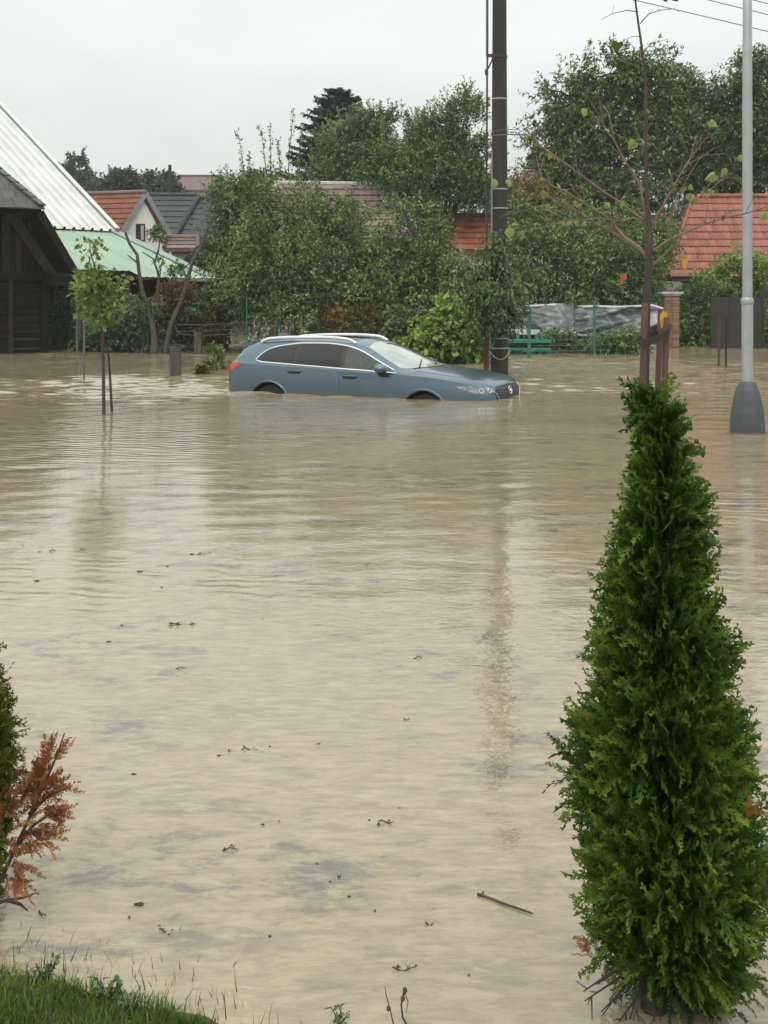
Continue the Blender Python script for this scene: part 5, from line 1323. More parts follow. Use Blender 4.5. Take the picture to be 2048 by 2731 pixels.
# ---- floating twigs and scraps
rng = random.Random(21)
def floater(name, px, py, wpx, lab, m_='debris', seed=0, ang=0.0, group=None, cat='twig', kind_=0):
    d = 4800 / (py - YH); c = at(px, py, d); L = wpx / FPX * d; r_ = random.Random(seed)
    mb = MB(); ca, sa = math.cos(ang), math.sin(ang)
    def P(u, v, w): return Vector((c.x + (u * ca - v * sa) * L, c.y + (u * sa + v * ca) * L, w))
    rr = max(0.0022, L * 0.022) if kind_ != 2 else L * 0.018
    if kind_ in (0, 1):                               # forked twig half afloat
        pts = [P(t - 0.5, 0.05 * math.sin(t * 5 + seed), 0.002 + 0.004 * math.sin(t * 7 + seed) + (0.10 * L * t * t if kind_ == 1 else 0)) for t in np.linspace(0, 1, 7)]
        mb.tube(pts, [rr * 0.7, rr, rr, rr * 0.9, rr * 0.8, rr * 0.6, rr * 0.3], 6)
        for k in range(r_.randint(2, 4)):
            s = pts[r_.randint(1, 5)]; e = s + Vector((r_.uniform(-.2, .2) * L, r_.uniform(-.25, .25) * L, r_.uniform(0.01, 0.10) * L + 0.002))
            mb.tube([s, (s + e) / 2 + Vector((0, 0, 0.02 * L)), e], [rr * 0.6, rr * 0.45, rr * 0.2], 5)
        for k in range(r_.randint(1, 4)):             # clinging leaf bits
            s = pts[r_.randint(0, 6)] + Vector((r_.uniform(-.08, .08) * L, r_.uniform(-.1, .1) * L, 0.003)); w = L * r_.uniform(0.05, 0.11)
            mb.add([s + Vector((-w, 0, 0)), s + Vector((0, -w * 0.8, 0.004)), s + Vector((w, 0, 0.002)), s + Vector((0, w * 0.8, 0.006))], [(0, 1, 2, 3)])
    elif kind_ == 2:                                  # straight stick
        mb.tube([P(t - 0.5, 0.006 * math.sin(t * 9), 0.004) for t in np.linspace(0, 1, 9)], [rr * 1.25, rr * 1.1, rr, rr * 1.05, rr, rr * 0.9, rr * 0.95, rr * 0.8, rr * 0.6], 8)
        mb.tube([P(-0.42, 0, 0.004), P(-0.40, 0.02, 0.014)], [rr, rr * 0.7], 6)
    else:                                             # curled leaf or scrap
        n = 9; vs = []; asp = r_.uniform(0.25, 0.6)
        for k in range(n):
            a = 2 * math.pi * k / n; q = r_.uniform(0.22, 0.52); vs.append(P(q * math.cos(a), q * asp * 1.4 * math.sin(a), 0.002 + 0.05 * L * r_.random()))
        vs.append(P(0, 0, 0.004)); mb.add(vs, [(k, (k + 1) % n, n) for k in range(n)])
        mb.add([v - Vector((0, 0, 0.0015)) for v in vs], [(n, (k + 1) % n, k) for k in range(n)])
        mb.tube([P(-0.45, 0, 0.003), P(0, 0.02, 0.006), P(0.6, 0.08 * math.sin(seed), 0.004)], [L * 0.012, L * 0.018, L * 0.008], 5)
    o = mb.build(name, M[m_], None, smooth=False)
    return tag(o, lab, cat, group)
floater('floating_stick', 1346, 2414, 168, 'long straight dark stick floating left of the foot of the tall conifer', kind_=2, ang=-0.62, cat='stick')
floater('floating_twig', 212, 1470, 30, 'dark upright bit of driftwood afloat at the left of the open water', seed=3, kind_=1, ang=0.2)
floater('floating_twig', 140, 1470, 24, 'small forked twig next to the upright bit of driftwood', seed=5, kind_=1, ang=0.8)
floater('floating_twig', 488, 1666, 74, 'dark clump of twigs floating alone in mid water left of centre', seed=7, ang=0.15)
floater('floating_twig', 530, 1478, 50, 'thin flat twig floating below the car tail', seed=9, ang=0.05)
floater('floating_twig', 482, 1783, 36, 'little dark twig below the dark clump of twigs', seed=11, ang=0.1)
floater('floating_twig', 440, 2488, 44, 'bent twig floating above the grass tuft near the bottom', seed=13, ang=-0.5)
floater('floating_twig', 112, 2440, 36, 'short slanting twig floating beside the browned conifer', seed=15, ang=-0.8)
floater('floating_twig', 612, 2268, 50, 'dark humped twig floating left of the lower middle', seed=17, ang=0.0, kind_=1)
floater('floating_twig', 1030, 2195, 44, 'dark knobbly twig floating below the pole reflection', seed=19, ang=-0.2, kind_=1)
floater('floating_twig', 1115, 1755, 24, 'tiny straight twig floating right of the middle of the water', seed=23, ang=0.0)
floater('floating_twig', 665, 2000, 44, 'twig with a leaf floating in a grey patch left of centre', seed=25, ang=0.05, m_='debris')
floater('floating_leaf', 372, 1524, 24, 'brown curled leaf floating below the sapling reflection', kind_=3, seed=2, cat='leaf', m_='debris_tan')
floater('floating_leaf', 446, 1511, 14, 'small dark leaf floating right of the brown curled leaf', kind_=3, seed=4, cat='leaf')
floater('floating_leaf', 357, 2066, 16, 'small black leaf floating right of the orange dead sprays', kind_=3, seed=6, cat='leaf')
floater('floating_leaf', 1065, 2157, 12, 'tiny dark leaf floating just above the knobbly twig', kind_=3, seed=8, cat='leaf')
floater('floating_leaf', 372, 2413, 36, 'ragged dark leaf cluster floating above the bent twig', kind_=3, seed=10, cat='leaf')
floater('floating_twig', 1078, 2586, 64, 'flat dark twig floating above the seed stalk near the bottom', seed=27, ang=0.05)
sc_lab = 'small dark scrap of plant litter drifting on the brown water'
scraps = [(60, 1455, 12), (106, 1472, 10), (98, 1550, 24), (432, 1568, 8), (325, 1668, 12), (290, 1712, 18), (980, 1508, 9), (700, 1650, 7),
          (585, 2016, 16), (612, 2004, 8), (720, 1992, 10), (850, 1985, 12), (1085, 1920, 18), (700, 2200, 13), (745, 2190, 8), (1010, 2200, 10), (985, 2188, 8),
          (845, 2305, 12), (905, 2340, 11), (930, 2392, 14), (880, 2352, 8), (345, 2448, 7), (1000, 2430, 10), (720, 2498, 13), (1145, 2467, 24), (1250, 2602, 11)]
for k, (px, py, w) in enumerate(scraps):
    floater('floating_scrap', px, py, w, sc_lab, kind_=3 if k % 3 else 0, seed=40 + k, ang=rng.uniform(-0.5, 0.5), group='scraps of litter on the water', cat='litter', m_='debris' if k % 7 else 'debris_tan')
# ================================================================ TREES, HEDGES, NEAR PLANTS
G0 = -0.7
def gz(p): return Vector((p.x, p.y, float(ground_z(np.array(p.x), np.array(p.y))) - 0.05))

# far trees on the rise, one by one
def far_tree(px, py_top, py_base, d, w, lab, seed, n=2600, cat='tree'):
    b = at(px, py_base, d); s = d / FPX; hgt = (py_base - py_top)
    bl = [blob(px, py_top + hgt * 0.33, d, w * 0.55, hgt * 0.33), blob(px - w * 0.45, py_top + hgt * 0.52, d + 1, w * 0.45, hgt * 0.26), blob(px + w * 0.45, py_top + hgt * 0.5, d - 1, w * 0.45, hgt * 0.28), blob(px + w * 0.1, py_top + hgt * 0.18, d, w * 0.3, hgt * 0.18), blob(px, py_top + hgt * 0.7, d, w * 0.8, hgt * 0.25)]
    base = gz(Vector((b.x, d, 0)))
    tree('background_tree', lab, cat, base, at(px, py_top + hgt * 0.3, d), 0.25, bl, n // 8, LM['far'], seed, group='trees on the rise behind the village', per_limb=3,
         kw=dict(twig=0.9, per=16, ll=0.34, lw=0.22, out=0.8, up=0.3, droop=0.1, fill=2.6))
far_tree(196, 424, 560, 128, 78, 'hazy rounded tree rising behind the white roof edge', 1, 9000)
far_tree(255, 492, 570, 122, 40, 'low hazy tree in the dip right of the rounded one', 2, 5000)
far_tree(322, 466, 570, 96, 52, 'broad open tree behind the ridge of the orange roof', 3, 9000)
far_tree(398, 480, 570, 98, 44, 'bushy tree behind the apex of the white gable', 4, 7000)
far_tree(446, 478, 570, 101, 30, 'narrow tree just behind the black flue pipe', 5, 5000)
far_tree(600, 495, 570, 104, 40, 'low tree right of the far brown roof', 6, 5000)
far_tree(1436, 410, 520, 118, 40, 'hazy small tree in the gap right of the utility pole', 7, 5000)
far_tree(20, 440, 600, 140, 80, 'far tree hidden behind the white barn roof', 8, 4000)
far_tree(1560, 430, 560, 120, 110, 'distant tree mostly hidden behind the walnut', 9, 5000)
far_tree(700, 455, 560, 110, 70, 'distant tree behind the spiky fruit tree shoots', 10, 5000)
# closed belt of distant woodland to the horizon
rngw = np.random.default_rng(77)
bw = [(x, 190 + rngw.uniform(-8, 8), 11 + rngw.uniform(0, 2.5), 9, 5, 6 + rngw.uniform(-1, 2)) for x in np.arange(-190, 191, 9)]
(Vw, Fw), *_ = crown_np(bw, 5200, rngw, twig=1.6, per=9, ll=1.0, lw=0.7, out=0.8, up=0.3, droop=0.1, fill=2.6)
o = link('distant_wood', np_mesh('distant_wood', Vw, Fw), LM['far']); tag(o, 'belt of distant woodland on the hill', 'wood', kind='stuff')

# dark spruce
def spruce(px, ytop, ybase, d, wpx, lab, seed):
    rng = np.random.default_rng(seed); b = gz(at(px, ybase, d)); t = at(px, ytop, d); s = d / FPX
    root = empty('spruce_tree', b, lab, 'tree')
    MB().tube([b, (b + t) / 2, t], [0.28, 0.16, 0.02], 8).build('trunk', M['bark_dark'], root, smooth=True)
    br = MB(); Ps, As, Ns, Ls, Ws = [], [], [], [], []
    H_ = t.z - (at(px, 560, d).z); lv = 46
    for i in range(lv):
        f = i / (lv - 1); z = t.z - 0.15 - f * H_
        Rm = wpx * s * (0.14 + 0.86 * f ** 0.62)
        nb_ = int(8 + 11 * f)
        for k in range(nb_):
            a = rng.uniform(0, 2 * math.pi); R = Rm * rng.uniform(0.55, 1.2); zz = z + rng.uniform(-0.35, 0.35) * f ** 0.5
            d3 = np.array([math.cos(a), math.sin(a), 0.0])
            p0 = np.array([b.x, b.y, zz]); m_ = int(max(6, R / 0.07))
            tt = np.linspace(0.12, 1, m_)[:, None]
            line = p0 + d3 * R * tt + np.array([0, 0, 1.0]) * (R * (0.50 * tt - 0.40 * tt ** 2 + 0.18 * tt ** 4))
            for sgn in (-1, 0, 1):
                sd = np.array([-d3[1], d3[0], 0]) * sgn
                Ps.append(line); As.append(np.tile(d3 * 0.8 + sd * 1.0 + np.array([0, 0, -0.25 if sgn else -0.9]), (m_, 1)) + rng.normal(0, 0.18, (m_, 3)))
                Ns.append(np.tile([0, 0, 1.0], (m_, 1)) + rng.normal(0, 0.4, (m_, 3))); Ls.append(0.40 * rng.uniform(0.7, 1.2, m_) * (1.1 - 0.5 * tt[:, 0])); Ws.append(np.full(m_, 0.115))
    V, F = leaves_np(np.concatenate(Ps), np.concatenate(As), np.concatenate(Ns), np.concatenate(Ls), np.concatenate(Ws))
    link('crown', np_mesh('crown', V, F), LM['spruce'], root)
spruce(900, 236, 640, 58, 150, 'dark pointed spruce rising behind the fruit trees', 5)

def shoots(list_, d, ll=0.105, lw=0.052):
    """long upright leafy shoots (pixel paths)"""
    def f(rng):
        Ps, As = [], []
        for path in list_:
            pts = np.array([at(x, y, d) for x, y in path]); seg = np.linspace(0, len(pts) - 1, 34)
            P = np.stack([np.interp(seg, np.arange(len(pts)), pts[:, k]) for k in range(3)], 1)
            for _ in range(2):
                Ps.append(P + rng.normal(0, 0.03, P.shape)); As.append(rng.normal(0, 0.7, P.shape) + np.array([0, 0, 0.5]))
        P, A = np.concatenate(Ps), np.concatenate(As)
        return leaves_np(P, A, rng.normal(size=P.shape) + np.array([0, 0, 0.6]), ll * rng.uniform(0.6, 1.2, len(P)), lw * rng.uniform(0.7, 1.2, len(P)))
    return f
def shoot_wood(root, list_, d, r=0.014):
    mb = MB()
    for path in list_:
        mb.tube([at(x, y, d) for x, y in path], list(np.linspace(r, r * 0.3, len(path))), 5)
    mb.build('shoot', M['bark_dark'], root, smooth=True)

SMALL = dict(twig=0.42, per=9, ll=0.120, lw=0.054, out=0.9, up=0.45, droop=0.25, fill=2.2, jitter=0.55)
# tall leafy trees behind the fruit trees
tree('leafy_tree', 'tall fresh green tree with pointed tips left of the utility pole', 'tree', gz(at(1190, 800, 47)), at(1200, 420, 47), 0.2,
     [blob(1235, 330, 47, 52, 80), blob(1170, 380, 47, 60, 70), blob(1262, 440, 46.5, 50, 90), blob(1150, 480, 47, 90, 90), blob(1250, 500, 46, 70, 55), blob(1090, 420, 48, 60, 80), blob(1070, 540, 47, 80, 70), blob(1140, 600, 46, 50, 60), blob(1010, 480, 48, 60, 70)],
     3900, LM['green'], 31, kw=dict(twig=0.75, per=13, ll=0.15, lw=0.075, out=0.7, up=0.9, droop=0.15, fill=2.3, jitter=0.4),
     extra=shoots([[(1158, 350), (1160, 300), (1158, 262)], [(1232, 300), (1240, 262), (1243, 246)], [(1290, 330), (1300, 290), (1304, 262)], [(1090, 360), (1085, 320), (1084, 296)], [(1120, 370), (1130, 320), (1133, 292)], [(1020, 420), (1018, 370), (1020, 330)], [(1205, 320), (1200, 285), (1196, 272)], [(1268, 300), (1275, 270), (1281, 254)]], 46.8, 0.15, 0.07))
tree('leafy_tree', 'olive green rounded tree overlapping the right side of the spruce', 'tree', gz(at(940, 700, 50)), at(940, 450, 50), 0.16,
     [blob(925, 400, 50, 60, 50), blob(975, 390, 50, 60, 70), blob(900, 460, 50, 60, 50), blob(985, 470, 50, 70, 60), blob(1010, 345, 50, 40, 50)],
     2300, LM['olive'], 32, kw=dict(twig=0.7, per=12, ll=0.15, lw=0.075, out=0.7, up=0.7, droop=0.2, fill=2.2, jitter=0.4))

# the fruit trees in the flooded gardens
sh1 = [[(655, 520), (648, 440), (640, 380), (632, 352)], [(715, 500), (705, 420), (700, 370), (690, 338)], [(722, 480), (722, 400), (720, 335)], [(768, 480), (772, 400), (778, 340), (783, 290)], [(790, 480), (800, 400), (806, 340)], [(615, 560), (606, 500), (605, 440)], [(748, 460), (746, 420), (742, 370)], [(678, 500), (668, 450), (664, 410)]]
t = tree('fruit_tree', 'wide olive leaved fruit tree with thin upright shoots behind the car roof', 'tree', gz(at(800, 900, 32.5)), at(790, 640, 32.5), 0.12,
     [blob(700, 620, 32.5, 110, 90), blob(810, 600, 32.5, 110, 80), blob(900, 640, 32.2, 110, 90), blob(760, 720, 32, 150, 90), blob(900, 760, 32, 130, 90), blob(690, 740, 32.2, 100, 100), blob(700, 540, 32.6, 70, 60), blob(800, 830, 31.8, 130, 60), blob(960, 700, 32.2, 80, 80), blob(780, 530, 32.8, 80, 50, w=0.5), blob(870, 565, 32.4, 75, 50, w=0.22), blob(980, 580, 32.3, 60, 50, w=0.25)],
     4500, LM['olive'], 41, kw=dict(SMALL, twig=0.5), extra=shoots(sh1, 32.5), per_limb=8)
shoot_wood(t, sh1, 32.5)
tree('fruit_tree', 'small dark leaved tree left of the wide fruit tree', 'tree', gz(at(600, 880, 33.5)), at(610, 620, 33.5), 0.09,
     [blob(640, 540, 33.5, 62, 58), blob(625, 610, 33.5, 58, 66), blob(590, 680, 33.6, 40, 40), blob(600, 800, 33.3, 50, 40), blob(650, 700, 33.4, 60, 90)],
     2600, LM['darkgreen'], 42, kw=dict(SMALL, ll=0.09, lw=0.05), per_limb=7)
t = tree('fruit_tree', 'fruit tree with dark forked trunk right of the car roof', 'tree', gz(at(1130, 900, 31.5)), at(1130, 680, 31.5), 0.09,
     [blob(1090, 620, 31.5, 80, 60), blob(1145, 690, 31.5, 70, 50), blob(1060, 720, 31.3, 90, 80), blob(1180, 770, 31.3, 90, 70), blob(1262, 745, 31.5, 50, 60), blob(1010, 790, 31.3, 70, 70), blob(1110, 560, 31.6, 50, 45, w=0.5), blob(1130, 840, 31.0, 100, 60)],
     2700, LM['olive'], 43, kw=dict(SMALL, twig=0.45), per_limb=8)
mb = MB()
for path in ([(1140, 860), (1148, 740), (1118, 640), (1112, 580)], [(1150, 760), (1165, 680), (1160, 600), (1150, 560)], [(1150, 780), (1190, 720), (1240, 680)], [(1118, 640), (1090, 600), (1080, 560)]):
    mb.tube([at(x, y, 31.0) for x, y in path], list(np.linspace(0.06, 0.025, len(path))), 7)
mb.build('branch', M['bark_dark'], t, smooth=True)
# low orchard right of the pole
tree('fruit_tree', 'low spreading olive tree between the tall pole and the tarpaulin', 'tree', gz(at(1480, 880, 36)), at(1480, 680, 36), 0.11,
     [blob(1420, 690, 36, 90, 80), blob(1500, 720, 36, 90, 90), blob(1580, 700, 36, 90, 80), blob(1460, 620, 36.3, 90, 60), blob(1560, 630, 36.3, 80, 60), blob(1400, 590, 36.4, 50, 60), blob(1520, 780, 35.8, 120, 50)],
     3000, LM['olive'], 44, kw=dict(SMALL, twig=0.5, droop=0.5))
tree('fruit_tree', 'low dark green tree behind the leaning staked tree and the brick pier', 'tree', gz(at(1690, 880, 37)), at(1680, 680, 37), 0.11,
     [blob(1660, 700, 37, 90, 80), blob(1720, 660, 37.2, 60, 90), blob(1690, 780, 37, 90, 50), blob(1640, 620, 37.3, 70, 60), blob(1765, 700, 38, 30, 70, w=0.6)],
     2700, LM['green'], 45, kw=dict(SMALL, twig=0.5, droop=0.5))
# yellowing shrubs between
tree('fruit_tree', 'yellowing bush high behind the linden branches right of the pole', 'shrub', gz(at(1420, 800, 42)), at(1420, 600, 42), 0.1,
     [blob(1400, 520, 42, 60, 50), blob(1440, 580, 42, 80, 60), blob(1380, 620, 42, 60, 60)], 1500, LM['autumn'], 46, kw=dict(SMALL, ll=0.12, lw=0.06))

# walnut and its neighbours
WAL = dict(twig=0.8, per=11, ll=0.20, lw=0.088, out=0.8, up=0.5, droop=0.45, fill=2.5, jitter=0.45)
tree('walnut_tree', 'large open crowned walnut tree behind the red tiled roof', 'tree', gz(at(1630, 860, 46)), at(1620, 420, 46), 0.32,
     [blob(1520, 260, 46, 70, 60), blob(1620, 200, 46, 75, 55), blob(1720, 200, 46, 75, 50), blob(1580, 330, 46, 90, 70), blob(1690, 300, 46, 90, 80), blob(1480, 390, 46, 65, 75), blob(1560, 460, 45.5, 100, 80), blob(1680, 440, 45.5, 100, 90), blob(1590, 560, 45.5, 130, 70), blob(1760, 560, 45.5, 80, 70), blob(1780, 330, 46, 60, 70), blob(1480, 500, 46, 60, 60)],
     3900, LM['walnut'], 51, kw=WAL, per_limb=8)
tree('walnut_tree', 'second broad walnut tree behind the ridge of the red roof', 'tree', gz(at(1850, 800, 49)), at(1840, 420, 49), 0.3,
     [blob(1840, 280, 49, 70, 50), blob(1810, 380, 49, 80, 70), blob(1890, 360, 49, 70, 80), blob(1830, 470, 49, 80, 60), blob(1905, 460, 49, 60, 70), blob(1800, 240, 49, 40, 40)],
     2100, LM['walnut'], 52, kw=WAL, per_limb=6)
tree('walnut_tree', 'tall walnut tree at the right edge behind the lamp post', 'tree', gz(at(2030, 800, 48)), at(2010, 360, 48), 0.3,
     [blob(2030, 200, 48, 60, 60), blob(1970, 260, 48, 60, 60), blob(2060, 290, 48, 80, 70), blob(1990, 370, 48, 90, 70), blob(2090, 400, 48, 90, 80), blob(1960, 470, 48, 80, 60), blob(2060, 480, 48, 80, 50)],
     2600, LM['walnut'], 53, kw=WAL, per_limb=6)

# lower greenery
def bush(name, lab, cat, px, ybase, d, blobs, n, lm, seed, kw=None, group=None):
    rng = np.random.default_rng(seed); b = gz(at(px, ybase, d))
    root = empty(name, b, lab, cat, group); mb = MB()
    for bb_ in blobs:
        for _ in range(4):
            q = np.array(bb_[:3]) + rng.normal(size=3) * np.array(bb_[3:6]) * 0.4
            p0 = np.array([b.x + rng.normal() * 0.15, b.y + rng.normal() * 0.1, b.z])
            pts = curve_pts(p0, q, rng, 0.12, 5); mb.tube([Vector(p) for p in pts], list(np.linspace(0.02, 0.006, 5)), 5)
    mb.build('stems', M['bark_dark'], root, smooth=True)
    (V, F), *_ = crown_np(blobs, n, rng, **(kw or SMALL)); link('foliage', np_mesh('foliage', V, F), lm, root)
    return root
VINE = dict(twig=0.35, per=7, ll=0.13, lw=0.12, out=0.9, up=0.3, droop=0.5, fill=2.6, jitter=0.5)
bush('vine_bush', 'bright yellow green vine thicket behind the car bonnet', 'bush', 1220, 960, 27.2, [blob(1240, 870, 27.2, 62, 55), blob(1195, 900, 27.0, 60, 52), blob(1250, 925, 26.9, 50, 40), blob(1150, 925, 27.2, 60, 35), blob(1195, 830, 27.3, 34, 26), blob(1110, 910, 27.4, 45, 24, w=0.7)], 900, LM['bright'], 61, VINE)
bush('vine_bush', 'dark leafy bush behind the bright vine thicket', 'bush', 1130, 930, 29.8, [blob(1120, 870, 29.8, 70, 45), blob(1080, 900, 29.8, 60, 30), blob(1290, 880, 29.5, 30, 60)], 700, LM['darkgreen'], 62, VINE)
bush('hedge', 'dark green hedge closing the gardens behind the fruit trees', 'hedge', 980, 900, 38.5, [blob(x_, 815 + 12 * math.sin(x_), 38.5, 60, 75) for x_ in range(640, 1330, 62)], 3600, LM['darkgreen'], 80, dict(SMALL, twig=0.5, ll=0.12, lw=0.065))
bush('garden_shrub', 'orange tinged rose shrub left of the car tail', 'shrub', 500, 900, 33, [blob(480, 820, 33, 50, 55), blob(540, 830, 33, 50, 55), blob(450, 860, 33, 40, 40), blob(590, 850, 33, 40, 40)], 900, LM['autumn'], 63)
bush('garden_shrub', 'dark low shrub around the foot of the pruned tree', 'shrub', 340, 940, 32.3, [blob(320, 890, 32.3, 50, 45), blob(370, 880, 32.4, 50, 50), blob(280, 905, 32.3, 40, 30), blob(425, 905, 32.4, 40, 30)], 850, LM['darkgreen'], 64)
bush('garden_shrub', 'yellow green shrub with light tops in front of the pale block wall', 'shrub', 350, 920, 33.2, [blob(330, 850, 33.4, 40, 30, w=.6), blob(385, 860, 33.2, 30, 40, w=.6), blob(270, 850, 33.4, 30, 40)], 500, LM['olive'], 65)
bush('garden_shrub', 'bright green climbing plant between the barn corner and the dark shed post', 'shrub', 165, 930, 34, [blob(165, 830, 34, 32, 40), blob(160, 890, 34, 30, 35), blob(185, 870, 34, 22, 50)], 480, LM['green'], 66)
bush('garden_shrub', 'thin reddish leaved shrub behind the car rear window', 'shrub', 960, 890, 30.6, [blob(950, 862, 30.6, 70, 26), blob(1010, 868, 30.6, 40, 20)], 420, LM['autumn'], 67)
bush('garden_shrub', 'low green plants at the foot of the tarpaulin', 'shrub', 1620, 940, 31.6, [blob(1650, 918, 31.6, 44, 22), blob(1560, 930, 31.8, 30, 12), blob(1700, 918, 31.6, 28, 24), blob(1500, 925, 31.9, 40, 15, w=.6)], 620, LM['green'], 68)
bush('garden_shrub', 'light green shrub left of the brown gate', 'shrub', 1860, 915, 36, [blob(1870, 830, 36.6, 45, 60), blob(1868, 880, 36.3, 34, 40), blob(1910, 790, 36.8, 40, 40), blob(1852, 905, 36, 26, 20)], 1100, LM['green'], 69, dict(SMALL, ll=0.12, lw=0.06))
bush('garden_shrub', 'pale green climber hanging over the eave of the red roof', 'shrub', 1970, 900, 38.3, [blob(1900, 760, 38.3, 40, 35), blob(1960, 745, 38.4, 40, 40), blob(2030, 730, 38.4, 40, 50), blob(1930, 700, 38.5, 20, 30, w=.5), blob(1965, 690, 38.5, 18, 40, w=.5)], 1100, LM['bright'], 70, dict(SMALL, ll=0.12, lw=0.06))
bush('garden_shrub', 'dark green bush at the right edge beside the gate', 'shrub', 2075, 930, 35, [blob(2075, 840, 35, 45, 80), blob(2100, 900, 35, 60, 40)], 700, LM['darkgreen'], 71)
bush('garden_shrub', 'dark shrub in the shade between the brick pier and the light shrub', 'shrub', 1820, 905, 39.5, [blob(1825, 840, 39.5, 26, 55), blob(1830, 880, 39.2, 24, 28)], 500, LM['darkgreen'], 72)
# weeping young tree wrapped round the utility pole
t = tree('weeping_tree', 'young tree with drooping leaves growing against the utility pole', 'tree', gz(at(1300, 1003, 21.9)), at(1318, 690, 21.9), 0.030,
     [blob(1322, 700, 21.9, 24, 55), blob(1318, 765, 21.8, 48, 50), blob(1340, 800, 21.8, 36, 44), blob(1305, 825, 21.8, 30, 34), blob(1330, 650, 22.0, 16, 30, w=0.7)],
     760, LM['darkgreen'], 73, bark='bark_red', kw=dict(twig=0.32, per=9, ll=0.10, lw=0.045, out=0.6, up=-0.2, droop=1.1, fill=2.2, jitter=0.4))
# little weeds poking from the flood by the car tail
bush('water_weed', 'small yellow green weed poking out of the water behind the car tail', 'weed', 572, 985, 24.6, [blob(570, 950, 24.6, 14, 26), blob(578, 985, 24.6, 16, 10)], 40, LM['yellowgreen'], 74, dict(SMALL, twig=0.2))
bush('water_weed', 'brown leafy clump of weed floating left of the small yellow green weed', 'weed', 540, 996, 23.3, [blob(542, 992, 23.3, 16, 5)], 30, LM['autumn'], 75, dict(SMALL, twig=0.15))

# pruned garden tree with sparse leaves left of the car
pt_d = 31.2
pr = empty('pruned_tree', gz(at(418, 935, pt_d)), 'crooked pruned tree with bare forked limbs beside the green roof', 'tree')
mb = MB()
TRK = [[(412, 960), (412, 900), (405, 850)], [(440, 950), (450, 890), (462, 850), (485, 800), (500, 750), (512, 700), (540, 650), (552, 610)], [(408, 880), (395, 820), (378, 770), (370, 720), (366, 680), (345, 650), (334, 620)],
       [(405, 860), (392, 830), (420, 780), (425, 740), (412, 700)], [(512, 702), (498, 738), (488, 718), (505, 702)], [(412, 700), (408, 690), (380, 672)], [(412, 700), (424, 660), (426, 630), (420, 612)], [(366, 700), (352, 690), (340, 680)], [(425, 740), (432, 700), (436, 680)]]
for k, path in enumerate(TRK):
    r = [0.13, 0.075, 0.07, 0.055, 0.035, 0.03, 0.025, 0.03, 0.02][k]
    mb.tube([at(x, y, pt_d + 0.02 * k) for x, y in path], list(np.linspace(r, r * 0.5, len(path))), 8)
mb.build('trunk', M['bark_moss'], pr, smooth=True)
rng = np.random.default_rng(12)
bl = [blob(424, 660, pt_d, 10, 30), blob(438, 690, pt_d, 12, 14), blob(418, 625, pt_d, 8, 14), blob(400, 800, pt_d + 0.1, 40, 40, w=0.5), blob(490, 800, pt_d + 0.2, 30, 50, w=0.6), blob(455, 730, pt_d + 0.2, 30, 40, w=0.25)]
(V, F), *_ = crown_np(bl, 190, rng, **dict(SMALL, twig=0.25, per=8, droop=0.6)); link('crown', np_mesh('crown', V, F), LM['darkgreen'], pr)

# leafy sapling on its stake, left
sd2 = 15.2
sp = empty('young_oak', gz(at(277, 1105, sd2)), 'staked sapling with yellow green lobed leaves standing in the water at left', 'tree')
MB().tube([at(276, 1180, sd2), at(277, 1100, sd2), at(275, 950, sd2), at(272, 820, sd2), at(262, 740, sd2), at(243, 680, sd2), at(238, 648, sd2)], [0.028, 0.026, 0.022, 0.018, 0.013, 0.008, 0.004], 8).build('trunk', M['bark_red'], sp, smooth=True)
mbr = MB()
rng = np.random.default_rng(15)
LOBE_V = np.array([[0, 0, 0], [-.12, .18, 0], [-.42, .30, .05], [-.22, .42, 0], [-.5, .62, .06], [-.2, .68, 0], [0, 1, -.08], [.2, .68, 0], [.5, .62, .06], [.22, .42, 0], [.42, .30, .05], [.12, .18, 0]])
LOBE_F = np.array([[0, 1, 3], [1, 2, 3], [0, 3, 5], [3, 4, 5], [0, 5, 6], [0, 6, 7], [7, 8, 9], [0, 7, 9], [9, 10, 11], [0, 9, 11]])
P, A = [], []
for px, py, rx, ry, cnt in ((240, 655, 22, 18, 26), (252, 700, 14, 12, 10), (250, 745, 40, 26, 60), (285, 760, 42, 24, 55), (230, 775, 32, 24, 44), (270, 800, 48, 32, 80), (245, 830, 34, 26, 50), (305, 800, 26, 26, 36), (262, 850, 30, 16, 20), (220, 800, 22, 16, 18), (300, 830, 20, 16, 14)):
    c = at(px, py, sd2); s = sd2 / FPX
    mbr.tube([at(272 if py > 740 else 255, py + 20, sd2), c], [0.008, 0.003], 5)
    cnt = int(cnt * 1.5); q = rng.normal(size=(cnt, 3)) * np.array([rx * s * 0.62, 0.14, ry * s * 0.62]); P.append(q + np.array(c)); A.append(unit(q + rng.normal(0, 0.05, q.shape)) + rng.normal(0, 0.5, q.shape) + np.array([0, 0, -0.15]))
mbr.build('twigs', M['bark_red'], sp, smooth=True)
P, A = np.concatenate(P), np.concatenate(A)
V, F = leaves_np(P, A, rng.normal(size=P.shape) * 0.6 + np.array([0, -0.4, 0.8]), rng.uniform(0.075, 0.125, len(P)), rng.uniform(0.06, 0.09, len(P)), LOBE_V, LOBE_F)
link('foliage', np_mesh('foliage', V, F), LM['yellowgreen'], sp)
sk = empty('sapling_stake', at(297, 1098, sd2 + 0.35) * 1.0, 'thin leaning stick beside the trunk of the yellow green sapling', 'stake')
sk.location.z = 0
MB().tube([at(300, 1180, sd2 + 0.35), at(298, 1095, sd2 + 0.35), at(293, 1000, sd2 + 0.35), at(288, 930, sd2 + 0.3)], [0.021, 0.02, 0.018, 0.016], 8).build('shaft', M['bark_dark'], sk, smooth=True)

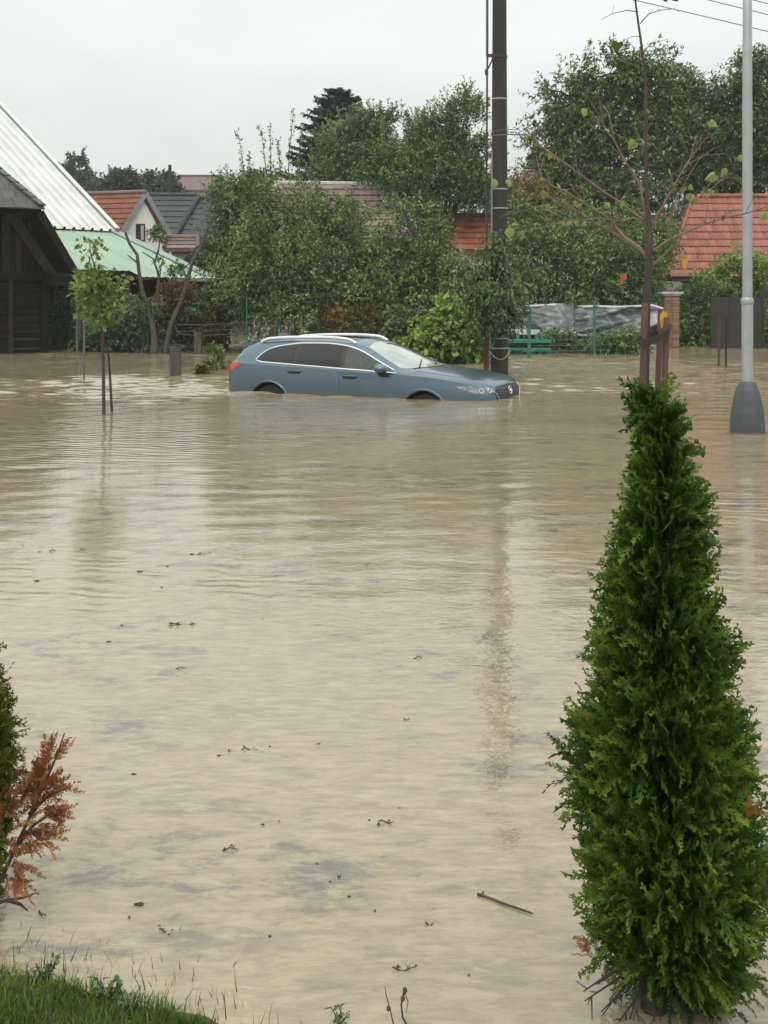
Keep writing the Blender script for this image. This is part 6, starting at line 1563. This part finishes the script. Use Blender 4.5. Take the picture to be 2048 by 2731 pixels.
# ---------------- young linden on three stakes, behind the big conifer
nd = 9.0
ln = empty('linden_tree', Vector((at(1722, 1300, nd).x, nd, 0)), 'bare young tree with a few pale heart shaped leaves in front of the walnut', 'tree')
MB().tube([at(x, y, nd) for x, y in [(1724, 1500), (1722, 1300), (1721, 1100), (1724, 950), (1726, 800), (1729, 700), (1732, 640), (1728, 560), (1724, 480), (1722, 400), (1724, 310), (1722, 220), (1712, 130), (1702, 60), (1694, 0), (1686, -60), (1690, -120)]],
          [0.029, 0.027, 0.026, 0.025, 0.026, 0.030, 0.027, 0.019, 0.015, 0.0135, 0.0125, 0.011, 0.010, 0.0085, 0.0075, 0.006, 0.003], 10).build('trunk', M['bark_red'], ln, smooth=True)
BR = [([(1728, 690), (1700, 655), (1660, 630), (1625, 585), (1560, 545), (1507, 510), (1471, 496), (1440, 470)], .016, 0), ([(1725, 684), (1688, 653), (1643, 626), (1570, 586), (1498, 536), (1450, 520)], .014, 1),
      ([(1724, 590), (1715, 545), (1706, 496), (1690, 460), (1670, 433), (1640, 380), (1611, 334), (1606, 320)], .011, 1), ([(1733, 605), (1755, 570), (1778, 532), (1795, 500), (1810, 469), (1841, 424), (1866, 390)], .012, 1),
      ([(1738, 706), (1765, 685), (1791, 662), (1800, 648), (1788, 625), (1785, 600), (1789, 570), (1796, 545), (1810, 520), (1823, 500), (1832, 493)], .010, 2), ([(1738, 672), (1780, 643), (1832, 617), (1880, 596), (1931, 581), (1990, 568), (2048, 549), (2100, 530)], .011, 1),
      ([(1740, 590), (1785, 570), (1832, 545), (1870, 520), (1900, 500), (1915, 490)], .008, 1), ([(1715, 590), (1690, 580), (1660, 590), (1600, 583), (1552, 586), (1510, 588), (1471, 600), (1412, 615), (1380, 622)], .008, 0),
      ([(1716, 585), (1690, 565), (1650, 535), (1610, 510), (1540, 460), (1480, 420), (1455, 400), (1431, 383), (1415, 365), (1399, 358), (1354, 358), (1313, 361)], .011, 0),
      ([(1697, 32), (1670, 27), (1634, 36), (1604, 52)], .005, 2), ([(1706, 63), (1728, 36), (1760, 25), (1796, 22), (1812, 33)], .005, 2), ([(1711, 99), (1700, 96), (1683, 97), (1652, 116)], .004, 2), ([(1717, 133), (1737, 117), (1764, 108), (1770, 110)], .004, 2),
      ([(1431, 383), (1432, 370), (1450, 355)], .004, 2), ([(1440, 393), (1410, 384), (1380, 392), (1372, 400)], .004, 2), ([(1560, 545), (1540, 520), (1530, 500), (1610, 482)], .004, 0), ([(1660, 560), (1655, 530), (1690, 490)], .004, 1),
      ([(1810, 469), (1830, 440), (1880, 415), (1930, 410), (1975, 425)], .005, 1), ([(1668, 432), (1690, 410), (1670, 370), (1600, 335), (1560, 325)], .004, 1), ([(1486, 300), (1455, 310), (1475, 285), (1500, 285)], .003, 0),
      ([(1694, 0), (1740, -20), (1775, 0), (1800, -4)], .004, 0), ([(1722, 400), (1700, 350), (1690, 330), (1640, 330)], .004, 0), ([(1645, 330), (1612, 352), (1486, 300)], .0035, 2)]
wob = random.Random(2)
for path, r, _ in BR:
    mb = MB()
    pts = [at(x, y, nd + 0.25 * math.sin(x * 0.02) * (i / len(path)) + 0.01) for i, (x, y) in enumerate(path)]
    pts = [p + Vector((wob.uniform(-.006, .006), 0, wob.uniform(-.006, .006))) for p in pts]
    mb.tube(pts, list(np.linspace(r, r * 0.35, len(pts))), 6)
    for k in range(1, len(pts) - 1):                       # short side spurs with buds
        if wob.random() < 0.75:
            e = pts[k] + Vector((wob.uniform(-.05, .05), wob.uniform(-.05, .05), wob.uniform(-0.01, .07))); mb.tube([pts[k], e], [r * 0.3, 0.0015], 5)
    if r > 0.006:                                          # fine arching twigs
        for _ in range(7):
            k = wob.randint(2, len(pts) - 1); s0 = pts[k]; dr_ = (pts[k] - pts[k - 1]).normalized(); L0 = wob.uniform(0.12, 0.34)
            sd_ = Vector((wob.uniform(-.7, .7), wob.uniform(-.5, .5), wob.uniform(-.2, .6)))
            e = s0 + (dr_ * 0.8 + sd_) * L0; mm = s0.lerp(e, 0.5) + Vector((0, 0, 0.05 * L0 / 0.2))
            mb.tube([s0, s0.lerp(mm, 0.5) + Vector((0, 0, 0.008)), mm, mm.lerp(e, 0.6) + Vector((0, 0, 0.004)), e - Vector((0, 0, 0.02))], [0.0038, 0.0033, 0.0028, 0.0022, 0.0012], 5)
    mb.build('branch', M['bark_pale'], ln, smooth=True)
heart = [(0, 0), (-.22, -.06), (-.42, .08), (-.47, .30), (-.36, .55), (-.16, .80), (0, 1.02), (.16, .80), (.36, .55), (.47, .30), (.42, .08), (.22, -.06)]
LFM = {}
for nm, cols in (('leaf_pale', [(0.16, 0.22, 0.05), (0.22, 0.28, 0.08), (0.27, 0.31, 0.10)]), ('leaf_dark', [(0.05, 0.08, 0.02), (0.08, 0.11, 0.03), (0.1, 0.13, 0.04)]), ('leaf_red', [(0.45, 0.04, 0.02), (0.5, 0.06, 0.03), (0.5, 0.09, 0.03)]), ('leaf_yellow', [(0.60, 0.30, 0.03), (0.66, 0.36, 0.04), (0.7, 0.42, 0.06)])):
    LFM[nm] = leaf_mat(nm, cols, trans=0.45, clump=20)
LV = [(1453, 523, 26), (1494, 508, 34), (1453, 568, 36), (1543, 545, 32), (1613, 552, 24), (1665, 548, 24), (1692, 392, 34), (1895, 335, 30), (1904, 478, 36), (1971, 424, 22), (1841, 527, 26), (1787, 463, 28), (1564, 302, 28), (1322, 492, 32), (1363, 490, 30), (1832, 458, 18), (1358, 622, 34), (1399, 632, 32), (2040, 577, 30), (1967, 660, 26), (1940, 466, 28), (1510, 515, 24), (1815, 690, 20), (1860, 545, 24), (1725, 300, 22)]
DK = [(1458, 288, 26), (1448, 292, 24), (1426, 316, 28), (1469, 300, 24), (1778, 2, 18), (1806, 2, 18), (1648, 130, 34), (1480, 285, 18)]
meh = {}
def leaf_obj(px, py, size, m_, k):
    r_ = random.Random(k); s = size / FPX * nd
    key = (m_, k % 4)
    if key not in meh:
        rr = random.Random(k % 4); fold = rr.uniform(0.20, 0.8); curl = rr.uniform(-0.5, 0.5)
        vs = [(x, y - 0.1, abs(x) * fold + curl * y * y) for x, y in heart] + [(0, 0.35, curl * .12)]; n = len(heart)
        me_ = bpy.data.meshes.new('leaf'); me_.from_pydata(vs, [], [(i, (i + 1) % n, n) for i in range(n)]); me_.update(); me_.materials.append(LFM[m_]); meh[key] = me_
    o = bpy.data.objects.new('leaf', meh[key]); COL.objects.link(o); o.parent = ln
    o.location = at(px, py - size * 0.4, nd - 0.03) - origin(ln)
    o.rotation_euler = (math.radians(-95 + r_.uniform(-55, 45)), math.radians(r_.uniform(-65, 65)), math.radians(r_.uniform(-80, 80)))
    o.scale = (s, s, s)
    return o
for k, (x, y, s_) in enumerate(LV): leaf_obj(x, y, s_ * 0.88, 'leaf_pale', k)
rl = random.Random(44)
for k in range(44):                                     # smaller leaves along the twigs
    path = BR[rl.randrange(0, 9)][0]; f = rl.uniform(0.45, 1.0) * (len(path) - 1); i = min(int(f), len(path) - 2); t_ = f - i
    leaf_obj(path[i][0] + (path[i + 1][0] - path[i][0]) * t_ + rl.uniform(-6, 6), path[i][1] + (path[i + 1][1] - path[i][1]) * t_ + rl.uniform(2, 14), rl.uniform(12, 20), 'leaf_pale' if rl.random() < 0.7 else 'leaf_dark', 100 + k)
for k, (x, y, s_) in enumerate(DK): leaf_obj(x, y, s_, 'leaf_dark', k + 50)
o = leaf_obj(1664, 745, 30, 'leaf_red', 71); o['label'] = 'single red leaf'
o = leaf_obj(1834, 705, 34, 'leaf_yellow', 72); o.scale.x *= 0.6; o.rotation_euler = (math.radians(-90), 0.05, 0.4); o['label'] = 'hanging yellow leaf'
o = leaf_obj(1774, 855, 44, 'leaf_yellow', 73); o.scale.x *= 0.55; o.rotation_euler = (math.radians(-92), 0.1, 0.3); o['label'] = 'orange yellow leaf at the stake'
# stakes and strap
for px0, px1, ytop, dd_, w, lab in ((1709, 1719, 812, nd - 0.16, 18, 'reddish round stake at the left of the bare young tree'), (1744, 1762, 828, nd + 0.3, 16, 'middle reddish stake of the bare young tree'), (1764, 1778, 850, nd - 0.05, 17, 'right orange brown stake of the bare young tree')):
    a, b = at(px0 - 4, 1400, dd_), at(px1, ytop, dd_); r = w / 2 / FPX * dd_
    root = empty('tree_stake', (a.x, dd_, 0), lab, 'stake', 'stakes round the bare young tree')
    MB().tube([Vector((a.x, dd_, -0.5)), a.lerp(b, 0.5), b, b + Vector((0, 0, 0.012))], [r, r, r * 0.97, r * 0.75], 12).build('shaft', M['stake'], root, smooth=True)
st_ = [at(x, y, z) for x, y, z in ((1706, 905, nd - 0.24), (1712, 912, nd - 0.24), (1735, 908, nd - 0.15), (1762, 896, nd - 0.12), (1786, 880, nd - 0.12), (1792, 868, nd + 0.05), (1770, 884, nd + 0.38), (1730, 892, nd + 0.2), (1706, 902, nd - 0.1), (1706, 905, nd - 0.24))]
mb = MB(); n = len(st_); hgt = 0.035
for off in (0.0,):
    vs = [p + Vector((0, 0, hgt * (0.5 if True else 0))) for p in st_] + [p - Vector((0, 0, hgt)) for p in st_]
    vs += [p + Vector((0.0, 0.012, 0)) for p in vs[:]]
    fs = [(i, i + 1, n + i + 1, n + i) for i in range(n - 1)] + [(2 * n + i, 3 * n + i, 3 * n + i + 1, 2 * n + i + 1) for i in range(n - 1)] + [(i, 2 * n + i, 2 * n + i + 1, i + 1) for i in range(n - 1)]
    mb.add(vs, fs)
stp = mb.build('tree_strap', M['black_rubber'], None, smooth=True); tag(stp, 'black rubber strap tying the bare young tree to its stakes', 'strap')

# ---------------- the two conifers in front
def thuja(name, lab, d, base_px, rows, n, seed, lm, wob=0.0, spray=(0.075, 0.125), trunk_r=0.03, dead=None):
    """cone-shaped thuja: rows of (y, left, right) pixels give its outline, filled with flat upright sprays"""
    rng = np.random.default_rng(seed)
    yy = np.array([r[0] for r in rows], float); ll_ = np.array([r[1] for r in rows], float); rr_ = np.array([r[2] for r in rows], float)
    s = d / FPX; b = at(base_px[0], base_px[1], d)
    root = empty(name, Vector((b.x, d, b.z)), lab, 'conifer')
    ztop = at(0, yy[0], d).z
    MB().tube([Vector((b.x, d, b.z - 0.25)), Vector((b.x, d, b.z + 0.1)), Vector((b.x + 0.01, d, (b.z + ztop) / 2)), Vector((at((ll_[0] + rr_[0]) / 2, 0, d).x, d, ztop))], [trunk_r * 1.05, trunk_r * 0.85, trunk_r * 0.5, 0.004], 9).build('trunk', M['bark_dark'], root, smooth=True)
    wgt = (rr_ - ll_); cdf = np.cumsum(np.concatenate([[0], (wgt[1:] + wgt[:-1]) / 2 * np.diff(yy)])); cdf /= cdf[-1]
    y = np.interp(rng.random(n), cdf, yy)
    L_, R_ = np.interp(y, yy, ll_), np.interp(y, yy, rr_)
    cx = (L_ + R_) / 2; hw_ = (R_ - L_) / 2 * s
    # sprays gather in plumes, so the outline is lobed and light and dark clumps alternate
    npl = 190; cy = np.interp(rng.random(npl), cdf, yy); cth = rng.uniform(0, 2 * np.pi, npl); cr = rng.uniform(0.70, 1.18, npl)
    k = rng.integers(0, npl, n); loose = rng.random(n) < 0.30
    th = np.where(loose, rng.uniform(0, 2 * np.pi, n), cth[k] + rng.normal(0, 0.24, n))
    dy_ = rng.normal(0, 30, n)
    y = np.where(loose, y, np.clip(cy[k] + dy_, yy[0], yy[-1]))
    L_, R_ = np.interp(y, yy, ll_), np.interp(y, yy, rr_); cx = (L_ + R_) / 2; hw_ = (R_ - L_) / 2 * s * 0.96
    q = rng.random(n); rad = np.where(q < 0.74, rng.uniform(0.62, 1.0, n), rng.uniform(0.15, 0.75, n))
    lum = np.where(loose, 0.93, cr[k] * (1.0 - 0.10 * np.clip(dy_ / 80, -1, 1)))
    dirs = np.stack([np.cos(th), np.sin(th), np.zeros(n)], 1)
    L = rng.uniform(spray[0], spray[1], n) * (0.75 + 0.35 * np.clip(hw_ / (0.24), 0.3, 1))
    rr2 = np.maximum(hw_ * rad * lum - 0.72 * L, 0.004)
    P = np.stack([(cx - 1024) * s + dirs[:, 0] * rr2, d + dirs[:, 1] * rr2, CAMH - (y - YH) * s - L * 0.35], 1)
    upf = rng.uniform(0.35, 1.3, n); upf = np.where(rng.random(n) < 0.30, rng.uniform(-1.0, 0.1, n), upf)
    A = dirs * rng.uniform(0.5, 1.1, n)[:, None] + np.array([0, 0, 1.0]) * upf[:, None] + rng.normal(0, 0.22, (n, 3))
    tang = np.stack([-dirs[:, 1], dirs[:, 0], np.zeros(n)], 1)
    N = tang * rng.choice([-1, 1], n)[:, None] + rng.normal(0, 0.45, (n, 3)) + dirs * rng.normal(0, 0.6, n)[:, None]
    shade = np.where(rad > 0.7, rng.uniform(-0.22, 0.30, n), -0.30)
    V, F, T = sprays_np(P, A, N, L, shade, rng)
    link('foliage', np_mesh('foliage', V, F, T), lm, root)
    # inner twigs
    mb = MB()
    for _ in range(90):
        i = rng.integers(0, n); p = Vector(P[i]); z0 = p.z - 0.05 - abs(p.x - b.x) * 0.6
        t0 = Vector((b.x + (p.x - b.x) * 0.08, d + (p.y - d) * 0.08, max(b.z + 0.03, z0)))
        mb.tube([t0, t0.lerp(p, 0.5) + Vector((0, 0, -0.01)), p], [0.006, 0.004, 0.002], 5)
    tag(mb.build('inner_twigs', M['bark_red'], root, smooth=True), kind='stuff')
    return root, rng
cd = 2.53
rows = [(1035, 1722, 1758), (1075, 1700, 1800), (1120, 1694, 1850), (1180, 1692, 1868), (1230, 1664, 1872), (1290, 1652, 1872), (1330, 1634, 1898), (1380, 1625, 1905), (1440, 1612, 1918), (1490, 1600, 1925), (1535, 1575, 1930), (1580, 1556, 1962), (1640, 1548, 1968), (1700, 1552, 1955), (1770, 1546, 1978), (1830, 1528, 1992), (1900, 1512, 2010), (1985, 1492, 2022), (2060, 1502, 2040), (2140, 1512, 2050), (2230, 1516, 2062), (2330, 1526, 2060), (2420, 1532, 2056), (2490, 1550, 2040), (2540, 1575, 2030), (2580, 1625, 2015), (2615, 1690, 1990), (2645, 1770, 1960)]
th1, rng = thuja('thuja_conifer', 'tall cone shaped green conifer standing at the water edge at right', cd, (1745, 2690), rows, 9800, 91, LM['thuja'], trunk_r=0.034, spray=(0.055, 0.105))
# browned spots and dead inner twigs near the foot
def dead_sprays(root, spots, d, n, seed, L0, lm, part='dead_spray'):
    rng = np.random.default_rng(seed); Ps, As = [], []
    for px, py, rx, ry, ax in spots:
        c = np.array(at(px, py, d)); s = d / FPX
        q = rng.normal(size=(n, 3)) * np.array([rx * s * 0.5, 0.02, ry * s * 0.5]); Ps.append(c + q); As.append(np.tile(ax, (n, 1)) + rng.normal(0, 0.35, (n, 3)))
    P, A = np.concatenate(Ps), np.concatenate(As); m_ = len(P)
    V, F, T = sprays_np(P, A, rng.normal(size=(m_, 3)) * 0.5 + np.array([0, -1.0, 0.2]), rng.uniform(0.7, 1.2, m_) * L0, rng.uniform(-0.1, 0.3, m_), rng)
    link(part, np_mesh(part, V, F, T), lm, root)
dead_sprays(th1, [(1575, 2530, 14, 30, (-0.5, -0.3, 0.6))], cd - 0.12, 7, 5, 0.05, LM['thuja_dead'])
dead_sprays(th1, [(2000, 2180, 8, 16, (0.3, -0.6, 0.3))], cd - 0.17, 5, 6, 0.05, LM['thuja_dead'])
rngd = random.Random(6); mb = MB()
for k in range(26):                                        # bare dead twigs round the foot
    a = rngd.uniform(0, 6.28); r = rngd.uniform(0.07, 0.2); z0 = rngd.uniform(0.05, 0.16)
    p0 = Vector((at(1745, 0, cd).x, cd, z0)); p1 = p0 + Vector((math.cos(a) * r, math.sin(a) * r * 0.8, rngd.uniform(-0.10, -0.02))); pm = p0.lerp(p1, 0.5) + Vector((0, 0, rngd.uniform(0, 0.03)))
    mb.tube([p0, pm, p1], [0.004, 0.003, 0.0015], 5)
    for _ in range(3):
        q = pm.lerp(p1, rngd.random()); mb.tube([q, q + Vector((rngd.uniform(-.03, .03), rngd.uniform(-.03, .03), rngd.uniform(-.05, .01)))], [0.002, 0.001], 4)
mb.build('dead_twigs', M['bark_dark'], th1, smooth=True)

cd2 = 2.92
rows2 = [(1700, -120, -30), (1760, -150, -2), (1830, -170, 24), (1900, -200, 46), (1960, -215, 62), (2010, -225, 66), (2060, -235, 62), (2130, -240, 52), (2200, -245, 46), (2270, -245, 40), (2340, -235, 30), (2400, -220, 14), (2430, -200, 0)]
th2, rng = thuja('thuja_conifer', 'olive green conifer with rust coloured dead sprays cut off by the left edge', cd2, (-110, 2440), rows2, 3600, 92, LM['thuja_olive'], spray=(0.06, 0.105))
spots = [(128, 2030, 18, 44, (0.35, -0.2, 1.0)), (100, 2085, 32, 44, (0.4, -0.2, 0.9)), (138, 2115, 26, 34, (0.9, -0.2, 0.4)), (85, 2140, 36, 46, (0.5, -0.3, 0.7)), (125, 2165, 28, 28, (0.9, -0.2, 0.0)), (70, 2110, 40, 60, (0.4, -0.3, 0.9)), (85, 2228, 30, 26, (0.9, -0.2, 0.1)), (45, 2262, 34, 36, (0.6, -0.3, 0.2)), (45, 2320, 26, 30, (0.4, -0.2, -0.3)), (30, 2160, 40, 60, (0.4, -0.3, 0.7))]
dead_sprays(th2, spots, cd2 - 0.06, 20, 8, 0.058, LM['thuja_dead'])
mb = MB()
for path in ([(-60, 2440), (10, 2330), (60, 2220), (110, 2110), (150, 2020), (172, 1955)], [(40, 2260), (90, 2200), (150, 2160)], [(60, 2220), (110, 2215), (150, 2225)], [(80, 2170), (130, 2120), (185, 2100)], [(-40, 2420), (20, 2400), (60, 2395), (95, 2382)], [(20, 2400), (55, 2412), (75, 2430)]):
    mb.tube([at(x, y, cd2 - 0.06) for x, y in path], list(np.linspace(0.006, 0.0016, len(path))), 6)
mb.build('dead_branch', M['bark_dark'], th2, smooth=True)

# ---------------- grass on the bank and blades drowned along the edge
rng = np.random.default_rng(33)
BL_V = np.array([[-.5, 0, 0], [.5, 0, 0], [-.38, .45, .05], [.38, .45, .05], [-.2, .8, .2], [.2, .8, .2], [0, 1, .36]])
BL_F = np.array([[0, 1, 3], [0, 3, 2], [2, 3, 5], [2, 5, 4], [4, 5, 6]])
n = 60000
x = rng.uniform(-1.9, 0.1, n); y = rng.uniform(1.9, 2.95, n)
g = ground_z(x, y); dens_ = np.clip((shore_near(x) - y) / 0.04 + 0.7, 0, 1) * np.clip((-0.10 - x) / 0.35, 0, 1) ** 0.7
keep = rng.random(n) < dens_
x, y, g = x[keep], y[keep], g[keep]
m_ = len(x); lean_ = rng.normal(0, 0.35, (m_, 2))
A = np.stack([lean_[:, 0], lean_[:, 1], np.ones(m_)], 1); az = rng.uniform(0, 6.28, m_)
L = rng.uniform(0.018, 0.042, m_) * np.where(rng.random(m_) < 0.1, 1.35, 1.0)
V, F = leaves_np(np.stack([x, y, g - 0.006], 1), A, np.stack([np.cos(az), np.sin(az), 0 * az], 1), L, rng.uniform(0.0022, 0.0048, m_), BL_V, BL_F)
o = link('grass', np_mesh('grass', V, F), LM['grass']); tag(o, 'rough wet grass on the bank in the bottom left corner', 'grass', kind='stuff')
# sparse dark blades standing in the shallow water
n = 520
x = rng.uniform(-0.95, 0.35, n); y = shore_near(x) + rng.normal(0.05, 0.07, n)
pm = rng.random(n) < np.clip(0.75 - (x + 0.95) * 0.42, 0.10, 1)
x, y = x[pm], y[pm]; m_ = len(x)
A = np.stack([rng.normal(0, 0.25, m_), rng.normal(0, 0.2, m_), np.ones(m_)], 1); az = rng.uniform(0, 6.28, m_)
V, F = leaves_np(np.stack([x, y, -0.012 + 0 * x], 1), A, np.stack([np.cos(az), np.sin(az), 0 * az], 1), rng.uniform(0.025, 0.065, m_), rng.uniform(0.0018, 0.0035, m_), BL_V, BL_F)
m_reed = leaf_mat('drowned_blades', [(0.03, 0.04, 0.012), (0.07, 0.08, 0.025), (0.13, 0.12, 0.04)], clump=8)
o = link('drowned_grass', np_mesh('drowned_grass', V, F), m_reed); tag(o, 'thin dark grass blades poking out of the shallow water', 'grass', kind='stuff')
# broad-leaved weed clumps at the edge of the grass
def weed(px, py, d, n_, lab, seed, hgt=0.09, lm=None, leaf_=(0.030, 0.013)):
    rng = np.random.default_rng(seed); c = at(px, py, d); base = np.array([c.x, d, max(0.0, float(ground_z(np.array(c.x), np.array(d))))])
    root = empty('weed_plant', base, lab, 'weed'); mb = MB(); P, A = [], []
    for k in range(n_):
        a = rng.uniform(0, 6.28); e = base + np.array([math.cos(a) * hgt * 0.5, math.sin(a) * hgt * 0.4, hgt * rng.uniform(0.6, 1.1)])
        pts = curve_pts(base, e, rng, 0.1, 5, 0.1); mb.tube([Vector(p) for p in pts], list(np.linspace(0.0018, 0.0009, 5)), 5)
        for j in range(1, 5):
            for _ in range(2): P.append(pts[j]); A.append(rng.normal(0, 0.8, 3) + np.array([math.cos(a), math.sin(a), 0.2]) * 0.6)
    mb.build('stems', M['bark_dark'], root, smooth=True); P, A = np.array(P), np.array(A)
    V, F = leaves_np(P, A, rng.normal(0, .5, P.shape) + np.array([0, 0, 1.0]), leaf_[0] * rng.uniform(.6, 1.2, len(P)), leaf_[1] * rng.uniform(.7, 1.2, len(P)))
    link('foliage', np_mesh('foliage', V, F), lm or LM['green'], root)
weed(285, 2700, 2.55, 8, 'dark leafy weed at the right end of the grass bank', 1, 0.05, LM['darkgreen'], (0.020, 0.009))
weed(120, 2640, 2.62, 7, 'dark weed tuft in the middle of the grass bank', 2, 0.045, LM['darkgreen'], (0.018, 0.008))
weed(345, 2735, 2.50, 6, 'small dark weed right below the dark leafy weed', 3, 0.04, LM['darkgreen'], (0.018, 0.008))
weed(905, 2735, 2.47, 3, 'tiny weed with dark leaves at the bottom edge below mid water', 4, 0.035, leaf_=(0.018, 0.010))
# dry seed stalks in the shallow water
sk2 = empty('seed_stalk', at(1055, 2740, 2.46) * 1.0, 'dry curled seed stalk standing in the shallows at the bottom middle', 'weed'); sk2.location.z = 0
mb = MB(); mb.tube([at(x, y, 2.46) for x, y in ((1052, 2745), (1040, 2690), (1030, 2655), (1026, 2630))], [0.0016, 0.0013, 0.001, 0.0007], 5)
mb.tube([at(x, y, 2.46) for x, y in ((1092, 2745), (1074, 2715), (1070, 2680), (1078, 2645), (1082, 2640))], [0.0018, 0.0022, 0.002, 0.0026, 0.001], 5)
mb.tube([at(x, y, 2.46) for x, y in ((1080, 2650), (1088, 2670), (1084, 2700))], [0.001, 0.0012, 0.0006], 5)
mb.build('stalk', M['bark_dark'], sk2, smooth=True)
mb = MB()
for x_, y_ in ((1080, 2642), (1036, 2690), (1074, 2664)): c = at(x_, y_, 2.455); mb.lathe([(0.001, -0.006), (0.005, -0.002), (0.005, 0.003), (0.001, 0.008)], c, 7)
mb.build('seed_head', M['debris'], sk2, smooth=True)
